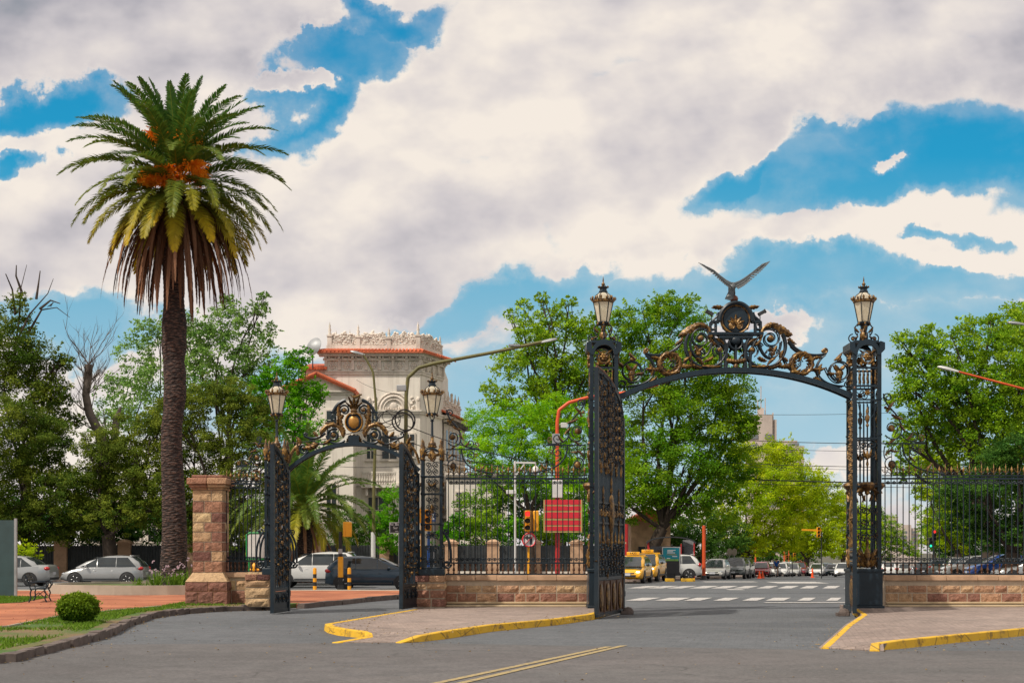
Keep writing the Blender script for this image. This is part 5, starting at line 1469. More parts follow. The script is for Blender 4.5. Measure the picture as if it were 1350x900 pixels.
def big_palm():
    Y = PY; s = F0 / Y; Z = lambda py: (HZ0 - py) / s + EYE; x0 = (228 - CX0) / s
    t = thing('palm_tree', 'tall date palm with orange fruit stalks and a brown skirt of dead fronds', 'palm tree', (x0, Y, .36), group=None)
    z0 = .36; zc = Z(238) - z0
    prof = [(772, 21), (765, 18.5), (750, 16.8), (700, 15.2), (640, 14.2), (580, 13.6), (540, 13.4), (520, 14.6), (505, 13.8), (490, 14.4), (476, 13.2), (465, 14.6), (455, 15.8), (442, 14.6), (432, 15.6), (420, 14.6), (405, 13), (380, 12), (300, 14), (262, 18), (240, 12)]
    o = MB(); n = 36; vs = []; rr = random.Random(5); rows = []
    P = [((Z(py) - z0), w_ / s) for py, w_ in prof]
    zz = 0.0
    while zz < P[-1][0]:
        for (a, ra), (b, rb) in zip(P[:-1], P[1:]):
            if a <= zz <= b or (zz < P[0][0] and a == P[0][0]): rad = ra + (rb - ra) * max(0, (zz - a)) / max(1e-6, b - a); break
        rows.append((zz, rad)); zz += .085
    off = lambda z: (.055 * math.sin(z * .8) + (.10 * math.sin((z - 6) * 1.2) if 6 < z < 8.6 else 0))
    for i, (z, rad) in enumerate(rows):
        for k in range(n):
            a = 2 * PI * k / n; j = ((k + i * 3) % 6) / 6.0
            r_ = rad * (1 + .055 * (1 - j) + rr.uniform(-.015, .015) + .03 * math.sin(2 * a + z * .7))
            vs.append((off(z) + r_ * math.cos(a) + .17 * z / 16 * 0, r_ * math.sin(a), z))
    fs = [(i * n + k, i * n + (k + 1) % n, (i + 1) * n + (k + 1) % n, (i + 1) * n + k) for i in range(len(rows) - 1) for k in range(n)]
    o.add(vs, fs); o.build('trunk', M['palm_bark'], t)
    cx = (240 - 228) / s * .55
    r = random.Random(21)
    # live fronds by tiers: (count, start elevation, droop, length, colour, tip yellowing, start height)
    tiers = [(4, 84, 20, 3.6, .0, 0, .35), (8, 70, 36, 3.9, .0, .0, .3), (11, 56, 52, 4.2, .03, 0, .2), (13, 42, 66, 4.45, .05, .0, .1), (14, 25, 74, 4.5, .08, .06, -.05), (16, 6, 72, 4.35, .10, .14, -.25), (16, -8, 66, 4.0, .14, .45, -.5), (16, -20, 60, 3.6, .18, .9, -.7)]
    k = 0
    for ti, (cnt, el, dr, ln, cg, tip, dz) in enumerate(tiers):
        ms = [frond_mesh('frond', ln * q, el + d_, dr, 92, .52, 100 + ti * 7 + j, M['frond'], (cg, .48 + .05 * j), tip, vang=26 if ti < 5 else 14, pw=1.35) for j, (q, d_) in enumerate(((1, 0), (.94, 6)))]
        for i in range(cnt):
            az = 2 * PI * (i + .5 * (ti % 2) + r.uniform(-.22, .22)) / cnt
            q = link(ms[i % 2], 'frond', t, (cx + .22 * math.cos(az), .22 * math.sin(az), zc + dz + r.uniform(-.08, .08)), (r.uniform(-.12, .12), r.uniform(-.10, .10), az), (1, 1, 1)); k += 1
    # dead skirt
    for ti, (cnt, el, dr, ln, dz) in enumerate(((26, -8, 80, 4.5, -.7), (26, -22, 66, 4.4, -.85), (25, -36, 53, 4.2, -1.0), (22, -52, 37, 4.0, -1.1))):
        ms = [frond_mesh('dead_frond', ln * q, el, dr, 60, .42, 300 + ti * 5 + j, M['frond_dead'], (.25 + .3 * j, .42 + .12 * j), 0, vang=5, dead=True, pw=.62, ribw=.05) for j, q in enumerate((1, .92, 1.05))]
        for i in range(cnt):
            az = 2 * PI * (i + r.uniform(-.3, .3)) / cnt + ti
            link(ms[i % 3], 'dead_frond', t, (cx + .3 * math.cos(az), .3 * math.sin(az), zc + dz + r.uniform(-.15, .15)), (r.uniform(-.05, .05), r.uniform(-.04, .04), az), (1, 1, r.uniform(.9, 1.1)))
    # fruit
    def fruit(seed, L_, n_):
        rr = np.random.default_rng(seed); vs, cs = [], []
        st = np.array([0, 0, 0.]); 
        for i in range(n_):
            e = R(rr.uniform(-80, 10)); a = R(rr.normal(0, 50)); p0 = np.array([L_ * .45, 0, L_ * .10]); l_ = L_ * rr.uniform(.2, .42)
            prev = p0; d = np.array([math.cos(a) * math.cos(e), math.sin(a) * math.cos(e), math.sin(e)])
            for k_ in range(3):
                nx = prev + d * l_ / 3; w_ = np.array([-d[1], d[0], .2]) * .018
                vs.append([prev - w_, prev + w_, nx + w_, nx - w_]); cs.append([rr.random(), .5 + rr.random() * .3, 0])
                vs.append([prev - np.array([0, 0, .018]), prev + np.array([0, 0, .018]), nx + np.array([0, 0, .018]), nx - np.array([0, 0, .018])]); cs.append([rr.random(), .5 + rr.random() * .3, 0])
                for b_ in range(4):
                    c = prev + (nx - prev) * rr.random() + rr.normal(0, .02, 3); q = .022
                    vs.append([c + np.array([-q, 0, -q]), c + np.array([q, 0, -q]), c + np.array([q, 0, q]), c + np.array([-q, 0, q])]); cs.append([rr.random(), .4 + rr.random() * .5, 0])
                prev = nx; d = d + np.array([0, 0, -.35]); d /= np.linalg.norm(d)
        for a_, b_ in ((0, .5),):
            for k_ in range(2):
                w_ = np.array([0, .03, 0]) if k_ else np.array([0, 0, .03]); vs.append([st - w_, st + w_, p0 + w_, p0 - w_]); cs.append([.9, .6, 0])
        return np_mesh('fruit_cluster', np.array(vs), 4, np.array(cs), M['fruit'])
    fms = [fruit(1, 1.9, 110), fruit(2, 1.6, 90)]
    for (az, dz, S_) in ((-100, -.1, .80), (-80, -.05, .72), (-46, -.0, .98), (-124, -.2, .85), (-152, -.25, .95), (-168, -.3, .75), (-28, -.1, .75), (-52, .75, 1.0), (-128, .8, 1.0), (-70, -.45, .8), (-112, -.5, .7), (60, .1, .9), (120, 0, .9)):
        link(fms[int(az) % 2], 'fruit_cluster', t, (cx + .25 * math.cos(R(az)), .25 * math.sin(R(az)), zc + dz), (0, R(-18 if dz < .3 else -40), R(az)), (S_, S_, S_))
big_palm()

def small_palm():
    Y = 69; s = F0 / Y; x0 = (400 - CX0) / s
    t = thing('palm_tree', 'young wide palm with arching fronds behind the small gateway', 'palm tree', (x0, Y, 0.1))
    zc = (HZ0 - 668) / s + EYE - .1
    o = MB(); o.lathe([(.55, 0), (.5, .4), (.42, 1.2), (.5, zc - .9), (.62, zc - .3), (.4, zc)], n=16); o.build('trunk', M['palm_bark'], t)
    r = random.Random(5)
    for ti, (cnt, el, dr, ln, cg, tip) in enumerate(((8, 82, 28, 4.6, .03, 0), (10, 66, 62, 4.9, .04, 0), (12, 48, 88, 5.0, .05, .02), (13, 28, 95, 4.8, .06, .04), (13, 8, 82, 4.3, .08, .1), (10, -12, 70, 3.8, .15, .6))):
        ms = [frond_mesh('frond', ln * q, el, dr, 74, .50, 500 + ti * 5 + j, M['frond'], (cg, .62), tip, vang=20, pw=1.4, ribw=.035) for j, q in enumerate((1, .9))]
        for i in range(cnt):
            az = 2 * PI * (i + r.uniform(-.3, .3)) / cnt + ti * .4
            link(ms[i % 2], 'frond', t, (.2 * math.cos(az), .2 * math.sin(az), zc + r.uniform(-.1, .1)), (r.uniform(-.1, .1), r.uniform(-.1, .1), az))
    ms = frond_mesh('dead_frond', 3.2, -25, 55, 50, .42, 600, M['frond_dead'], (.9, .75), 0, vang=5, dead=True, pw=.6)
    for i in range(14): link(ms, 'dead_frond', t, (0, 0, zc - .3), (0, 0, i * 2 * PI / 14))
small_palm()
# ---------------------------------------------------------------- trees
M['bark'] = simple('dark_tree_bark', (.050, .036, .026), .95, 0, .45, 2.5, .8)
M['bark_pale'] = simple('pale_dead_bark', (.15, .12, .10), .95, 0, .4, 2.5, .8)
LM = {
 'olive': fol_mat('olive_foliage', (.060, .120, .012), (.28, .33, .035), .38),
 'pale': fol_mat('pale_poplar_foliage', (.10, .23, .04), (.36, .55, .13), .42),
 'bright': fol_mat('bright_green_foliage', (.060, .26, .006), (.28, .62, .015), .48),
 'yellow': fol_mat('yellow_green_foliage', (.26, .42, .006), (.72, .78, .020), .5),
 'mid': fol_mat('mid_green_foliage', (.100, .26, .008), (.46, .64, .030), .46),
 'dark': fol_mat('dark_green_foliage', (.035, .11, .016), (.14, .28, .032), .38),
 'feather': fol_mat('feathery_green_foliage', (.13, .38, .006), (.52, .82, .018), .48),
}
def crown_mesh(name, lobes, size, lai, seed, mat, aspect=.62, squash=.85, clump=.34, sprays=.5, up=.6, hang=0, huebias=0):
    r = np.random.default_rng(seed); V, C = [], []
    size *= .84; lai *= 1.22
    la = size * size * aspect * .5 * 2 * .5
    for (x, y, z, R_) in lobes:
        nleaf = int(lai * PI * R_ * R_ / la); rc = max(clump * R_, size * 1.6)
        R_ = R_ * 1.18; ncl = max(8, int(4.2 * (R_ / rc) ** 2)); per = max(5, nleaf // ncl)
        d = r.normal(size=(ncl, 3)); d[:, 2] = d[:, 2] * .9 + .25; d /= np.linalg.norm(d, axis=1)[:, None]
        rad = R_ * (.30 + .72 * r.random(ncl) ** .6)
        cc_ = np.array([x, y, z]) + d * rad[:, None] * np.array([1, 1, squash])
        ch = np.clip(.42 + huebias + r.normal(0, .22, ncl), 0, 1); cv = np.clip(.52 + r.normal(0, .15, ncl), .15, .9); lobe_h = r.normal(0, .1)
        rs = rc * r.uniform(.55, 1.25, ncl)
        for i in range(ncl):
            m = int(per * (rs[i] / rc) ** 1.3) + 3
            q = r.normal(size=(m, 3)); q /= np.linalg.norm(q, axis=1)[:, None]; q *= (r.random(m) ** .45)[:, None] * rs[i]; q[:, 2] *= .62
            q[:, 2] -= hang * np.hypot(q[:, 0], q[:, 1]) * .8
            p = cc_[i] + q
            V.append((p, d[i], m)); C.append(np.stack([np.clip(ch[i] + lobe_h + r.normal(0, .12, m), 0, 1), np.clip(cv[i] + r.normal(0, .12, m), 0, 1), np.zeros(m)], 1))
        ns = int(sprays * 10)
        for i in range(ns):
            dd = r.normal(size=3); dd[2] = abs(dd[2]) * 1.1 + .1; dd[1] *= .6; dd /= np.linalg.norm(dd); L_ = R_ * r.uniform(.18, .42) ; m = max(8, int(per * .35))
            st = np.array([x, y, z]) + dd * R_ * .92 * np.array([1, 1, squash]); tt = r.random(m)
            curve = np.array([r.normal(0, .3), r.normal(0, .3), -.2])
            p = st + dd * (tt * L_)[:, None] + curve * (tt ** 2 * L_ * .5)[:, None] + r.normal(0, .05 * R_, (m, 3)) * (1.15 - tt)[:, None]
            V.append((p, dd, m)); C.append(np.stack([np.clip(.5 + r.normal(0, .15, m), 0, 1), np.clip(.55 + r.normal(0, .1, m), 0, 1), np.zeros(m)], 1))
    P = np.concatenate([v[0] for v in V]); Dn = np.concatenate([np.repeat(v[1][None], v[2], 0) for v in V]); C = np.concatenate(C); n = len(P)
    nrm = r.normal(size=(n, 3)) * .75 + Dn * .45 + np.array([0, 0, up]); nrm /= np.linalg.norm(nrm, axis=1)[:, None]
    t1 = r.normal(size=(n, 3)); t1 -= nrm * (t1 * nrm).sum(1)[:, None]; t1 /= np.linalg.norm(t1, axis=1)[:, None]
    if hang: t1[:, 2] -= hang * .8; t1 /= np.linalg.norm(t1, axis=1)[:, None]
    t2 = np.cross(nrm, t1); s = size * r.uniform(.7, 1.3, n)[:, None]
    v = np.stack([P - t1 * s * .5, P + t2 * s * aspect * .5 + t1 * s * .05, P + t1 * s * .5 - nrm * s * .12, P - t2 * s * aspect * .5 + t1 * s * .05], 1)
    return np_mesh(name, v, 4, C, mat)
def limb(o, a, b, r0, r1, rr, n=7, wob=.06):
    a, b = Vector(a), Vector(b); L_ = (b - a).length
    sag = Vector((rr.uniform(-1, 1), rr.uniform(-1, 1), rr.uniform(-.2, .5))) * L_ * wob * 2
    pts = []
    for i in range(n + 1):
        t = i / n; p = a.lerp(b, t) + sag * math.sin(PI * t) + Vector((rr.uniform(-1, 1), rr.uniform(-1, 1), 0)) * L_ * wob * .25 * (0 < i < n)
        pts.append(p)
    o.tube(pts, [r0 + (r1 - r0) * (i / n) for i in range(n + 1)], 7)
    return pts
def tree(label, Y, base_px, lobes, leaf='mid', size=.2, lai=3.4, seed=1, tr=.3, name='leafy_tree', fork=None, trunk_top=None, depth=.5, group=None, bark='bark', minr=.35, **kw):
    """lobes given as (px, py, rpx[, dy]) for the plane Y of the trunk"""
    s = F0 / Y; rr = random.Random(seed); g0 = gz(Y)
    x0 = (base_px - CX0) / s
    t = thing(name, label, 'tree' if 'shrub' not in name and 'hedge' not in name else 'shrub', (x0, Y, g0), group=group)
    Lb = []
    for l in lobes:
        px, py, rp = l[:3]; dy = l[3] if len(l) > 3 else rr.uniform(-1, 1) * depth * rp / s * 1.6
        yy = Y + dy; s2 = F0 / yy
        Lb.append(((px - CX0) / s2 - x0, dy, (HZ0 - py) / s2 + EYE - g0, rp / s2))
    me = crown_mesh('crown', Lb, size, lai, seed, LM[leaf], **kw)
    link(me, 'crown', t)
    o = MB()
    zf = fork if fork is not None else min(l[2] - l[3] * .3 for l in Lb) * .8
    zf = max(.4, zf); fx = rr.uniform(-.3, .3) + (trunk_top or 0)
    o.tube([(0, 0, -.1), (0, 0, .25), (fx * .4, 0, zf * .5), (fx, 0, zf)], [tr * 1.5, tr * 1.1, tr * .95, tr * .85], 10)
    for (x, y, z, R_) in Lb:
        if z > zf * .9 and rr.random() < .7:
            pts = limb(o, (fx, 0, zf - .1), (x, y, z), tr * .34, tr * .07, rr)
            for k in range(2):
                d = Vector((rr.uniform(-1, 1), rr.uniform(-1, 1), rr.uniform(.1, 1))).normalized() * R_ * .9
                limb(o, pts[-2 - k % 2], Vector((x, y, z)) + d, tr * .14, .015, rr, 5)
    o.build('trunk', M[bark], t, smooth=True)
    return t

gB = 'trees behind the railings across the crossing avenue'
tree('tall ragged green tree at the far left with bare twigs on top', 84, 38, [(8, 470, 42), (45, 480, 36), (18, 432, 26), (66, 520, 26), (30, 530, 46), (80, 478, 14), (24, 396, 13), (100, 555, 10), (-40, 500, 60), (60, 560, 34)], 'olive', .19, 2.6, 11, .34, sprays=1.0, huebias=-.2)
tree('dense dark olive tree hanging low over the parked sedan at the far left', 77, 30, [(15, 570, 48), (62, 585, 42), (30, 640, 50), (85, 650, 38), (5, 690, 38), (60, 690, 36), (-50, 620, 70), (100, 700, 20)], 'olive', .15, 3.6, 12, .34, clump=.26, huebias=-.12)
tree('dense rounded olive tree left of the tall palm trunk', 76, 148, [(135, 600, 36), (178, 585, 40), (118, 640, 38), (165, 640, 46), (200, 620, 36), (150, 680, 30), (195, 672, 30), (112, 675, 20), (214, 560, 30)], 'olive', .14, 3.6, 13, .42, clump=.25)
tree('broad dense olive tree between the tall palm and the left lantern pier', 75, 285, [(240, 548, 34), (285, 528, 34), (325, 538, 34), (250, 600, 42), (308, 590, 42), (345, 600, 30), (270, 655, 42), (325, 655, 38), (228, 650, 30), (345, 560, 26), (250, 700, 26), (310, 700, 30)], 'olive', .14, 3.6, 14, .42, clump=.25, huebias=.03)
tree('pale slender poplar left of the palm trunk behind the olive trees', 98, 178, [(178, 470, 26), (192, 438, 17), (160, 520, 28), (198, 500, 28), (150, 560, 26), (185, 545, 30), (212, 450, 20)], 'pale', .24, 2.0, 15, .28, sprays=1.0, clump=.34)
tree('tall pale poplar with loose crown right of the palm trunk', 95, 300, [(262, 440, 28), (305, 425, 26), (340, 408, 13), (290, 475, 38), (350, 440, 15), (335, 470, 28), (250, 490, 30), (320, 510, 34), (270, 520, 30), (300, 398, 10), (348, 392, 7), (232, 430, 20)], 'pale', .24, 2.3, 16, .32, sprays=1.2, clump=.32)
tree('bright green broadleaved tree against the palace left of its tower', 88, 382, [(380, 490, 24), (405, 522, 24), (365, 525, 30), (392, 556, 26), (352, 500, 16), (398, 470, 13), (422, 520, 10), (350, 560, 30), (405, 585, 18)], 'bright', .22, 3.0, 17, .28, clump=.3, sprays=.6, huebias=-.05)
tree('green bushy tree behind the fence left of the middle lantern pier', 80, 516, [(520, 655, 16), (508, 685, 18), (528, 690, 18), (516, 715, 18)], 'bright', .13, 3.6, 18, .15, name='bushy_shrub', huebias=-.15)
tree('feathery light green tree behind the railing right of the palace', 80, 700, [(648, 556, 30), (690, 560, 34), (630, 590, 22), (735, 548, 32), (665, 600, 34), (720, 600, 36), (768, 570, 30), (770, 620, 34), (690, 635, 26), (740, 640, 28), (800, 560, 26), (805, 610, 30), (640, 622, 20)], 'feather', .17, 3.0, 20, .28, clump=.26, sprays=.9, aspect=.4)
tree('tall loose-crowned green tree left of the left main pier', 100, 740, [(700, 440, 26), (728, 418, 20), (738, 455, 38), (700, 490, 38), (765, 430, 20), (780, 490, 44), (668, 480, 20), (800, 440, 32), (690, 405, 10), (715, 395, 9), (750, 400, 9), (655, 520, 20), (740, 520, 40), (672, 415, 7), (690, 540, 30)], 'mid', .24, 2.5, 21, .42, sprays=1.3, clump=.3, huebias=.1)
tree('huge dark green tree filling the left half of the main gateway', 98, 846, [(842, 425, 30), (880, 408, 24), (905, 430, 32), (850, 475, 44), (905, 480, 44), (948, 490, 38), (968, 530, 28), (925, 545, 50), (870, 550, 52), (965, 575, 36), (845, 615, 46), (905, 615, 54), (955, 630, 36), (880, 665, 36), (835, 660, 34), (940, 670, 30), (912, 395, 8), (985, 560, 14), (800, 500, 40), (800, 640, 36)], 'mid', .22, 3.3, 22, .5, clump=.28, sprays=1.1, trunk_top=1.6, huebias=-.14)
tree('light green tree over the queue of cars under the far tower block', 128, 985, [(1000, 610, 34), (1030, 606, 28), (968, 640, 34), (1010, 650, 40), (1048, 636, 30), (985, 690, 34), (1035, 688, 36), (950, 690, 28), (1000, 716, 22), (1058, 665, 26), (975, 596, 22), (1040, 715, 20)], 'yellow', .24, 3.0, 23, .38, clump=.3, sprays=.9)
tree('yellow-green tree farther down the left side of the avenue', 165, 1062, [(1068, 640, 26), (1088, 656, 26), (1058, 678, 28), (1095, 684, 26), (1072, 706, 24), (1045, 705, 24), (1102, 708, 20), (1060, 724, 14), (1085, 726, 14)], 'yellow', .28, 3.0, 24, .38, clump=.32, sprays=.8, huebias=-.05)
tree('distant green tree next to the right main pier', 215, 1112, [(1105, 664, 18), (1122, 680, 20), (1103, 698, 20), (1128, 704, 20), (1112, 720, 18), (1138, 684, 18), (1142, 712, 16), (1130, 726, 13), (1100, 728, 12)], 'yellow', .32, 3.0, 25, .38, clump=.34, huebias=-.1)
tree('distant round tree seen through the railing just right of the right pier', 300, 1158, [(1150, 686, 20), (1168, 697, 18), (1152, 714, 18), (1178, 712, 15), (1192, 722, 12), (1135, 700, 14), (1165, 728, 14), (1205, 730, 8), (1145, 732, 12)], 'mid', .4, 3.0, 26, .4, clump=.34)
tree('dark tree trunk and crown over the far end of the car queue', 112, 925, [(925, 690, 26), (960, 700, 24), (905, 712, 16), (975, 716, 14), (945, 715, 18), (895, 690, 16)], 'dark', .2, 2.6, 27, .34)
tree('big green tree spreading over the right railing', 88, 1308, [(1215, 470, 26), (1250, 462, 30), (1300, 455, 36), (1345, 440, 34), (1225, 515, 36), (1280, 515, 50), (1345, 505, 50), (1208, 560, 26), (1248, 585, 40), (1310, 585, 54), (1360, 590, 50), (1400, 500, 60), (1190, 450, 14), (1200, 510, 18), (1270, 430, 12), (1225, 440, 12), (1310, 425, 10), (1345, 640, 40), (1300, 635, 34), (1188, 480, 16), (1182, 530, 14), (1192, 585, 20), (1196, 620, 16), (1262, 550, 44), (1330, 550, 44)], 'mid', .22, 3.1, 30, .55, clump=.27, sprays=1.2, trunk_top=-.6, huebias=.06)
tree('sparse tall tree top rising at the right edge of the photo', 104, 1345, [(1335, 410, 13), (1345, 430, 20), (1325, 440, 12), (1362, 415, 20), (1340, 460, 22)], 'mid', .25, 1.4, 31, .3, sprays=1.3)
tree('dark shaded tree behind the right railing', 80, 1330, [(1310, 612, 30), (1345, 600, 36), (1290, 655, 38), (1340, 655, 40), (1370, 690, 36), (1300, 690, 30), (1345, 704, 26), (1255, 650, 24), (1268, 684, 26), (1290, 712, 18), (1322, 712, 20)], 'dark', .17, 3.2, 32, .5, clump=.3, huebias=-.1)  # added tree; the shade inside the canopy is put into its dark leaves
tree('lit green tree between the right railing and the distant white block', 125, 1262, [(1240, 620, 30), (1262, 650, 34), (1240, 670, 28), (1270, 690, 30), (1236, 700, 20), (1258, 715, 18), (1215, 610, 18), (1222, 645, 16)], 'yellow', .24, 3.0, 33, .36, huebias=-.2)
tree('distant green tree at the right side of the avenue', 200, 1232, [(1228, 680, 16), (1240, 700, 16), (1226, 712, 14), (1218, 698, 10), (1240, 720, 12)], 'mid', .3, 3.0, 34, .36)
tree('bushy yellow-green shrub in front of the palace fence at the far left', 71, 36, [(35, 722, 11), (28, 733, 10), (44, 732, 10)], 'yellow', .12, 1.8, 40, .04, name='bushy_shrub', fork=.3)
tree('broad dark shrub mass screening the foot of the palace between the gateways', 84, 470, [(455, 690, 22), (478, 700, 20), (500, 712, 16), (440, 715, 18), (470, 722, 18)], 'dark', .15, 3.2, 58, .1, name='garden_shrub', fork=.4, huebias=.1)
tree('leafy tree screening the pale annex right of the middle pier', 92, 640, [(622, 668, 22), (650, 655, 22), (612, 700, 20), (645, 695, 24), (668, 640, 16)], 'mid', .18, 2.6, 59, .16, huebias=-.2)
hp = [((592, 712, 20), (604, 690, 14)), ((628, 700, 22), (640, 682, 13)), ((668, 708, 20), (678, 690, 12)), ((715, 700, 22), (735, 690, 16)), ((765, 700, 24), (775, 680, 16))]
ht = ['rounded garden shrub behind the fence right of the middle pier', 'taller garden shrub with a small tip left of the white mast', 'garden shrub behind the red traffic light', 'garden shrub behind the red slat board', 'garden shrub next to the left main pier']
for i, ls in enumerate(hp): tree(ht[i], 86, ls[0][0], list(ls) + [(ls[0][0] + 8, 728, 14)], ('bright', 'mid')[i % 2], .15, 3.4, 60 + i, .08, name='garden_shrub', fork=.4, huebias=-.15, group='garden shrubs behind the palace fence')
# understorey along the avenue, dark leaf masses added as shading under the trees
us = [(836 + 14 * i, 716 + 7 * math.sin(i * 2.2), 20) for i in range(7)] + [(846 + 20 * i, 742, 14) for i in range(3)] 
tree('dark undergrowth added as shading behind the taxis and the bus shelter', 110, 900, us, 'dark', .2, 2.6, 70, .08, name='garden_hedge', fork=.4, huebias=-.2)
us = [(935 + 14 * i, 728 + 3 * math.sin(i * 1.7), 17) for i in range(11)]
tree('dark hedge band added as shading beyond the end of the queue on the left of the avenue', 235, 1000, us, 'dark', .35, 2.6, 73, .08, name='garden_hedge', fork=.4, huebias=-.2)
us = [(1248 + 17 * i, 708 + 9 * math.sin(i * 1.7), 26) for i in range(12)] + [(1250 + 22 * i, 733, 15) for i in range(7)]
tree('dark undergrowth added as shading behind the cars right of the gateway', 150, 1280, us, 'dark', .25, 2.6, 71, .08, name='garden_hedge', fork=.4, huebias=-.2)
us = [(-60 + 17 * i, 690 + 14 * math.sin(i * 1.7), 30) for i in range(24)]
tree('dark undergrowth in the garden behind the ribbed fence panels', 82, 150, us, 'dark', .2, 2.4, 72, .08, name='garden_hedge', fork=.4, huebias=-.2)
# trunks of the plane trees along the avenue
tl = ['slim dark street tree trunk right of the bus shelter', 'dark street tree trunk above the silver hatchback', 'dark street tree trunk above the red car', 'dark street tree trunk left of the far traffic lights', 'leaning dark trunk right behind the railing', 'second dark trunk behind the right railing']
for i, (px, Y, h, lean, rr_) in enumerate(((946, 104, 6, .6, .28), (958, 118, 7, .9, .34), (975, 136, 7, -.5, .3), (1040, 160, 7, .4, .3), (1292, 78, 7, -2.4, .30), (1322, 74, 7, 1.2, .42))):
    pass

tree('shaded tree filling the gap behind the red slat board', 94, 725, [(668, 668, 22), (700, 660, 28), (738, 665, 30), (775, 660, 30), (690, 695, 22), (720, 700, 24), (760, 700, 26)], 'dark', .18, 3.2, 36, .3, huebias=.1)
# pollarded dead tree
def dead_tree():
    Y = 86; s = F0 / Y; t = thing('dead_tree', 'dead pollarded tree with a sawn stump and a spray of bare twigs', 'tree', ((140 - CX0) / s, Y, 0)); x0 = (140 - CX0) / s
    o = MB(); rr = random.Random(3)
    P = [((px - CX0) / s - x0, 0, (HZ0 - py) / s + EYE) for px, py in ((142, 740), (140, 620), (132, 572), (118, 545), (113, 520), (116, 498), (117, 480))]
    o.tube(P, [.5, .42, .32, .27, .24, .25, .26], 9)
    o.tube([((px - CX0) / s - x0, .2, (HZ0 - py) / s + EYE) for px, py in ((142, 620), (150, 575), (152, 552), (158, 535))], [.3, .25, .22, .06], 8)
    o.build('trunk', M['bark_pale'], t, smooth=True)
    o = MB()
    def twig(p, d, L_, r_, lvl):
        pts = [p]; q = p
        for i in range(5):
            d = (d + Vector((rr.uniform(-.22, .22), rr.uniform(-.22, .22), rr.uniform(-.02, .16)))).normalized(); q = q + d * L_ / 5; pts.append(q)
        o.tube(pts, [r_ * (1 - .15 * i) for i in range(6)], 4)
        if lvl:
            for k in range(3): twig(pts[1 + rr.randrange(4)], (d + Vector((rr.uniform(-.9, .9), rr.uniform(-.5, .5), rr.uniform(-.1, .5)))).normalized(), L_ * rr.uniform(.4, .65), r_ * .55, lvl - 1)
    for i in range(26):
        k = rr.randrange(2, 7); a = rr.uniform(0, 2 * PI)
        twig(Vector(P[k]), Vector((math.cos(a) * .9, math.sin(a) * .5, rr.uniform(.3, 1.6))).normalized(), rr.uniform(1.6, 3.4), .035, 2)
    o.build('bare_branches', M['bark_pale'], t)
dead_tree()
def bare_top():
    Y = 84; s = F0 / Y; rr = random.Random(8)
    t = thing('bare_branch_spray', 'bare thin branches sticking out above the far left tree', 'branches', ((22 - CX0) / s, Y, (HZ0 - 430) / s + EYE))
    o = MB(); x0 = (22 - CX0) / s; z0 = (HZ0 - 430) / s + EYE
    for path in ([(20, 470), (22, 420), (30, 380), (34, 348)], [(20, 460), (40, 415), (60, 385), (72, 368)], [(35, 440), (55, 408), (75, 405), (92, 418)], [(22, 415), (14, 380), (10, 362)], [(30, 385), (24, 365), (23, 350)], [(60, 500), (80, 470), (92, 488)], [(50, 395), (52, 375), (50, 355)], [(55, 408), (66, 395), (80, 400)]):
        o.tube([((a - CX0) / s - x0, rr.uniform(-.4, .4), (HZ0 - b) / s + EYE - z0) for a, b in path], [.09, .055, .03, .015][:len(path)], 5)
    o.build('branches', M['bark'], t)
    # a pigeon on the twig
    q = W(67, 403.5, 84); b = thing('bird', 'small dark bird perched on a bare branch at the far left', 'bird', (q.x, q.y, q.z))
    o = MB(); n = 8; vs = []
    rg = [(-.22, -.02, .015), (-.12, .03, .03), (-.02, .08, .06), (.06, .13, .065), (.10, .19, .045), (.12, .225, .04), (.15, .235, .02), (.19, .225, .006)]
    for (x, z, r_) in rg:
        for k in range(n): vs.append((x, r_ * math.cos(2 * PI * k / n), z + r_ * math.sin(2 * PI * k / n)))
    o.add(vs, [(i * n + k, i * n + (k + 1) % n, (i + 1) * n + (k + 1) % n, (i + 1) * n + k) for i in range(len(rg) - 1) for k in range(n)]); o.tube([(.0, .02, .04), (0, .02, -.04)], .01, 4); o.tube([(.03, -.02, .05), (.03, -.02, -.04)], .01, 4)
    o.build('body', M['bark'], b, smooth=True)
bare_top()

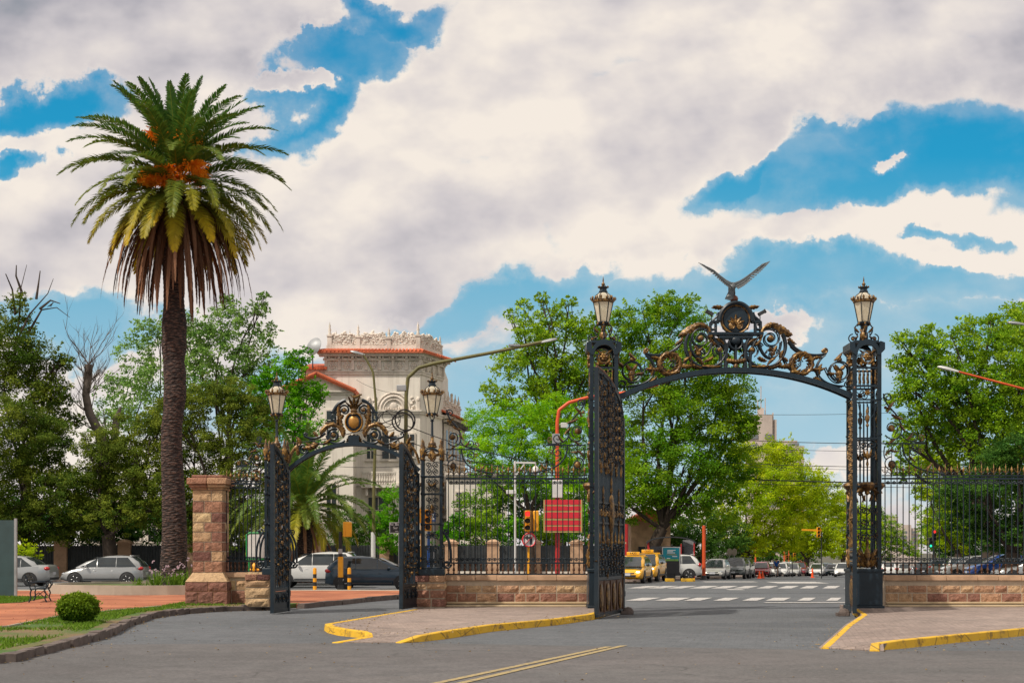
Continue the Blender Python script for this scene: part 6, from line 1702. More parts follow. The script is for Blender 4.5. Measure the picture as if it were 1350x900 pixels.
# clipped round bush on the lawn
def bush():
    Y = 29.7; x0 = (103 - CX0) * Y / F0
    t = thing('clipped_bush', 'small round clipped bush on the kerbside lawn', 'bush', (x0, Y, .115))
    r = np.random.default_rng(9); n = 15000
    d = r.normal(size=(n, 3)); d /= np.linalg.norm(d, axis=1)[:, None]
    rad = (1 + .045 * np.sin(d[:, 0] * 9 + 2) * np.cos(d[:, 2] * 8) + .05 * np.sin(d[:, 1] * 7 + d[:, 2] * 5)) * (.72 + .34 * r.random(n) ** .6 + .16 * (r.random(n) > .95))
    P = d * rad[:, None] * np.array([.41, .40, .31]) + np.array([0, 0, .33]); P = P[P[:, 2] > .06]; d = d[:len(P)]; n = len(P)
    nrm = r.normal(size=(n, 3)) * .8 + (P - np.array([0, 0, .36])) * 1.5; nrm /= np.linalg.norm(nrm, axis=1)[:, None]
    t1 = r.normal(size=(n, 3)) + np.array([0, 0, .8]); t1 -= nrm * (t1 * nrm).sum(1)[:, None]; t1 /= np.linalg.norm(t1, axis=1)[:, None]; t2 = np.cross(nrm, t1)
    s = .058 * r.uniform(.6, 1.4, n)[:, None]
    v = np.stack([P - t1 * s * .5, P + t2 * s * .3, P + t1 * s * .5, P - t2 * s * .3], 1)
    top = np.clip((P[:, 2] - .3) * .9 + .35 + r.normal(0, .15, n), 0, 1)  # leaf colour lightens upward: top light and lower shade painted in
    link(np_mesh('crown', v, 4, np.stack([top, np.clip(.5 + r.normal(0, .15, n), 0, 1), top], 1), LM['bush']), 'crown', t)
    o = MB(); rr = random.Random(2)
    for i in range(7): limb(o, (rr.uniform(-.03, .03), rr.uniform(-.03, .03), -.02), (rr.uniform(-.25, .25), rr.uniform(-.25, .25), rr.uniform(.25, .5)), .018, .006, rr, 4)
    o.build('stem', M['bark'], t)
LM['bush'] = fol_mat('clipped_bush_leaves', (.035, .115, .008), (.32, .44, .02), .35)
bush()
# flowering clumps in the planter
def clump(px, Y, h, seed, label, n=90, fl=True):
    x0 = (px - CX0) * Y / F0; r = np.random.default_rng(seed)
    t = thing('flowering_plant', label, 'plant', (x0, Y, .38)); vs, cs, fs_, fc = [], [], [], []
    for i in range(n):
        a = r.uniform(0, 2 * PI); e = R(r.uniform(35, 88)); l_ = h * r.uniform(.5, 1.1); p = np.array([r.normal(0, .12), r.normal(0, .12), 0])
        d = np.array([math.cos(a) * math.cos(e), math.sin(a) * math.cos(e), math.sin(e)]); w_ = np.array([-math.sin(a), math.cos(a), 0]) * .012
        m = p + d * l_ * .6; q = m + (d + np.array([0, 0, -.5])) * l_ * .4
        vs += [[p - w_, p + w_, m + w_, m - w_], [m - w_, m + w_, q + w_ * .2, q - w_ * .2]]; cs += [[r.random(), .5, 0]] * 2
        if fl and i % 14 == 0:
            c = m + np.array([0, 0, l_ * .5])
            for k in range(4): b = r.normal(0, .03, 3); fs_.append([c + b + np.array([-.03, 0, 0]), c + b + np.array([0, 0, -.03]), c + b + np.array([.03, 0, 0]), c + b + np.array([0, 0, .03])]); fc.append([.5, .7, 0])
    link(np_mesh('leaves', np.array(vs), 4, np.array(cs), M['grass']), 'leaves', t)
    if fs_: link(np_mesh('flowers', np.array(fs_), 4, np.array(fc), M['petal']), 'flowers', t)
M['petal'] = fol_mat('mauve_petals', (.40, .27, .33), (.55, .42, .48), .2)
clump(206, 50.5, .8, 1, 'spiky flowering plant in the planter left of the stone pillar base', fl=True)
clump(229, 49.5, .8, 2, 'spiky flowering plant at the foot of the palm, nearest the stone pillar', fl=True)
clump(184, 50.2, .5, 3, 'low green tuft in the planter left of the palm trunk', 50, False)
clump(238, 51.5, .9, 4, 'tall mauve-flowered plant in the planter just behind the stone pillar', 80, True)
# ---------------------------------------------------------------- vehicles
def paintm(name, c, metal=.35, rough=.32):
    m, nt, b = nmat(name)
    f = noise(nt, 1.2, 4, .6); L(nt, ramp(nt, f, [(.3, tuple(x * .86 for x in c)), (.7, c)]), b.inputs['Base Color'])
    b.inputs['Metallic'].default_value = metal; b.inputs['Roughness'].default_value = rough; b.inputs['Coat Weight'].default_value = .6; b.inputs['Coat Roughness'].default_value = .06
    return m
CP = {'silver': paintm('silver_paint', (.40, .41, .41), .5), 'white': paintm('white_car_paint', (.62, .62, .60), .0), 'navy': paintm('dark_blue_paint', (.018, .045, .075), .4),
      'yellow': paintm('taxi_yellow_paint', (.80, .40, .008), .0), 'black': paintm('black_car_paint', (.015, .017, .02), .3), 'red': paintm('red_car_paint', (.50, .012, .03), .1),
      'grey': paintm('grey_green_paint', (.10, .12, .12), .4), 'pale': paintm('pale_silver_paint', (.48, .48, .45), .4), 'maroon': paintm('maroon_paint', (.20, .02, .03), .3), 'bluec': paintm('bright_blue_paint', (.02, .09, .40), .2)}
KINDS = {
 'hatch': dict(L=4.05, w=.86, top=[(-2.0, .62), (-1.98, .86), (-1.90, .98), (-1.5, .98), (-.6, .95), (.6, .92), (1.0, .90), (1.45, .80), (1.78, .70), (1.98, .56), (2.03, .40)], cab=(-1.95, 1.32, -1.38, .12, 1.48), wr=.325, ax=(-1.26, 1.28), glass=[(-1.62, -.72), (-.69, .20), (.23, .86)]),
 'sedan': dict(L=4.6, w=.88, top=[(-2.28, .60), (-2.26, .90), (-2.15, 1.02), (-1.7, 1.03), (-.6, .95), (.6, .93), (1.0, .90), (1.6, .80), (2.0, .70), (2.25, .56), (2.30, .42)], cab=(-1.80, 1.12, -.98, .18, 1.47), wr=.32, ax=(-1.36, 1.40), glass=[(-1.45, -.92), (-.89, -.02), (.01, .74)]),
 'suv': dict(L=4.4, w=.91, top=[(-2.16, .66), (-2.14, 1.0), (-2.02, 1.14), (-1.6, 1.12), (-.6, 1.08), (.6, 1.06), (1.1, 1.04), (1.6, .96), (1.95, .86), (2.14, .68), (2.2, .5)], cab=(-2.05, 1.25, -1.60, .32, 1.66), wr=.36, ax=(-1.36, 1.34), glass=[(-1.72, -.92), (-.89, .06), (.09, .86)]),
}
def text_mesh(txt, size, mat, name='lettering', align='CENTER', ext=.003):
    cu = bpy.data.curves.new('lettering', 'FONT'); cu.body = txt; cu.size = size; cu.align_x = align; cu.align_y = 'CENTER'; cu.extrude = ext
    ob = bpy.data.objects.new('tmp', cu); COL.objects.link(ob)
    dg = bpy.context.evaluated_depsgraph_get(); me = bpy.data.meshes.new_from_object(ob.evaluated_get(dg)); me.name = name
    bpy.data.objects.remove(ob); me.materials.clear(); me.materials.append(mat); return me
def make_car(kind, paint, label, taxi=False, lights=False, hood=None, group=None, name='parked_car', front_plate=True):
    K_ = KINDS[kind]; t = thing(name, label, 'taxi' if taxi else 'car', group=group); w_ = K_['w']; top = K_['top']; x0, x1 = top[0][0], top[-1][0]; zs = .24 if kind != 'suv' else .30
    def tz(x):
        for (a, za), (b, zb) in zip(top[:-1], top[1:]):
            if a <= x <= b: return za + (zb - za) * (x - a) / (b - a)
        return top[-1][1]
    xs = sorted(set([p[0] for p in top] + [x0 + (x1 - x0) * i / 26 for i in range(27)])); rings = []
    for x in xs:
        e = min(1, min(x - x0, x1 - x) / .55); ww = w_ * (.80 + .20 * math.sin(e * PI / 2)); zt = tz(x); zb = zs + .10 * (1 - min(1, min(x - x0, x1 - x) / .35))
        if zt < zb + .12: zt = zb + .12
        h = zt - zb
        half = [(0, zt + .025), (ww * .55, zt + .02), (ww * .86, zt - .012), (ww * .955, zt - .06), (ww * .985, zb + h * .68), (ww * 1.0, zb + h * .5), (ww * .985, zb + h * .28), (ww * .97, zb + .07), (ww * .90, zb), (0, zb)]
        ring = [(x, y, z) for y, z in half] + [(x, -y, z) for y, z in reversed(half[1:-1])]
        rings.append(ring)
    n = len(rings[0]); o = MB(); vs = [p for r_ in rings for p in r_]
    fs = [(i * n + k, (i + 1) * n + k, (i + 1) * n + (k + 1) % n, i * n + (k + 1) % n) for i in range(len(rings) - 1) for k in range(n)] + [tuple(range(n)), tuple((len(rings) - 1) * n + k for k in reversed(range(n)))]
    o.add(vs, fs); body = o.build('body', paint, t, smooth=True)
    # cabin
    ca, cd, rb, rc, zr = K_['cab']; zb = .90 if kind != 'suv' else 1.03
    def side(x, z, sgn, off=0):                         # outer surface of the cabin side
        k = (z - zb) / (zr - zb); return sgn * (w_ * .93 - (w_ * .93 - w_ * .70) * k + off)
    o = MB(); sec = []
    for k, (f, zz) in enumerate(((0, zb - .04), (.0, zb), (.45, zb + (zr - zb) * .5), (.9, zr - .05), (1.0, zr))):
        bulge = .035 * math.sin(PI * f)
        xa = ca + (rb - ca) * f - bulge; xd = cd + (rc - cd) * f + bulge; sw = w_ * .93 - (w_ * .23) * f + .02 * math.sin(PI * f)
        if k == 4: xa += .12; xd -= .14; sw -= .10
        rz_ = lambda x_, f=f, zz=zz: zz - (.07 * ((x_ - (rb + rc) / 2 + .1) / .9) ** 2 if f > .8 else 0)
        sec.append([(p_[0], p_[1], rz_(p_[0])) for p_ in [(xa, -sw * .92, zz), (xa + .10, -sw, zz), (xd - .28, -sw, zz), (xd - .05, -sw * .86, zz), (xd + .04, 0, zz), (xd - .05, sw * .86, zz), (xd - .28, sw, zz), (xa + .10, sw, zz), (xa, sw * .92, zz), (xa - .03, 0, zz)]])
    m = 10; vs = [p for s_ in sec for p in s_]
    fs = [(i * m + k, i * m + (k + 1) % m, (i + 1) * m + (k + 1) % m, (i + 1) * m + k) for i in range(4) for k in range(m)]
    fs += [tuple(reversed(range(m)))]; vs.append(((rb + rc) / 2, 0, zr + .02)); fs += [(4 * m + k, 4 * m + (k + 1) % m, 5 * m) for k in range(m)]
    o.add(vs, fs); o.build('cabin', paint, t, smooth=True)
    # side glass
    zlo, zhi = zb + .03, zr - .09
    def fx(front, z): k = (z - zb) / (zr - zb); return (cd + (rc - cd) * k) if front else (ca + (rb - ca) * k)
    for sgn in (-1, 1):
        for gi, (a, b) in enumerate(K_['glass']):
            pts = []
            last = gi == len(K_['glass']) - 1; first = gi == 0
            for (x, z) in ((a, zlo), (b, zlo), (b, zhi), (a, zhi)):
                if last and x == b: x = fx(True, z) - .22
                if first and x == a: x = fx(False, z) + .22
                pts.append((x, z))
            o = MB(); nn = 4; vs = []
            for j in range(nn + 1):
                v = j / nn; z = zlo + (zhi - zlo) * v
                xa = pts[0][0] + (pts[3][0] - pts[0][0]) * v; xb = pts[1][0] + (pts[2][0] - pts[1][0]) * v
                f = (z - zb) / (zr - zb); sw = w_ * .93 - w_ * .23 * f + .02 * math.sin(PI * f) + .012
                vs += [(xa, sgn * sw, z), (xb, sgn * sw, z)]
            o.add(vs, [(2 * j, 2 * j + 1, 2 * j + 3, 2 * j + 2) for j in range(nn)]); o.build('side_window', M['glass_dark'], t)
    for front, nm in ((True, 'windscreen'), (False, 'rear_window')):
        o = MB(); vs = []; nn = 5; zl_ = zb + (.0 if front else .08)
        for j in range(nn + 1):
            z = zl_ + (zr - .07 - zl_) * j / nn; f = (z - zb) / (zr - zb); sw = w_ * .93 - w_ * .23 * f; sg = 1 if front else -1
            xo = fx(front, z) + sg * (.035 * math.sin(PI * min(1, f)) + .065)
            for (q, dx) in ((-.84, -.055), (-.5, .02), (0, .045), (.5, .02), (.84, -.055)): vs.append((xo + sg * dx, q * sw, z))
        o.add(vs, [(j * 5 + k, j * 5 + k + 1, (j + 1) * 5 + k + 1, (j + 1) * 5 + k) for j in range(nn) for k in range(4)]); o.build(nm, M['glass_dark'], t, smooth=True)
    # wheels
    tm = MB(); r = K_['wr']; My = Matrix.Rotation(PI / 2, 4, 'X'); tm.lathe([(r * .66, -.10), (r * .93, -.11), (r, -.07), (r, .07), (r * .93, .11), (r * .66, .10)], n=20, M=My); tme = tm.mesh('tyre', M['black'], True)
    rm = MB(); rm.lathe([(r * .66, -.06), (r * .70, -.10), (r * .60, -.085), (r * .56, -.02), (.01, -.02)], n=20, M=My)
    for k in range(5):
        a = 2 * PI * k / 5; rm.beam((.04 * math.cos(a), .075, .04 * math.sin(a)), (r * .62 * math.cos(a), .085, r * .62 * math.sin(a)), .05, .03)
        rm.beam((.04 * math.cos(a), -.075, .04 * math.sin(a)), (r * .62 * math.cos(a), -.085, r * .62 * math.sin(a)), .05, .03)
    rme = rm.mesh('rim', M['chrome'], True)
    wm = MB(); wm.lathe([(.07, -.09), (.07, .09)], n=10, M=My); wme = wm.mesh('wheel', M['dark'])
    for ax in K_['ax']:
        for sgn in (-1, 1):
            q = link(wme, 'wheel', t, (ax, sgn * (w_ - .10), r)); link(tme, 'tyre', q); link(rme, 'rim', q)
            o = MB(); n2 = 16; ra = r * 1.17
            pts = [(ax + ra * math.cos(R(-8 + 196 * i / n2)), r + ra * math.sin(R(-8 + 196 * i / n2))) for i in range(n2 + 1)]
            o.prism(pts, sgn * (w_ - .16), sgn * (w_ + .004)); o.build('wheel_arch', M['black'], t)
    def tb(nm, mat, items, bev=.012):
        o = MB()
        for it in items: o.box(*it)
        return o.build(nm, mat, t, bevel=bev)
    zl = tz(x1 - .25) - .08; zr_ = tz(x0 + .03) - .06
    for sgn in (-1, 1):
        o = MB(); o.ball((x1 - .20, sgn * w_ * .66, zl - .03), (.17, .20, .085) if not lights else (.16, .13, .065), 10); o.build('headlight', M['head_on'] if lights else M['lampglass'], t, smooth=True)
        o = MB(); o.ball((x0 + .14, sgn * w_ * .78, .86 if kind != 'suv' else 1.0), (.16, .15, .10 if kind != 'suv' else .13), 10); o.build('tail_light', M['lamp_red'], t, smooth=True)
        o = MB(); o.ball((.72, sgn * (w_ + .07), zb + .07), (.07, .10, .075), 8); o.build('mirror', paint if not taxi else M['dark'], t, smooth=True)
        for hx in (-.55, .32): tb('door_handle', M['dark'] if taxi else paint, [(hx, sgn * (w_ * .975), zb - .16, .17, .03, .03)])
        o = MB(); o.box(0, sgn * (w_ * .99 + .003), zs + .10, (K_['ax'][1] - K_['ax'][0]) - r * 2.6, .03, .07); o.build('side_skirt', M['dark'], t)
    tb('grille', M['black'], [(x1 - .035, 0, zl - .10, .05, w_ * .95, .10), (x1 - .03, 0, zs + .16, .07, w_ * 1.15, .12)])
    tb('badge_bar', M['chrome'], [(x1 - .0, 0, zl - .10, .02, w_ * .62, .016), (x1 + .005, 0, zl - .10, .02, .12, .05)], .004)
    tb('bumper_trim', M['dark'], [(x0 + .02, 0, zs + .13, .07, w_ * 1.45, .12)])
    if front_plate: tb('number_plate', M['plate'], [(x1 + .01, 0, zs + .24, .02, .40, .13)], .004)
    tb('number_plate', M['plate'], [(x0 - .0, 0, .62, .02, .40, .13)], .004)
    if hood:
        o = MB(); vs = []; nn = 7; xa, xb = cd - .02, x1 - .32
        for j in range(nn + 1):
            x = xa + (xb - xa) * j / nn; e = min(1, (x1 - x) / .55); ww = w_ * (.80 + .20 * math.sin(e * PI / 2)); z = tz(x)
            for q, dz in ((-.86, .016), (-.55, .052), (0, .058), (.55, .052), (.86, .016)): vs.append((x, q * ww * .98, z + dz))
        o.add(vs, [(j * 5 + k, j * 5 + k + 1, (j + 1) * 5 + k + 1, (j + 1) * 5 + k) for j in range(nn) for k in range(4)]); o.build('bonnet', hood, t, smooth=True)
    if taxi:
        sg = tb('roof_sign', CP['yellow'], [(-.25, 0, zr + .10, .22, .70, .17)], .02)
        for q, a in ((.115, PI / 2), (-.115, -PI / 2)):
            link(text_mesh('TAXI', .17, M['text_black']), 'lettering', sg, (-.25 + q, 0, zr + .10), (R(90), 0, a))
    if kind in ('hatch', 'suv'):
        tb('roof_spoiler', paint, [(rb - .02, 0, zr - .01, .22, w_ * 1.15, .035)], .012)
    return t
M['lampglass'] = simple('clear_headlamp', (.42, .44, .46), .12, .4, .3, 8, coat=.6)
def put(t, px, Y, rz, z=None):
    t.location = ((px - CX0) * Y / F0, Y, gz(Y) if z is None else z); t.rotation_euler.z = R(rz); return t
def clone(t, label, px, Y, rz, group=None, z=None, paint=None):
    c = copy_tree(t); c['label'] = label
    if group: c['group'] = group
    if paint:
        for ch in c.children:
            if ch.name.split('.')[0] in ('body', 'cabin', 'mirror', 'roof_spoiler', 'door_handle'):
                for i, m_ in enumerate(ch.data.materials):
                    ch.data = ch.data.copy(); ch.data.materials[i] = paint
    return put(c, px, Y, rz, z)
gp = 'cars parked along the crossing avenue'; gq = 'cars queuing down the avenue'
# crossing avenue, left
h1 = put(make_car('hatch', CP['silver'], 'silver hatchback parked left of the palm trunk', group=gp), 140, 67.0, 180)
s1 = put(make_car('sedan', CP['silver'], 'silver sedan at the far left edge, partly behind the sign', group=gp), 10, 66.5, 180)
v1 = put(make_car('suv', CP['white'], 'white crossover behind the dark blue car in the small gateway', group=gp), 417, 63.5, 180)
b1 = put(make_car('hatch', CP['navy'], 'dark blue hatchback driving past the striped bollards', name='moving_car'), 493, 58.5, 0)
# taxis, facing the camera
ta = put(make_car('hatch', CP['yellow'], 'nearer yellow and black taxi beside the left main gate leaf', taxi=True, lights=True, hood=M['black_gloss'] if 'black_gloss' in M else CP['black'], group='yellow and black taxis', name='taxi'), 834, 73.5, -104, 0)
tb_ = put(make_car('suv', CP['yellow'], 'second yellow and black taxi, waiting behind the nearer one', taxi=True, lights=True, hood=CP['black'], group='yellow and black taxis', name='taxi'), 853, 79.5, -105)
w1 = clone(v1, 'white crossover parked side-on behind the teal poster stand', 879, 87, 180 - 4, gp)
# avenue queue
f1 = put(make_car('hatch', CP['pale'], 'silver hatchback facing the camera, first of the parked row right of the shelter', group=gq), 944, 98, -106)
g1 = put(make_car('suv', CP['grey'], 'dark grey-green off-roader second in the parked row', group=gq), 970, 106, -106)
g2 = clone(g1, 'dark grey-green off-roader with a tall cab, third in the parked row', 978, 114, -106, gq, paint=CP['grey'])
bl1 = put(make_car('sedan', CP['black'], 'black car tucked left behind the red one', group=gq), 994, 136, -106)
r1 = put(make_car('hatch', CP['red'], 'red hatchback behind the pair of orange cones', group=gq), 1004, 131, -104)
qw = [('white car just left of the cyclist', 'hatch', 1017, 144, CP['white']), ('white car just right of the cyclist', 'sedan', 1029, 146, CP['white']), ('white van-like car right behind the cyclist', 'suv', 1037, 158, CP['white']), ('pale silver car under the yellow signals', 'hatch', 1045, 152, CP['pale']), ('maroon car under the yellow signals', 'suv', 1054, 158, CP['maroon'])]
base_car = {'hatch': f1, 'sedan': bl1, 'suv': g1}
for lb, kd, px, Y, pc in qw: clone(base_car[kd], lb, px, Y, -106, gq, paint=pc)
hl = put(make_car('sedan', CP['white'], 'white car with its lights on beside the right main pier', lights=True, group=gq, name='moving_car'), 1112, 142, -106)
for lb, kd, px, Y, pc in (('small white car behind the single orange cone', 'hatch', 1077, 158, CP['white']), ('dark car between two white ones at mid distance', 'suv', 1090, 176, CP['grey']), ('tall white van far down the avenue', 'suv', 1102, 190, CP['white']), ('dark blue car far down the avenue', 'sedan', 1098, 168, CP['navy']), ('pale car farthest down the avenue by the pier', 'hatch', 1117, 215, CP['pale'])):
    clone(base_car[kd], lb, px, Y, -106, gq, paint=pc)
gr_ = 'cars seen through the right railing'
for lb, kd, px, Y, pc, rz in (('white car seen through the railing just right of the pier base', 'sedan', 1172, 150, CP['white'], 74), ('silver car seen through the railing left of the green signal', 'hatch', 1192, 165, CP['pale'], 74), ('dark car seen through the railing below the red signal', 'hatch', 1216, 150, CP['black'], 74), ('grey crossover seen through the railing under the lit tree', 'suv', 1236, 130, CP['grey'], 74),
                           ('pale crossover seen through the railing under the dark trunk', 'suv', 1262, 108, CP['pale'], 76), ('bright blue car seen through the railing near the right edge', 'suv', 1322, 84, CP['bluec'], 176), ('white crossover seen through the railing left of the bright blue car', 'suv', 1284, 92, CP['white'], 176), ('silver sedan seen through the railing at the right edge', 'sedan', 1362, 80, CP['silver'], 176)):
    clone(base_car[kd], lb, px, Y, rz, gr_, paint=pc)
# two boats of light: windscreens etc. are part of the copies

# ---------------------------------------------------------------- cyclist
def skin_body(name, verts, edges, radii, mat, parent, sub=2, root=0):
    me = bpy.data.meshes.new(name); me.from_pydata(verts, edges, []); o = bpy.data.objects.new(name, me); COL.objects.link(o); o.parent = parent
    md = o.modifiers.new('Skin', 'SKIN'); md.use_smooth_shade = True
    for i, r_ in enumerate(radii): me.skin_vertices[0].data[i].radius = (r_, r_) if not isinstance(r_, tuple) else r_
    me.skin_vertices[0].data[root].use_root = True
    md2 = o.modifiers.new('Sub', 'SUBSURF'); md2.levels = sub; md2.render_levels = sub
    me.materials.append(mat); return o
M['skin'] = simple('skin', (.42, .23, .15), .55, 0, .1, 5)
M['shirt_blue'] = simple('blue_shirt_cloth', (.01, .10, .45), .85, 0, .2, 5)
M['cloth_dark'] = simple('dark_cloth', (.03, .03, .04), .85, 0, .2, 5)
M['hair'] = simple('dark_hair', (.02, .014, .01), .8, 0, .2, 9)
def cyclist(px, Y):
    loc = ((px - CX0) * Y / F0, Y, gz(Y)); rz = R(-100)
    b = thing('bicycle', 'dark bicycle ridden by the cyclist in the blue shirt', 'bicycle', loc, rz)
    o = MB(); wheels = ((-.52, .34), (.52, .34))
    for x, z in wheels:
        w_ = MB(); w_.tube([(x + .33 * math.cos(2 * PI * i / 24), 0, z + .33 * math.sin(2 * PI * i / 24)) for i in range(24)], .02, 6, closed=True)
        for k in range(12): w_.beam((x, 0, z), (x + .32 * math.cos(k * PI / 6), 0, z + .32 * math.sin(k * PI / 6)), .004)
        w_.build('wheel', M['black'], b)
    A, B_, C_, D_ = (-.52, 0, .34), (-.1, 0, .30), (-.22, 0, .80), (.34, 0, .82)
    for p, q in ((A, B_), (A, C_), (B_, C_), (C_, D_), (B_, (.37, 0, .72)), ((.34, 0, .86), (.52, 0, .34)), (C_, (-.25, 0, .92))): o.tube([p, q], .018, 6)
    o.build('frame', M['cloth_dark'], b)
    o = MB(); o.tube([(.42, -.28, 1.0), (.36, -.1, .99), (.33, 0, .93), (.36, .1, .99), (.42, .28, 1.0)], .014, 6); o.build('handlebar', M['grey_metal'], b)
    o = MB(); o.ball((-.26, 0, .95), (.13, .07, .03), 8); o.build('saddle', M['black'], b, smooth=True)
    p = thing('person', 'cyclist in a bright blue shirt and dark shorts riding towards the gate', 'person', loc, rz)
    # skeleton in one piece: x forward
    V = [(-.22, 0, 1.00), (-.12, 0, 1.20), (.02, 0, 1.42), (.10, 0, 1.52), (.14, 0, 1.62), (.17, 0, 1.74),
         (.02, .17, 1.44), (.20, .26, 1.22), (.40, .27, 1.03), (.02, -.17, 1.44), (.20, -.26, 1.22), (.40, -.27, 1.03),
         (-.20, .10, .97), (.12, .12, .80), (-.05, .12, .42), (-.10, .12, .24), (.04, .12, .20), (-.20, -.10, .97), (.18, -.12, .94), (.05, -.12, .56), (-.02, -.12, .40), (.12, -.12, .37)]
    E = [(0, 1), (1, 2), (2, 3), (3, 4), (4, 5), (2, 6), (6, 7), (7, 8), (2, 9), (9, 10), (10, 11), (0, 12), (12, 13), (13, 14), (14, 15), (15, 16), (0, 17), (17, 18), (18, 19), (19, 20), (20, 21)]
    Rr = [.14, .14, .15, .06, .085, .08, .07, .045, .03, .07, .045, .03, .10, .075, .05, .035, .035, .10, .075, .05, .035, .035]
    skin_body('body', V, E, Rr, M['skin'], p)
    skin_body('shirt', [(-.22, 0, 1.02), (-.12, 0, 1.20), (.02, 0, 1.42), (.06, 0, 1.50), (.02, .17, 1.44), (.13, .225, 1.30), (.02, -.17, 1.44), (.13, -.225, 1.30)], [(0, 1), (1, 2), (2, 3), (2, 4), (4, 5), (2, 6), (6, 7)], [.165, .165, .175, .075, .095, .07, .095, .07], M['shirt_blue'], p)
    skin_body('shorts', [(-.22, 0, 1.0), (-.20, .10, .96), (.06, .12, .82), (-.20, -.10, .96), (.10, -.12, .93)], [(0, 1), (1, 2), (0, 3), (3, 4)], [.155, .12, .095, .12, .095], M['cloth_dark'], p)
    o = MB(); o.ball((.145, 0, 1.70), (.105, .095, .105), 12); o.build('hair', M['hair'], p, smooth=True)
    o = MB(); o.ball((.235, .032, 1.665), .012, 6); o.ball((.235, -.032, 1.665), .012, 6); o.build('eyes', M['text_black'], p)
    for sy in (-1, 1):
        o = MB()
        for k in range(4): o.tube([(.40, sy * (.25 + k * .018), 1.03), (.44, sy * (.25 + k * .018), 1.02), (.445, sy * (.25 + k * .018), .99)], .010, 5)
        o.build('hand', M['skin'], p)
cyclist(1023.5, 128)
# ---------------------------------------------------------------- buildings
M['stucco'] = simple('cream_stucco', (.80, .74, .66), .88, 0, .12, .35, .15)
M['stucco2'] = simple('weathered_cream_stucco', (.72, .66, .58), .88, 0, .22, .8, .15)
M['relief'] = simple('carved_stone_relief', (.72, .64, .56), .9, 0, .28, 1.5, .3)
M['tile'] = simple('red_roof_tiles', (.55, .13, .055), .8, 0, .35, 1.2, .3)
M['pane'] = simple('dark_window_pane', (.035, .04, .045), .15, 0, .4, 1.0, spec=.7)
M['shade_wood'] = simple('dark_shutter', (.10, .085, .07), .7, 0, .3, 3)
M['concrete_far'] = simple('pale_far_concrete', (.50, .42, .37), .9, 0, .2, .15)
M['far_glass'] = simple('far_window_band', (.16, .17, .18), .3, 0, .3, .3)
M['ribbed'] = simple('dark_ribbed_fence_panel', (.035, .042, .045), .6, 0, .35, 2.5)
def streaks(m):
    nt = m.node_tree; b = nt.nodes['Principled BSDF']; src = b.inputs['Base Color'].links[0].from_socket
    g = nt.nodes.new('ShaderNodeNewGeometry'); mp = nt.nodes.new('ShaderNodeMapping'); mp.inputs['Scale'].default_value = (2.2, 2.2, .14); L(nt, g.outputs['Position'], mp.inputs[0])
    f = noise(nt, 1.0, 6, .7, vec=mp.outputs[0])
    L(nt, mixc(nt, ramp(nt, f, [(.50, (0, 0, 0)), (.72, (.55, .55, .55))]), src, (.34, .29, .24)), b.inputs['Base Color'])
for k_ in ('stucco', 'stucco2', 'relief', 'concrete_far'): streaks(M[k_])
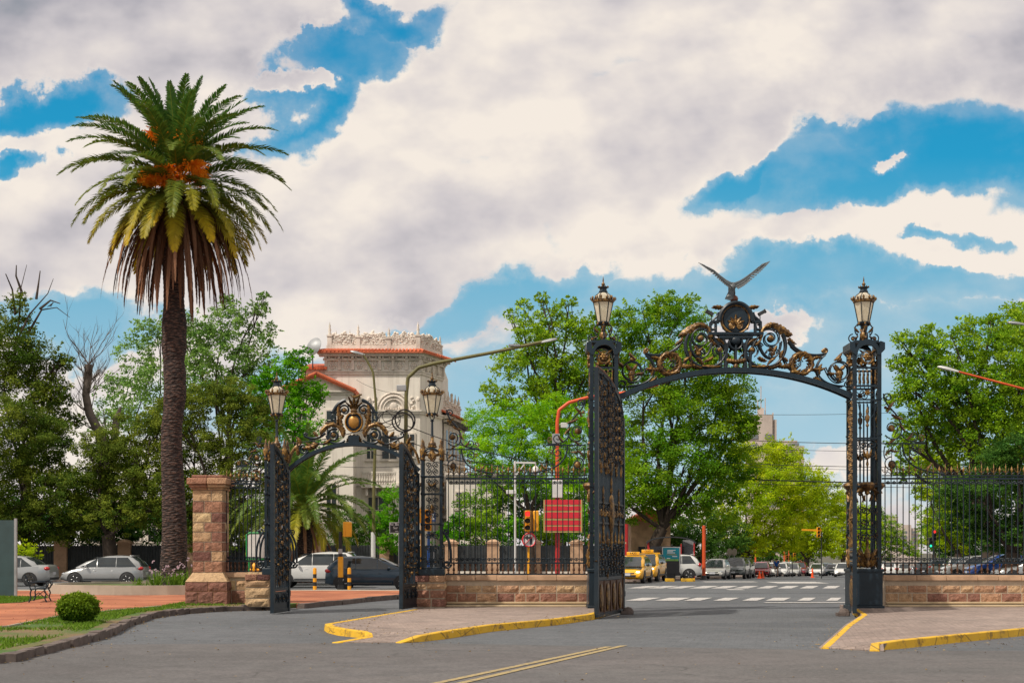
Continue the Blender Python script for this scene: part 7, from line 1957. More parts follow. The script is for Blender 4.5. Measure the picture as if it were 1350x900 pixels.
def palace():
    Y = 105; s = F0 / Y; ox = (500 - CX0) / s
    X = lambda px, y=Y: (px - CX0) * y / F0 - ox
    Z = lambda py, y=Y: (HZ0 - py) * y / F0 + EYE
    g0 = gz(Y)
    t = thing('palace', 'cream palace with a square corner tower, red tile eaves and carved parapet', 'palace', (ox, Y, g0))
    z_ = lambda py, y=Y: Z(py, y) - g0
    A, B_, C_, D_, E_ = (X(430), 0), (X(554), 0), (X(583, 109), 4), (X(583, 109), 14), (X(430), 14)
    o = MB(); o.slab([A, B_, C_, D_, E_], 0, z_(470)); o.build('tower_wall', M['stucco'], t)
    foot = [A, B_, C_]
    def run(o, z0, z1, out, off0=0.0, ends=.0):
        """moulding along the two street faces"""
        d1 = Vector((C_[0] - B_[0], C_[1] - B_[1], 0)).normalized(); n1 = Vector((d1.y, -d1.x, 0))
        a = Vector((A[0] - out, -out, 0)); b = Vector((B_[0] + out * .42, -out, 0)); c = Vector((C_[0], C_[1], 0)) + n1 * out + d1 * out
        ai = Vector((A[0], .02, 0)); poly = [(a.x, a.y), (b.x, b.y), (c.x, c.y), (C_[0] - .02, C_[1] + out), (C_[0] - .03, C_[1]), (B_[0] - .02, .02), (A[0], .02), (A[0] - out, .02)]
        o.slab(poly, z0, z1)
    o = MB()
    run(o, z_(493), z_(490), .10); run(o, z_(490), z_(488.5), .16); run(o, z_(475), z_(472), .22); run(o, z_(470), z_(467), .50); run(o, z_(467), z_(465), .62); run(o, z_(545), z_(542), .16); run(o, z_(542), z_(540), .24); run(o, z_(640), z_(636), .2)
    o.build('cornice', M['stucco2'], t)
    # frieze: brackets and rosettes on both faces
    o = MB()
    d1 = Vector((C_[0] - B_[0], C_[1] - B_[1], 0)); L1 = d1.length; d1.normalize(); n1 = Vector((d1.y, -d1.x, 0)); ang = math.atan2(d1.y, d1.x)
    LA = B_[0] - A[0]
    def on(face, u): return (Vector((A[0] + u, 0, 0)), Vector((0, -1, 0)), 0) if face == 0 else (Vector((B_[0], B_[1], 0)) + d1 * u, n1, ang)
    for face, L_ in ((0, LA), (1, L1)):
        n = max(3, round(L_ / 1.1))
        for i in range(n + 1):
            p, nn, a = on(face, L_ * i / n); q = p + nn * .09; o.box(q.x, q.y, z_(481), .22, .20, z_(475) - z_(488), a); q = p + nn * .2; o.box(q.x, q.y, z_(471.5), .2, .42, .16, a)
            if i < n:
                p, nn, a = on(face, L_ * (i + .5) / n); q = p + nn * .02
                for k in range(6): o.ball((q.x + math.cos(k * PI / 3) * .16 * (1 if face == 0 else d1.x), q.y + (0 if face == 0 else math.cos(k * PI / 3) * .16 * d1.y), z_(481.5) + math.sin(k * PI / 3) * .2), (.11, .07, .13), 6)
                o.ball((q.x, q.y, z_(481.5)), (.12, .12, .14), 6)
                for k in (-.25, .25): r_ = p + nn * .2 + (Vector((1, 0, 0)) if face == 0 else d1) * k; o.box(r_.x, r_.y, z_(471.5), .12, .34, .12, a)
    o.build('frieze', M['relief'], t)
    # tiled eaves
    o = MB(); ze, zt = z_(464.5), z_(459.5)
    d = .85
    a0, b0, c0 = Vector((A[0] - d, -d, ze)), Vector((B_[0] + d * .42, -d, ze)), Vector((C_[0], C_[1], ze)) + n1 * d + d1 * d
    a1, b1, c1 = Vector((A[0] + .2, .25, zt)), Vector((B_[0] - .1, .25, zt)), Vector((C_[0], C_[1], zt)) - n1 * .3
    o.quad(a0, b0, b1, a1); o.quad(b0, c0, c1, b1)
    o.quad(a0 - Vector((0, 0, .12)), b0 - Vector((0, 0, .12)), b0, a0); o.quad(b0 - Vector((0, 0, .12)), c0 - Vector((0, 0, .12)), c0, b0)
    for (p, q, p1, q1) in ((a0, b0, a1, b1), (b0, c0, b1, c1)):
        n = max(6, int((q - p).length / .30))
        for i in range(n + 1): o.tube([p.lerp(q, i / n) + Vector((0, 0, .02)), p1.lerp(q1, i / n) + Vector((0, 0, .02))], .10, 6)
    o.tube([b0, b1], .13, 6); o.build('roof_tiles', M['tile'], t)
    # parapet with carved crests and pinnacles
    o = MB(); zp0, zp1 = z_(459.5), z_(455)
    for face, L_ in ((0, LA), (1, L1)):
        p, nn, a = on(face, L_ / 2); q = p - nn * .1; o.box(q.x, q.y, (zp0 + zp1) / 2 - .05, L_ - .02, .3, zp1 - zp0 + .16, a)
    o.build('parapet', M['stucco2'], t)
    o = MB()
    rr = random.Random(4)
    def crest(face, u0, u1, py_top, ztops=455):
        n = 22
        for i in range(n):
            u_ = u0 + (u1 - u0) * (i + .5) / n; k = (i + .5) / n
            hgt = (z_(py_top) - z_(456)) * 1.12 * (.62 + .38 * abs(math.sin(k * PI * 3)) ** .6 * (1 if .25 < k < .75 else .8))
            p, nn, a = on(face, u_); q = p - nn * .1
            z = z_(456)
            while z < z_(456) + hgt:
                o.ball((q.x + rr.uniform(-.05, .05), q.y + rr.uniform(-.04, .04), z), (rr.uniform(.08, .15), .12, rr.uniform(.08, .16)), 6); z += rr.uniform(.14, .22)
    def pin(face, u_, py_top, S=1.0):
        p, nn, a = on(face, u_); q = p - nn * .1; zb = z_(459); H_ = z_(py_top) - zb
        o.box(q.x, q.y, zb + H_ * .24, .34 * S, .34 * S, H_ * .48, a)
        o.box(q.x, q.y, zb + H_ * .48, .44 * S, .44 * S, .10, a)
        o.lathe([(.10 * S, 0), (.15 * S, H_ * .06), (.09 * S, H_ * .12), (.13 * S, H_ * .2), (.06 * S, H_ * .3), (.09 * S, H_ * .36), (.03 * S, H_ * .44), (.02, H_ * .5)], (q.x, q.y, zb + H_ * .5), 8)
    U = lambda px: X(px) - A[0]
    for px, pt in ((434.5, 424), (472, 427), (512.5, 431), (551, 423.5)): pin(0, U(px), pt)
    for px, pt in ((443, 435), (461, 434), (480, 446), (504, 446)): pin(0, U(px), pt, .6)
    for f, pt, S in ((.35, 434, .7), (.62, 437, .7), (.95, 432, .9)): pin(1, L1 * f, pt, S)
    crest(0, U(437), U(469), 439); crest(0, U(475), U(509), 438.5); crest(0, U(516), U(548), 438)
    crest(1, .3, L1 * .9, 438)
    o.build('parapet_carving', M['relief'], t, smooth=True)
    # windows of the tower
    def win(px0, px1, py0, py1, arch=False, y=0):
        o = MB(); x0, x1, z1, z0 = X(px0), X(px1), z_(py0), z_(py1); o.box((x0 + x1) / 2, y - .03, (z0 + z1) / 2, x1 - x0 + .24, .10, z1 - z0 + .24)
        if arch: o.prism([((x0 + x1) / 2 + (x1 - x0 + .24) / 2 * math.cos(PI * i / 12), z1 + (x1 - x0 + .24) / 2 * math.sin(PI * i / 12)) for i in range(13)], y - .08, y + .02)
        w_ = o.build('window', M['relief'], t)
        o = MB(); o.box((x0 + x1) / 2, y - .10, (z0 + z1) / 2, x1 - x0, .02, z1 - z0); o.build('pane', M['pane'], w_)
        o = MB(); o.box((x0 + x1) / 2, y - .12, (z0 + z1) / 2, .06, .03, z1 - z0)
        for k in (.33, .66): o.box((x0 + x1) / 2, y - .12, z0 + (z1 - z0) * k, x1 - x0, .03, .05)
        o.box((x0 + x1) / 2, y - .14, z0 - .14, x1 - x0 + .4, .22, .12); o.build('sill', M['stucco2'], w_)
    win(504, 523, 574, 604); win(534, 546, 572, 600); win(484, 494, 572, 604); win(444, 458, 574, 604); win(440, 460, 655, 700); win(486, 512, 655, 705)
    o = MB(); cxa = X(519)
    for rr_, th_ in ((1.0, .14), (.78, .10), (1.25, .07)):
        o.tube([(cxa + rr_ * math.cos(PI * i / 16), -.05, z_(540) + rr_ * 1.05 * math.sin(PI * i / 16)) for i in range(17)], th_, 6)
    o.ball((cxa, -.02, z_(535)), (.34, .12, .34), 8)
    for k in range(-3, 4): o.ball((cxa + k * .2, -.03, z_(538)), (.09, .1, .16), 6)
    for sx in (-1, 1):
        for k in range(5): o.ball((cxa + sx * (1.4 + .12 * (k % 2)), -.02, z_(539) + k * .22), (.14, .10, .13), 6)
        o.box(cxa + sx * 1.9, -.06, z_(535), .22, .14, 1.0); o.ball((cxa + sx * 1.9, -.06, z_(526)), (.16, .12, .22), 6)
    o.build('arched_relief', M['relief'], t, smooth=True)
    # balcony
    o = MB(); xb0, xb1 = X(478), X(524); zb = z_(641); o.box((xb0 + xb1) / 2, -.6, zb, xb1 - xb0, 1.2, .22); o.box((xb0 + xb1) / 2, -1.15, zb + 1.05, xb1 - xb0, .16, .12)
    for i in range(14): baluster(o, xb0 + (xb1 - xb0) * (i + .5) / 14, zb + .1, zb + 1.0, .085, -1.15, 8)
    for i in range(4): o.box(xb0 + .4 + i * (xb1 - xb0 - .8) / 3, -.4, zb - .4, .2, .8, .6)
    o.build('balcony', M['stucco2'], t)
    # gabled wing in front left
    o = MB(); xg0, xg1 = X(384), X(470); o.slab([(xg0, -2.2), (xg1, -2.2), (xg1, 0), (xg1, 3), (xg0, 3)], 0, z_(519)); 
    o.prism([(X(372), z_(519) + .002), (xg1, z_(519) + .002), (X(424), z_(499))], -2.2, 1.5); o.build('gabled_wing', M['stucco'], t)
    o = MB()
    for (p, q) in (((X(424), z_(497)), (X(473), z_(519))), ((X(424), z_(497)), (X(370), z_(520)))):
        o.prism([(p[0], p[1]), (q[0], q[1]), (q[0], q[1] - .22), (p[0], p[1] - .22)], -2.7, 1.6)
        n = 14
        for yy in [-2.7 + k * .3 for k in range(14)]: o.tube([(p[0], yy, p[1] + .02), (q[0], yy, q[1] + .02)], .10, 6)
        for i in range(24): f = i / 23; o.ball((p[0] + (q[0] - p[0]) * f, -2.72, p[1] + (q[1] - p[1]) * f), (.15, .08, .13), 6)
    # hip roof between
    o.add([(X(396), -.5, z_(486)), (X(430), -.5, z_(486)), (X(430), 3, z_(474)), (X(404), 3, z_(474)), (X(396), 6, z_(486)), (X(430), 6, z_(486))], [(0, 1, 2, 3), (3, 2, 5, 4), (0, 3, 4)])
    for i in range(10): f = i / 9; o.tube([(X(396) + (X(430) - X(396)) * f, -.5, z_(486) + .02), (X(404) + (X(430) - X(404)) * f, 3, z_(474) + .02)], .12, 6)
    o.build('roof_tiles', M['tile'], t)
    o = MB(); o.box((X(396) + X(430)) / 2, 3, z_(503), X(430) - X(396), 6, z_(486) - z_(519)); o.build('stair_wall', M['stucco2'], t)
    o = MB()
    for k, (out, a, b) in enumerate(((.12, 524, 521), (.28, 521, 519))): o.box((xg0 + xg1) / 2, -2.2 - out / 2, (z_(a) + z_(b)) / 2, xg1 - xg0 + out, out + .02, z_(b) - z_(a))
    o.build('wing_cornice', M['stucco2'], t)
    for a, b in ((398, 410), (436, 448)): win(a, b, 545, 580, y=-2.2); win(a, b, 640, 690, y=-2.2)
    # long right wing running back
    Q0, Q1 = Vector((X(585, 109.2), 4.2, 0)), Vector((X(613, 117), 12, 0)); dq = (Q1 - Q0); LQ = dq.length; dq.normalize(); nq = Vector((dq.y, -dq.x, 0)); aq = math.atan2(dq.y, dq.x); zw = z_(547, 109)
    back = Vector((-9, 0, 0))
    o = MB(); o.slab([(Q0.x, Q0.y), (Q1.x, Q1.y), (Q1.x - 12, Q1.y + 3), (Q0.x - 1.0, Q0.y + 9.9)], 0, zw); o.build('side_wing_wall', M['stucco2'], t)
    def strip(o, z0, z1, out, ex=0):
        c = (Q0 + Q1) / 2 + nq * (out / 2 - .02); o.box(c.x, c.y, (z0 + z1) / 2, LQ + ex * 2, out + .04, z1 - z0, aq)
    o = MB(); strip(o, zw - .5, zw - .3, .25); strip(o, zw - .22, zw, .55, .3); strip(o, zw - 3.9, zw - 3.7, .2); strip(o, zw - 4.6, zw - 4.4, .15); strip(o, zw - 8.2, zw - 8, .2); o.build('side_cornice', M['relief'], t)
    o = MB()
    a = Q0 + nq * .8 - dq * .3; b = Q1 + nq * .8; 
    o.quad((a.x, a.y, zw), (b.x, b.y, zw), (b.x - nq.x * 1.4, b.y - nq.y * 1.4, zw + .55), (a.x - nq.x * 1.4, a.y - nq.y * 1.4, zw + .55))
    for i in range(30): p = a.lerp(b, i / 29); o.tube([(p.x, p.y, zw + .04), (p.x - nq.x * 1.4, p.y - nq.y * 1.4, zw + .59)], .10, 6)
    o.build('side_roof_tiles', M['tile'], t)
    o = MB()
    for i in range(26):
        p = Q0.lerp(Q1, i / 25) - nq * .5; z = zw + .5
        for k in range(5): o.ball((p.x + rr.uniform(-.1, .1), p.y, z + k * .2), (.13, .13, .13), 6)
        if i % 4 == 0: o.lathe([(.16, 0), (.16, .9), (.22, 1.0), (.1, 1.1), (.14, 1.3), (.05, 1.6), (.02, 1.9)], (p.x, p.y, z), 8)
    c = (Q0 + Q1) / 2 - nq * .5; o.box(c.x, c.y, zw + .7, LQ, .2, .5, aq)
    o.build('side_parapet', M['relief'], t, smooth=True)
    for i in range(6):                                   # arched windows and brackets
        p = Q0.lerp(Q1, (i + .5) / 6)
        for (zc_, h_, w0) in ((zw - 2.2, 2.2, .62), (zw - 6.4, 2.0, .7), (zw - 10.4, 2.2, .7)):
            w_ = MB(); q = p + nq * .04; w_.box(q.x, q.y, zc_, w0 + .3, .12, h_ + .3, aq); wo = w_.build('window', M['relief'], t)
            w_ = MB(); q = p + nq * .115; w_.box(q.x, q.y, zc_, w0, .02, h_, aq); w_.build('pane', M['pane'], wo)
    o = MB()
    for i in range(17):
        p = Q0.lerp(Q1, (i + .3) / 17) + nq * .25; o.box(p.x, p.y, zw - .42, .18, .5, .36, aq)
    o.build('eave_bracket_row', M['shade_wood'], t)
    o = MB(); p = Q0.lerp(Q1, .22) - nq * 1.3; o.box(p.x, p.y, z_(511), 1.7, 1.3, 1.5, aq)
    for dx in (-.6, .6): o.box(p.x + dx, p.y, (zw + z_(517)) / 2, .10, .10, z_(517) - zw)
    o.build('roof_tank', M['stucco'], t, bevel=.03)
    o = MB(); p = Q0.lerp(Q1, .85) - nq * .9; o.tube([(p.x, p.y, zw), (p.x, p.y, z_(497))], .12, 6); o.build('roof_mast', M['tan'], t)
    o = MB(); o.slab([(X(588), 1.0), (X(668), 1.0), (X(668), 6), (X(600), 6), (X(588), 4)], 0, z_(622)); o.build('annex_wall', M['stucco'], t)
    o = MB(); o.box((X(588) + X(668)) / 2, .9, z_(624), X(668) - X(588) + .3, .4, .3); o.build('annex_cornice', M['relief'], t)
    win(601, 608, 648, 668, y=1.0)
    # satellite dish
    o = MB(); px_, pz_ = X(413.5), z_(457); Mx = Matrix.Translation((px_, -.6, pz_)) @ Matrix.Rotation(R(-35), 4, 'Z') @ Matrix.Rotation(R(72), 4, 'X')
    o.lathe([(.02, .16), (.3, .12), (.55, .03), (.75, -.12), (.74, -.15), (.54, .0), (.3, .09), (.02, .13)], n=20, M=Mx); dsh = o.build('satellite_dish', M['grey_metal'], t, smooth=True)
    o = MB(); o.tube([(px_, -.5, z_(486)), (px_, -.5, pz_)], .05, 6); o.tube([(px_, -.6, pz_ - .2), (px_ - .9, -1.3, pz_ - .1)], .03, 5); o.build('bracket', M['dark'], dsh)
palace()

def white_house():
    Y = 96; s = F0 / Y; x0 = (165 - CX0) / s; t = thing('house', 'pale two-storey house glimpsed between the olive trees left of the palm trunk', 'house', (x0, Y, gz(Y)))
    X = lambda px: (px - CX0) / s - x0; Z = lambda py: (HZ0 - py) / s + EYE - gz(Y)
    o = MB(); o.slab([(X(105), 0), (X(235), 0), (X(235), 8), (X(105), 8)], 0, Z(655)); o.build('wall', M['stucco'], t)
    o = MB(); o.box(X(170), -.1, Z(657), X(235) - X(105) + .4, .5, .35); o.box(X(170), -.05, Z(690), X(235) - X(105), .2, .18); o.build('cornice', M['relief'], t)
    for a, b, c, d in ((165, 173, 694, 712), (176, 184, 694, 712), (128, 138, 668, 684), (196, 206, 694, 712), (118, 128, 694, 714)):
        o = MB(); o.box((X(a) + X(b)) / 2, -.04, (Z(c) + Z(d)) / 2, X(b) - X(a) + .3, .12, Z(c) - Z(d) + .3); w_ = o.build('window', M['relief'], t)
        o = MB(); o.box((X(a) + X(b)) / 2, -.12, (Z(c) + Z(d)) / 2, X(b) - X(a), .02, Z(c) - Z(d)); o.build('pane', M['pane'], w_)
        o = MB(); o.box((X(a) + X(b)) / 2, -.14, (Z(c) + Z(d)) / 2, .07, .03, Z(c) - Z(d)); o.build('mullion', M['stucco'], w_)
white_house()

def far_tower(label, px0, px1, py_top, Y, steps, floors, balcony=False, antenna=False):
    s = F0 / Y; g0 = gz(Y); x0 = ((px0 + px1) / 2 - CX0) / s; t = thing('apartment_block', label, 'building', (x0, Y, g0), R(-8))
    w_ = (px1 - px0) / s; H_ = (HZ0 - py_top) / s + EYE - g0; o = MB()
    for (f0, f1, hf) in steps: o.box(-w_ / 2 + w_ * (f0 + f1) / 2, 6 + f0, H_ * hf / 2, w_ * (f1 - f0) - .1, 12, H_ * hf)
    o.build('wall', M['concrete_far'], t)
    fh = H_ / floors
    for i in range(max(0, floors - 6), floors):
        o = MB(); z = fh * (i + .55)
        if z > H_ * min(st[2] for st in steps) - 1 and i > floors - 3 and not balcony: continue
        n = max(2, int(w_ / 3.2))
        for k in range(n): o.box(-w_ / 2 + w_ * (k + .5) / n, -.06, z, w_ / n * .55, .1, fh * .45)
        o.build('window_band', M['far_glass'], t)
        if balcony:
            b = MB(); b.box(w_ * .22, -1.0, fh * i + .2, w_ * .56, 2.2, .3); b.box(w_ * .22, -2.05, fh * i + .8, w_ * .56, .14, 1.0); b.box(-w_ * .3, -.25, fh * i + .8, w_ * .36, .5, 1.0); b.build('balcony', M['concrete_far'], t)
    if antenna:
        b = MB(); b.box(.0, 4, H_ * .98 + 1, 1.6, 1.6, 3)
        for dx, hh in ((-.9, 4), (0, 8), (1.2, 4.5)): b.tube([(dx, 4, H_ * .95), (dx, 4, H_ + hh)], .14, 5)
        b.build('antenna_mast', M['concrete_far'], t)
    return t
far_tower('tall pale tower block with antennas rising over the avenue trees', 984, 1024, 543, 390, [(0, .12, .93), (.12, .86, .985), (.86, .9, 1.0), (.9, 1.0, .955)], 16, antenna=True)
far_tower('lower pale apartment block with stepped balconies beside the tower block', 1008, 1059, 580, 300, [(0, .4, .985), (.4, .85, 1.0), (.85, 1.0, .93)], 11, balcony=True)
far_tower('pale slab block seen through the right railing at the end of the avenue', 1186, 1212, 691, 520, [(0, .6, 1.0), (.6, 1.0, .92)], 8)
far_tower('narrow pale block just right of the right pier, far down the avenue', 1172, 1184, 680, 620, [(0, 1, 1.0)], 10)
# brick kiosk / wall behind the taxis
o = MB(); Yk = 104; ok = thing('house', 'sandy stone house front behind the taxis under the trees', 'house', ((858 - CX0) * Yk / F0, Yk, gz(Yk)))
o.box(0, 3, 2.2, 3.0, 6, 4.4); o.build('wall', M['coping'], ok); o = MB(); o.prism([(-1.9, 4.4), (1.9, 4.4), (0, 5.4)], -.4, 6.3); o.build('roof', M['tile'], ok)
for k in (-.7, .5): o = MB(); o.box(k, -.05, 1.9, .5, .1, 1.1); o.build('window', M['pane'], ok)

# ---------------------------------------------------------------- palace garden fence (posts and ribbed panels)
def garden_fence():
    Y = 80.6; s = F0 / Y; t = thing('garden_fence', 'dark ribbed metal garden fence with stone posts on a low plinth behind the parked cars', 'fence', (0, Y, .1))
    posts = [-90, -5, 81, 165, 250, 335, 420, 509, 595, 650, 705, 760, 815]
    xs = [(p - CX0) / s for p in posts]
    pm = MB(); pm.box(0, 0, 1.02, .74, .5, 2.04); pm.box(0, 0, 2.09, .90, .66, .10); pm.lathe([(.50, 2.14), (.42, 2.22), (.15, 2.30)], n=4, rot=PI / 4); pme = pm.mesh('post', M['coping'])
    for x in xs: link(pme, 'post', t, (x, 0, 0))
    for a, b in zip(xs[:-1], xs[1:]):
        o = MB(); L_ = b - a - .76; o.box((a + b) / 2, 0, 1.18, L_, .05, 1.5)
        n = int(L_ / .16)
        for i in range(n): o.box(a + .38 + L_ * (i + .5) / n, -.04, 1.18 + .03 * (i % 2), .07, .05, 1.56)
        o.build('ribbed_panel', M['ribbed'], t)
        o = MB(); o.box((a + b) / 2, 0, .2, L_, .4, .42); o.build('plinth', M['stucco2'], t)
garden_fence()
# ---------------------------------------------------------------- street furniture
def at(px, Y, z=0.0): return ((px - CX0) * Y / F0, Y, z)
def Zp(py, Y): return (HZ0 - py) * Y / F0 + EYE
def Xp(px, Y): return (px - CX0) * Y / F0
# back of the information sign
Y = 46.7; t = thing('sign', 'grey-green back of a tall information panel on two posts at the left edge', 'sign', at(-4, Y, .12))
o = MB(); x0 = Xp(-4, Y); w_ = Xp(19.0, Y) - x0; h0, h1 = Zp(775, Y) - .12 + .3, Zp(683, Y) - .12
o.box(0, 0, (h0 + h1) / 2 - .3, 2 * w_, .06, h1 - h0 + .5)
pn = o.build('panel', M['teal_dark'], t)
for sx in (-1, 1): o = MB(); o.box(sx * (w_ + .045), 0, h1 / 2, .085, .09, h1 + .02); o.build('post', M['grey_metal'], t)
# bench
def bench(px, Y, rz):
    t = thing('park_bench', 'ornate dark cast-iron park bench on the orange gravel', 'bench', at(px, Y, .12), R(rz))
    L_ = 1.5
    for sx in (-1, 1):
        o = MB(); x = sx * L_ / 2
        def c(pts, r=.022): o.tube([(x, a, b) for a, b in pts], r, 6)
        c([(-.28, 0), (-.22, .12), (-.26, .26), (-.2, .40)]); c([(.24, 0), (.18, .14), (.20, .28), (.16, .40)]); c([(-.26, .40), (0, .42), (.18, .38), (.25, .6), (.36, .86)]); c([(-.26, .42), (-.29, .52), (-.22, .62), (-.02, .62), (.22, .60)])
        c([(-.2, .16), (-.05, .3), (.12, .16)], .015); c([(a[1], a[2]) for a in [(0, -.26 + .07 * math.cos(k), .54 + .07 * math.sin(k)) for k in [i * .7 for i in range(8)]]], .014)
        o.build('end_frame', M['iron'], t)
    for i in range(5): o = MB(); o.box(0, -.22 + i * .1, .43 - .01 * i, L_, .07, .025); o.build('seat_slat', M['iron'], t)
    for i in range(5): o = MB(); o.box(0, .20 + i * .036, .52 + i * .085, L_, .02, .055); o.build('back_slat', M['iron'], t)
bench(52, 42.3, 104)

def pole(name, label, cat, Y, path, r, mat, extra=None, r1=None, base=True, group=None):
    """path: (px,py) list in plane Y, first point at the foot"""
    x0 = Xp(path[0][0], Y); g0 = gz(Y) if Y > 76 else 0.0
    t = thing(name, label, cat, (x0, Y, g0), group=group)
    pts = [(Xp(a, Y) - x0, 0, Zp(b, Y) - g0) for a, b in path]; pts[0] = (pts[0][0], 0, -.02)
    # round the corners
    P_ = [Vector(p) for p in pts]; Q = [P_[0]]
    for i in range(1, len(P_) - 1):
        a, b, c = P_[i - 1], P_[i], P_[i + 1]
        for k in (.7, .9): Q.append(a.lerp(b, k))
        Q.append((a.lerp(b, .97) + b.lerp(c, .03)) / 2)
        for k in (.1, .3): Q.append(b.lerp(c, k))
    Q.append(P_[-1]); n = len(Q); r1 = r1 or r * .7
    tot = sum((Q[i + 1] - Q[i]).length for i in range(n - 1)); acc = 0; rs = [r]
    for i in range(n - 1): acc += (Q[i + 1] - Q[i]).length; rs.append(r + (r1 - r) * acc / tot)
    o = MB(); o.tube(Q, rs, 10); o.build('pole', M[mat] if isinstance(mat, str) else mat, t, smooth=True)
    if base: o = MB(); o.lathe([(r * 2.2, 0), (r * 2.2, .04), (r * 1.5, .10), (r * 1.2, .3)], n=12); o.build('base_flange', M['dark'], t)
    def loc(px, py, dy=0): return (Xp(px, Y) - x0, dy, Zp(py, Y) - g0)
    return t, loc
def head(t, p, d, S=1.0, mat='grey_metal'):
    """cobra street-lamp head at p pointing along d"""
    d = Vector(d).normalized(); p = Vector(p); o = MB(); q = p + d * .75 * S
    M_ = Matrix.Translation((p + q) / 2) @ d.to_track_quat('X', 'Z').to_matrix().to_4x4()
    vs = []
    for (x, hw, hh) in ((-.42, .05, .05), (-.2, .10, .07), (.1, .16, .09), (.36, .14, .06), (.44, .06, .03)):
        for (a, b) in ((-1, -.5), (1, -.5), (.8, .6), (0, 1), (-.8, .6)): vs.append(M_ @ Vector((x * S, a * hw * S, b * hh * S)))
    fs = [(i * 5 + k, i * 5 + (k + 1) % 5, (i + 1) * 5 + (k + 1) % 5, (i + 1) * 5 + k) for i in range(4) for k in range(5)] + [(0, 1, 2, 3, 4), (20, 21, 22, 23, 24)]
    o.add(vs, fs); o.build('lamp_head', M[mat], t, smooth=True)
# lamp A (curved, in front of the palace)
t, loc = pole('street_lamp', 'curved street lamp with white-painted lower pole in front of the palace', 'street lamp', 77.5, [(492, 762), (493, 640), (496, 535), (492, 490), (479, 466)], .115, 'olive_pole', r1=.06); head(t, loc(480, 467), (-1, 0, .25), 1.0)
o = MB(); o.tube([(0, 0, .05), (0.0, 0, 2.8)], .13, 10); o.build('white_band', M['white_paint'], t)
t, loc = pole('street_lamp', 'tall olive street lamp with a very long arm reaching towards the left main pier', 'street lamp', 60, [(533, 776), (534.5, 640), (535.5, 520), (538, 497), (552, 484), (575, 478), (650, 464), (716, 450)], .105, 'olive_pole', r1=.07)
head(t, loc(712, 451), (1, 0, .21), .95); o = MB(); p = loc(529.5, 511); o.box(p[0], 0, p[2], .42, .2, .26, M=Matrix.Identity(4)); o.beam((p[0], 0, p[2] - .1), (loc(535, 514)[0], 0, p[2] - .1), .04); o.build('floodlight', M['grey_metal'], t, bevel=.02)
o = MB(); p = loc(678, 456.5); o.box(p[0], .02, p[2] + .06, .5, .22, .08); o.build('sensor_box', M['grey_metal'], t)
# coil of cable hung on that pole
Y = 59.6; t = thing('cable_coil', 'loose coils of black cable hanging beside the olive lamp pole', 'cable', (Xp(535, Y), Y, Zp(555, Y))); rr = random.Random(2)
o = MB(); s_ = Y / F0
for (cx, cy, r_, sq) in ((534, 553, 13, 1.05), (531, 556, 14, .9), (514, 552, 14, .8), (512, 556, 15, .75), (516, 549, 12, .8), (508, 552, 10, 1.0), (520, 588, 9, 1.1), (530, 592, 8, 1.1), (500, 590, 12, .8)):
    o.tube([((cx - 535) * s_ + r_ * s_ * math.cos(a + rr.random() * .12), rr.uniform(-.04, .04), (555 - cy) * s_ + r_ * sq * s_ * math.sin(a)) for a in [2 * PI * i / 22 for i in range(22)]], .035 if r_ > 11 and cx > 525 else .014, 5, closed=True)
o.tube([(-1.2, 0, .2), (-.9, 0, -.9), (-.5, 0, -1.4), (-.1, 0, -1.2), (0, 0, -.4)], .014, 5)
o.build('cable_loops', M['black'], t)
# orange pole with red lower half and slat board
t, loc = pole('street_lamp', 'orange-painted curved lamp pole with a red lower half behind the railing', 'street lamp', 60, [(735, 776), (735, 660), (734.5, 556), (737, 540), (750, 530), (776, 523), (832, 516), (868, 506)], .10, 'orange_pole', r1=.065)
head(t, loc(862, 507), (1, 0, .25), .8, 'orange_pole'); o = MB(); o.tube([(0, 0, .02), (0, 0, Zp(655, 60))], .108, 12); o.build('red_sleeve', M['red_pole'], t, smooth=True)
o = MB(); p = loc(734.5, 644); o.box(p[0], -.16, p[2], .46, .2, .78); o.build('control_box', M['white_paint'], t, bevel=.02)
o = MB(); p = loc(742, 560); o.box(p[0] + .06, -.05, p[2], .3, .16, .22); o.beam((0, 0, p[2]), (p[0], 0, p[2] + .08), .03); o.build('camera', M['white_paint'], t, bevel=.02)
o = MB(); p = loc(733, 578); o.box(p[0], -.06, p[2], .34, .10, .46); o.build('junction_box', M['grey_metal'], t)
t = thing('sign', 'back of a tall red slatted direction board on the red pole', 'sign', (Xp(742, 59.6), 59.6, Zp(701, 59.6))); W_ = (766 - 718) * 59.6 / F0; hh = (701 - 658) * 59.6 / F0
for i, (a, b) in enumerate(((0, 6.3), (8.6, 14.2), (16.5, 24.5), (27.3, 33.2), (35.2, 40.8))):
    o = MB(); o.box(0, 0, hh - (a + b) / 2 * 59.6 / F0, W_, .05, (b - a) * 59.6 / F0); o.build('slat', M['sign_red'], t)
o = MB()
for y_ in (7.4, 15.4, 26, 34.2, 42.2): o.box(0, .01, hh - y_ * 59.6 / F0, W_ * .98, .045, 1.9 * 59.6 / F0)
for sx in (-1, 1): o.box(sx * (W_ / 2 + .02), 0, hh / 2, .06, .08, hh)
o.build('frame', M['tan'], t)
o = MB()
for i in range(3): o.box(0, .12, hh * (i + .5) / 3, .5, .16, .06)
o.build('bracket', M['red_pole'], t)
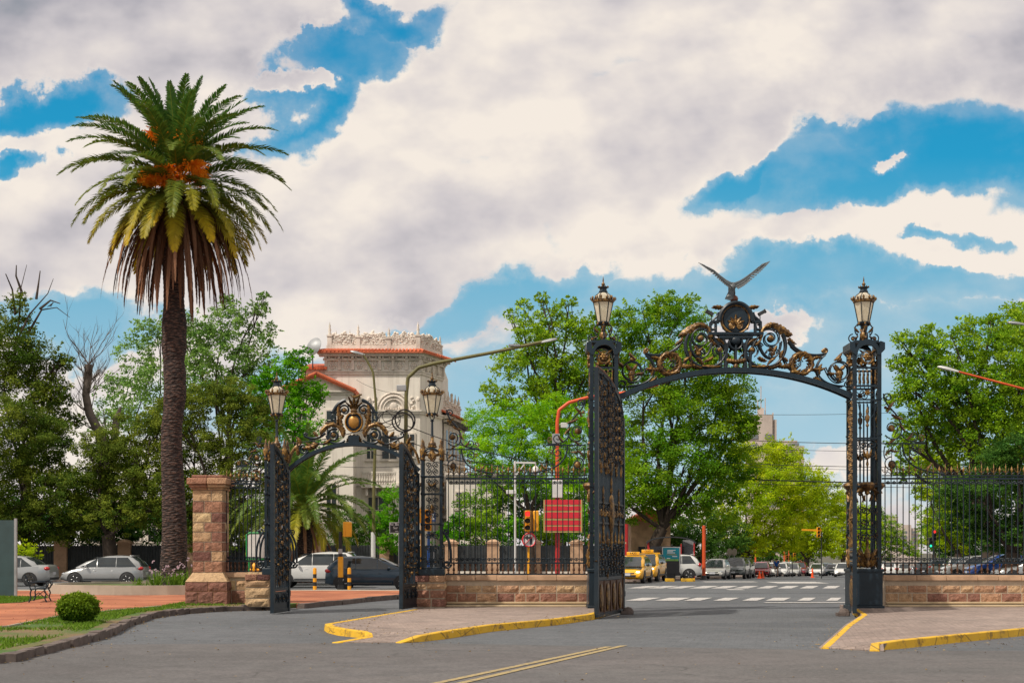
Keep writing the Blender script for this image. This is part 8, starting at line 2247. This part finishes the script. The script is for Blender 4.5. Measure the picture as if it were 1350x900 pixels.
# white camera mast
t, loc = pole('camera_mast', 'slim white mast with a dome camera on a braced arm behind the railing', 'mast', 56, [(679, 779), (679, 700), (679, 607)], .055, 'white_paint', r1=.05)
o = MB(); a, b = loc(679, 609), loc(706, 609.5); o.beam(a, b, .07); o.beam(loc(680, 626), loc(692, 610), .05); o.beam(b, loc(706, 615), .05); o.build('arm', M['white_paint'], t)
o = MB(); p = loc(706, 620); o.lathe([(.05, .20), (.12, .14), (.15, .02), (.15, -.04), (.10, -.14), (.02, -.18)], p, 12); o.build('dome_camera', M['white_paint'], t, smooth=True)
o = MB(); p = loc(676, 648); o.box(p[0] - .06, -.05, p[2], .42, .14, .16); o.build('camera', M['white_paint'], t, bevel=.02)
# traffic lights
def signal(t, p, S=1.0, lit=None, face=-1, n=3, mat='signal_yellow', side=False):
    x, y, z = p; o = MB(); w_, h_ = .34 * S, .33 * S * n
    o.box(x, y, z, w_, .22 * S, h_); 
    ho = o.build('signal_head', M[mat], t, bevel=.02)
    v = MB()
    for k in range(n):
        zz = z + h_ / 2 - h_ * (k + .5) / n
        My = Matrix.Translation((x, y + face * .11 * S, zz)) @ Matrix.Rotation(-face * PI / 2, 4, 'X')
        v.lathe([(.135 * S, 0), (.15 * S, .18 * S), (.14 * S, .18 * S), (.125 * S, 0)], n=14, M=My)
        l = MB(); Mz = Matrix.Translation((x, y + face * .125 * S, zz)) @ Matrix.Rotation(PI / 2, 4, 'X'); l.lathe([(.12 * S, -.01), (.12 * S, .01)], n=14, M=Mz)
        col = M['red_lamp'] if (lit == 'red' and k == 0) else (M['green_lamp'] if (lit == 'green' and k == n - 1) else M['black'])
        l.build('lens', col, ho)
    v.build('visor', M[mat], ho)
t, loc = pole('traffic_light', 'yellow traffic light showing red, with a no-left-turn disc below it', 'traffic light', 56, [(697, 779), (697, 740), (697, 700)], .06, 'signal_yellow'); p = loc(697.5, 686); signal(t, (p[0] - .06, -.1, p[2]), .86, 'red'); 
o = MB(); p2 = loc(704.5, 686); o.box(p2[0] + .06, .05, p2[2], .24, .34, .84); o.build('signal_side_head', M['signal_yellow'], t, bevel=.04)
p = loc(697.5, 711); Mx = Matrix.Translation((p[0], -.16, p[2])) @ Matrix.Rotation(PI / 2, 4, 'X')
o = MB(); o.lathe([(.29, -.01), (.29, .01)], n=32, M=Mx); sg = o.build('no_left_turn_sign', M['white_paint'], t)
o = MB(); o.tube([(p[0] + .27 * math.cos(a), -.18, p[2] + .27 * math.sin(a)) for a in [2 * PI * i / 36 for i in range(36)]], .032, 6, closed=True); o.beam((p[0] - .19, -.20, p[2] - .19), (p[0] + .19, -.20, p[2] + .19), .055, .02); o.build('red_ring', M['sign_red'], sg)
o = MB(); o.beam((p[0] + .09, -.178, p[2] - .18), (p[0] + .09, -.178, p[2] + .10), .08, .01); o.box(p[0] + .0, -.178, p[2] + .09, .24, .012, .08); o.prism([(p[0] - .18, p[2] + .09), (p[0] - .05, p[2] + .20), (p[0] - .05, p[2] - .02)], -.186, -.174); o.build('arrow', M['text_black'], sg)
t, loc = pole('traffic_light', 'yellow pedestrian signal turned away on a black pole with a yellow band', 'traffic light', 56.4, [(449, 780), (449, 740), (449, 700)], .10, 'black'); p = loc(458, 697)
o = MB(); o.box(p[0], 0, p[2], .34, .30, .62); o.box(p[0] + .06, -.08, p[2] - .02, .26, .2, .58); o.build('signal_head', M['signal_yellow'], t, bevel=.03); o = MB(); o.beam((0, 0, p[2] - .2), (p[0], 0, p[2] - .2), .06); o.build('bracket', M['black'], t)
o = MB(); o.tube([(0, 0, Zp(760, 56.4)), (0, 0, Zp(733, 56.4))], .112, 12); o.build('yellow_band', M['signal_yellow'], t, smooth=True)
o = MB(); p = loc(449, 726); o.box(0, -.1, p[2], .16, .1, .2); o.build('push_button_box', M['grey_metal'], t)
for px, lb in ((415, 'yellow and black striped bollard left of the pedestrian signal'), (460.5, 'yellow and black striped bollard just right of the pedestrian signal')):
    t = thing('bollard', lb, 'bollard', at(px, 55.3, .125), group='striped bollards'); h = .90
    for i, (a, b) in enumerate(((0, .16), (.16, .32), (.32, .48), (.48, .64), (.64, .9))):
        o = MB(); pr = [(.075, a * 1.0), (.075, b)] if b < .9 else [(.075, a), (.075, .84), (.06, .885), (.02, .9)]; o.lathe(pr, n=16); o.build('band', M['signal_yellow'] if i % 2 == 0 else M['black'], t, smooth=True)
# street name sign
t, loc = pole('street_sign', 'black street name plate with white lettering left of the open small gate leaf', 'street sign', 58, [(526, 777), (526, 720), (526, 682)], .04, 'grey_metal')
p = loc(526, 695); o = MB(); o.box(p[0] + .0, -.05, p[2], .80, .03, .46); pl_ = o.build('plate', M['text_white'], t); o = MB(); o.box(p[0], -.068, p[2], .75, .012, .41); o.build('plate_face', M['text_black'], pl_)
link(text_mesh('Av. Boulogne\nSur Mer', .145, M['text_white']), 'lettering', pl_, (p[0], -.078, p[2] + .07), (R(90), 0, 0)); link(text_mesh('1000 - 1100', .07, M['text_white']), 'lettering', pl_, (p[0], -.078, p[2] - .15), (R(90), 0, 0))
# signals behind the middle pier
t, loc = pole('traffic_light', 'yellow signal on a blue wrapped pole seen through the middle lantern pier', 'traffic light', 57, [(565, 778), (565, 740), (565, 700)], .075, 'blue'); p = loc(564.5, 685); signal(t, (p[0], -.05, p[2]), .9, None)
t, loc = pole('traffic_light', 'narrow yellow signal seen side-on through the middle lantern pier', 'traffic light', 57.5, [(555.5, 778), (555.5, 740), (555.5, 690)], .05, 'signal_yellow'); p = loc(555, 679); signal(t, (p[0], .1, p[2]), .62, None, face=1)
t, loc = pole('sign', 'small blue notice plate on a thin pole behind the middle lantern pier', 'sign', 60, [(572, 776), (572, 720), (572, 674)], .03, 'grey_metal'); p = loc(570.5, 680.5); o = MB(); o.box(p[0], -.05, p[2], .26, .03, .4); q_ = o.build('plate', M['blue'], t); o = MB(); o.box(p[0], -.07, p[2], .14, .01, .26); o.build('emblem', M['text_white'], q_)
# green framed stand and yellow post behind the left railing
t = thing('poster_stand', 'green-framed white notice stand seen through the left railing', 'stand', at(345, 55, .12)); o = MB(); Y = 55; w_, h_ = 1.20, 1.05; zc = Zp(719, Y) - .12
o.box(0, 0, zc, w_ - .1, .05, h_ - .1); o.build('panel', M['white_paint'], t); o = MB(); fr_ = [(-w_ / 2, zc - h_ / 2), (w_ / 2, zc - h_ / 2), (w_ / 2, zc + h_ / 2 - .08), (w_ / 2 - .1, zc + h_ / 2), (-w_ / 2 + .1, zc + h_ / 2), (-w_ / 2, zc + h_ / 2 - .08)]
o.tube([(a, 0, b) for a, b in fr_], .05, 6, closed=True); o.box(.3, 0, zc + h_ / 2 + .08, .34, .06, .14)
for sx in (-1, 1): o.tube([(sx * w_ * .42, 0, 0), (sx * w_ * .42, 0, zc - h_ / 2)], .04, 6)
o.build('frame', M['green_paint'], t)
t = thing('hydrant', 'small yellow hydrant post behind the left railing', 'hydrant', at(335.5, 52, .12)); o = MB(); o.lathe([(.10, 0), (.10, .06), (.07, .08), (.075, .75), (.11, .78), (.11, .98), (.08, 1.06), (.03, 1.12)], n=12); o.build('body', M['signal_yellow'], t, smooth=True); o = MB(); o.lathe([(.05, -.17), (.05, .17)], (0, 0, 0), 8, M=Matrix.Translation((0, 0, .86)) @ Matrix.Rotation(PI / 2, 4, 'Y')); o.build('outlet', M['signal_yellow'], t)
# bus shelter
Y = 92; g0 = gz(Y) + .12; t = thing('bus_shelter', 'dark bus shelter with a curved roof and red posts behind the teal poster', 'bus shelter', at(885, Y, g0), R(-8))
o = MB(); n = 14; rx = 1.65
prf = [(rx * math.cos(PI - PI * i / n), 2.35 + .45 * math.sin(PI * i / n)) for i in range(n + 1)]
o.prism(prf + [(p[0] * .96, p[1] - .07) for p in reversed(prf)], -.9, .9); o.build('roof', M['dark'], t)
for sx in (-1, 1):
    for yy in (-.8, .8): o = MB(); o.box(sx * (rx - .12), yy, 1.2, .09, .09, 2.4); o.build('post', M['red_pole'], t)
o = MB(); o.box(0, .82, 1.3, rx * 2 - .4, .03, 1.7); o.build('back_panel', M['glass_dark'], t)
o = MB(); o.box(0, .5, .45, 2.2, .4, .06)
for sx in (-.8, .8): o.box(sx, .5, .22, .08, .3, .4)
o.build('bench', M['dark'], t)
t, loc = pole('sign', 'grey rectangular notice board on a dark red post right of the bus shelter', 'sign', 88, [(898, 768), (898, 740), (898, 716)], .05, 'red_pole'); 
t, loc = pole('sign', 'pale grey back of a square board under the trees right of the shelter', 'sign', 93, [(907, 766), (907, 740), (907, 712)], .04, 'dark'); p = loc(907, 716.5); o = MB(); o.box(p[0], -.05, p[2], .72, .04, .56); o.build('board', M['grey_metal'], t)
# poster stand
Y = 84; g0 = gz(Y) + .12; t = thing('poster_stand', 'teal advertising poster stand in a white frame beside the second taxi', 'poster stand', at(885, Y, g0), R(-12))
Z1, Z0 = Zp(721, Y) - g0, Zp(757, Y) - g0 + .3; o = MB(); o.box(0, 0, (Z1 + .25) / 2, 1.06, .16, Z1 - .25); o.build('case', M['dark'], t, bevel=.02)
o = MB(); o.box(0, 0, Z1 + .02, 1.10, .18, .05); o.box(-.53, 0, Z1 - .45, .05, .18, .95); o.box(.53, 0, Z1 - .75, .05, .18, 1.5); o.build('frame', M['white_paint'], t)
o = MB(); o.box(0, -.09, Z1 - .42, .98, .012, .80); po = o.build('poster', M['poster_teal'], t)
o = MB(); o.box(0, -.098, Z1 - .76, .9, .01, .12); o.build('picture_band', M['poster_green'], po)
o = MB()
for (x, z, w_) in ((.02, -.16, .5), (-.06, -.24, .36), (.0, -.32, .48)): o.box(x, -.1, Z1 + z, w_, .01, .045)
for (x, z, w_) in ((.22, -.54, .30), (-.16, -.66, .2)): o.box(x, -.1, Z1 + z, w_, .01, .05)
o.build('lettering', M['text_white'], po); o = MB(); o.box(.02, -.1, Z1 - .43, .6, .01, .03); o.build('lettering', M['kerb_yellow'], po)
o = MB(); o.box(0, 0, .12, .5, .14, .26); o.build('foot', M['dark'], t)
# yellow kerb blocks by the taxis
for px0, px1, lb in ((877, 889, 'left'), (898, 916, 'right')):
    o = MB(); Y = 76.4; a, b = Xp(px0, Y), Xp(px1, Y); o.box((a + b) / 2, Y, .09, b - a, .3, .18); q = o.build('yellow_kerb', M['kerb_yellow'], bevel=.02); q['kind'] = 'structure'
pole('post', 'thick red-orange post standing between the shelter and the silver hatchback', 'post', 94, [(928, 764), (928, 730), (928, 692)], .13, 'orange_pole', r1=.12)
pole('post', 'dark red post under the trees at the left pier, behind the taxis', 'post', 90, [(826, 764), (826, 720), (826, 690)], .12, 'red_pole', r1=.11)
for i, (px, Y) in enumerate(((961.5, 104), (968, 106))):
    t, loc = pole('sign', ('pale back of a round road sign, left one of the pair', 'pale back of a round road sign, right one of the pair')[i], 'sign', Y, [(px, 760), (px, 740), (px, 722)], .04, 'grey_metal', group='round road sign backs'); p = loc(px, 727); o = MB(); o.lathe([(.22, -.015), (.22, .015)], n=20, M=Matrix.Translation((p[0], -.06, p[2])) @ Matrix.Rotation(R(-40), 4, 'Z') @ Matrix.Rotation(PI / 2, 4, 'X') @ Matrix.Diagonal((1, 1.3, 1, 1))); o.build('disc', M['concrete'], t)
t, loc = pole('traffic_light', 'yellow traffic light on a horizontal arm over the avenue', 'traffic light', 112, [(1083, 762), (1083, 720), (1083, 699), (1070, 698.5), (1057, 698)], .05, 'dark', base=False); p = loc(1078, 701); q = MB(); q.beam(loc(1083, 698.5), loc(1057, 697.5), .15); q.build('arm', M['signal_yellow'], t); signal(t, (p[0], -.25, p[2]), .85, None); 
t, loc = pole('traffic_light', 'cluster of low yellow traffic lights above the maroon car', 'traffic light', 135, [(1044.5, 762), (1044.5, 745), (1044.5, 729)], .05, 'dark', base=False)
for px, n_ in ((1037, 2), (1041, 2), (1047, 3)): p = loc(px, 734 if n_ == 2 else 733); signal(t, (p[0], -.1, p[2]), .75, None, n=n_)
for i, (px, Y) in enumerate(((1001.2, 112), (1005.2, 114), (1071, 122))):
    t = thing('traffic_cone', ('orange traffic cone, left one in front of the red hatchback', 'orange traffic cone, right one in front of the red hatchback', 'single tall orange marker standing in the middle of the avenue')[i], 'traffic cone', at(px, Y, gz(Y)), group='orange cones on the avenue')
    S = .62 if i < 2 else .85; o = MB(); o.lathe([(.15 * (1 if i < 2 else .7), .03), (.10, S * .5), (.04, S)], n=12); o.build('cone', M['cone'], t, smooth=True); o = MB(); o.box(0, 0, .02, .36, .36, .04); o.build('foot', M['cone'], t)
for (px, py, Y, c, lb) in ((1231, 701, 112, 'red', 'traffic light showing red behind the right railing'), (1226, 718, 120, 'green', 'traffic light showing green behind the right railing')):
    t, loc = pole('traffic_light', lb, 'traffic light', Y, [(px, 762), (px, 745), (px, py + 8)], .05, 'dark', base=False); p = loc(px, py); signal(t, (p[0], -.1, p[2] - (.25 if c == 'red' else -.25)), .9, c, mat='dark')
# lamps over the avenue
t, loc = pole('street_lamp', 'street lamp with a red and white arm in front of the big right tree', 'street lamp', 83, [(1410, 768), (1408, 640), (1404, 548), (1380, 520), (1262, 489)], .10, 'orange_pole', r1=.06); head(t, loc(1262, 489), (-1, 0, .24), 1.5, 'white_paint')
t, loc = pole('street_lamp', 'grey street lamp head at the right edge above the trees', 'street lamp', 74, [(1400, 768), (1398, 560), (1392, 440), (1370, 432), (1348, 427)], .11, 'grey_metal', r1=.06); head(t, loc(1350, 427), (-1, 0, .12), 1.1)
for i, (px, py, Y) in enumerate(((1022, 617, 150), (1060, 634, 180), (1066, 652, 205), (1082, 658, 240))):
    t, loc = pole('street_lamp', ('nearest small street lamp arm over the yellow-green trees of the avenue', 'second small street lamp arm over the avenue trees, near the cables', 'third small street lamp arm, lower among the avenue trees', 'farthest small street lamp arm by the right pier')[i], 'street lamp', Y, [(px - 26, 760), (px - 26, 700), (px - 24, py + 8), (px, py)], .09, 'orange_pole', r1=.06, base=False, group='street lamps along the avenue'); head(t, loc(px, py), (1, 0, .3), 1.3, 'white_paint')

# ---------------------------------------------------------------- overhead cables
def cable(label, a, b, sag, r=.02, mat='black', n=20):
    a, b = Vector(a), Vector(b); t = a.lerp(b, .5)
    pts = [a.lerp(b, i / n) - Vector((0, 0, sag * 4 * (i / n) * (1 - i / n))) - t for i in range(n + 1)]
    o = MB(); o.tube(pts, r, 5); q = o.build('overhead_cable', M[mat], loc=t); tag(q, label, 'cable', 'overhead cables')
def cb(label, p0, p1, Y0, Y1, sag, r): cable(label, W(p0[0], p0[1], Y0), W(p1[0], p1[1], Y1), sag, r)
cb('highest thin cable crossing the gap of sky under the main arch', (870, 542), (1330, 534), 118, 118, .5, .018)
cb('cable crossing the avenue just under the top of the balcony block', (820, 570), (1420, 578), 110, 110, .6, .028)
cb('thinner cable crossing the avenue a little below the balcony block top', (820, 582), (1420, 590), 112, 112, .5, .018)
cb('cable pair member crossing above the pale-green trees, upper line', (800, 600), (1420, 612), 108, 108, .5, .026)
cb('cable pair member crossing above the pale-green trees, lower line', (800, 604), (1420, 616), 109, 109, .5, .016)
cb('thick lowest cable bundle crossing the avenue behind the piers', (600, 606), (1450, 634), 100, 100, .7, .045)
cb('thin cable just beneath the thick lowest bundle', (600, 611), (1450, 640), 101, 101, .7, .022)
cb('cable sagging in front of the palace from the left lantern pier', (330, 583), (535, 545), 62, 60, .45, .022)
cb('cable running from the olive pole to the trees at palace cornice height', (535, 560), (735, 612), 60, 60, .25, .02)
cb('second cable from the olive pole sloping down right', (535, 580), (735, 622), 60, 60, .3, .02)
cb('third cable from the olive pole, lowest of the group', (535, 598), (735, 632), 60, 60, .2, .016)
cb('nearly level cable across the palace windows', (420, 612), (600, 604), 78, 78, .3, .015)
cb('thin cable rising from the olive pole to the palace parapet', (536, 520), (470, 500), 60, 100, .2, .012)
cb('faint cable in front of the far left trees', (0, 548), (228, 548), 80, 80, .1, .012)
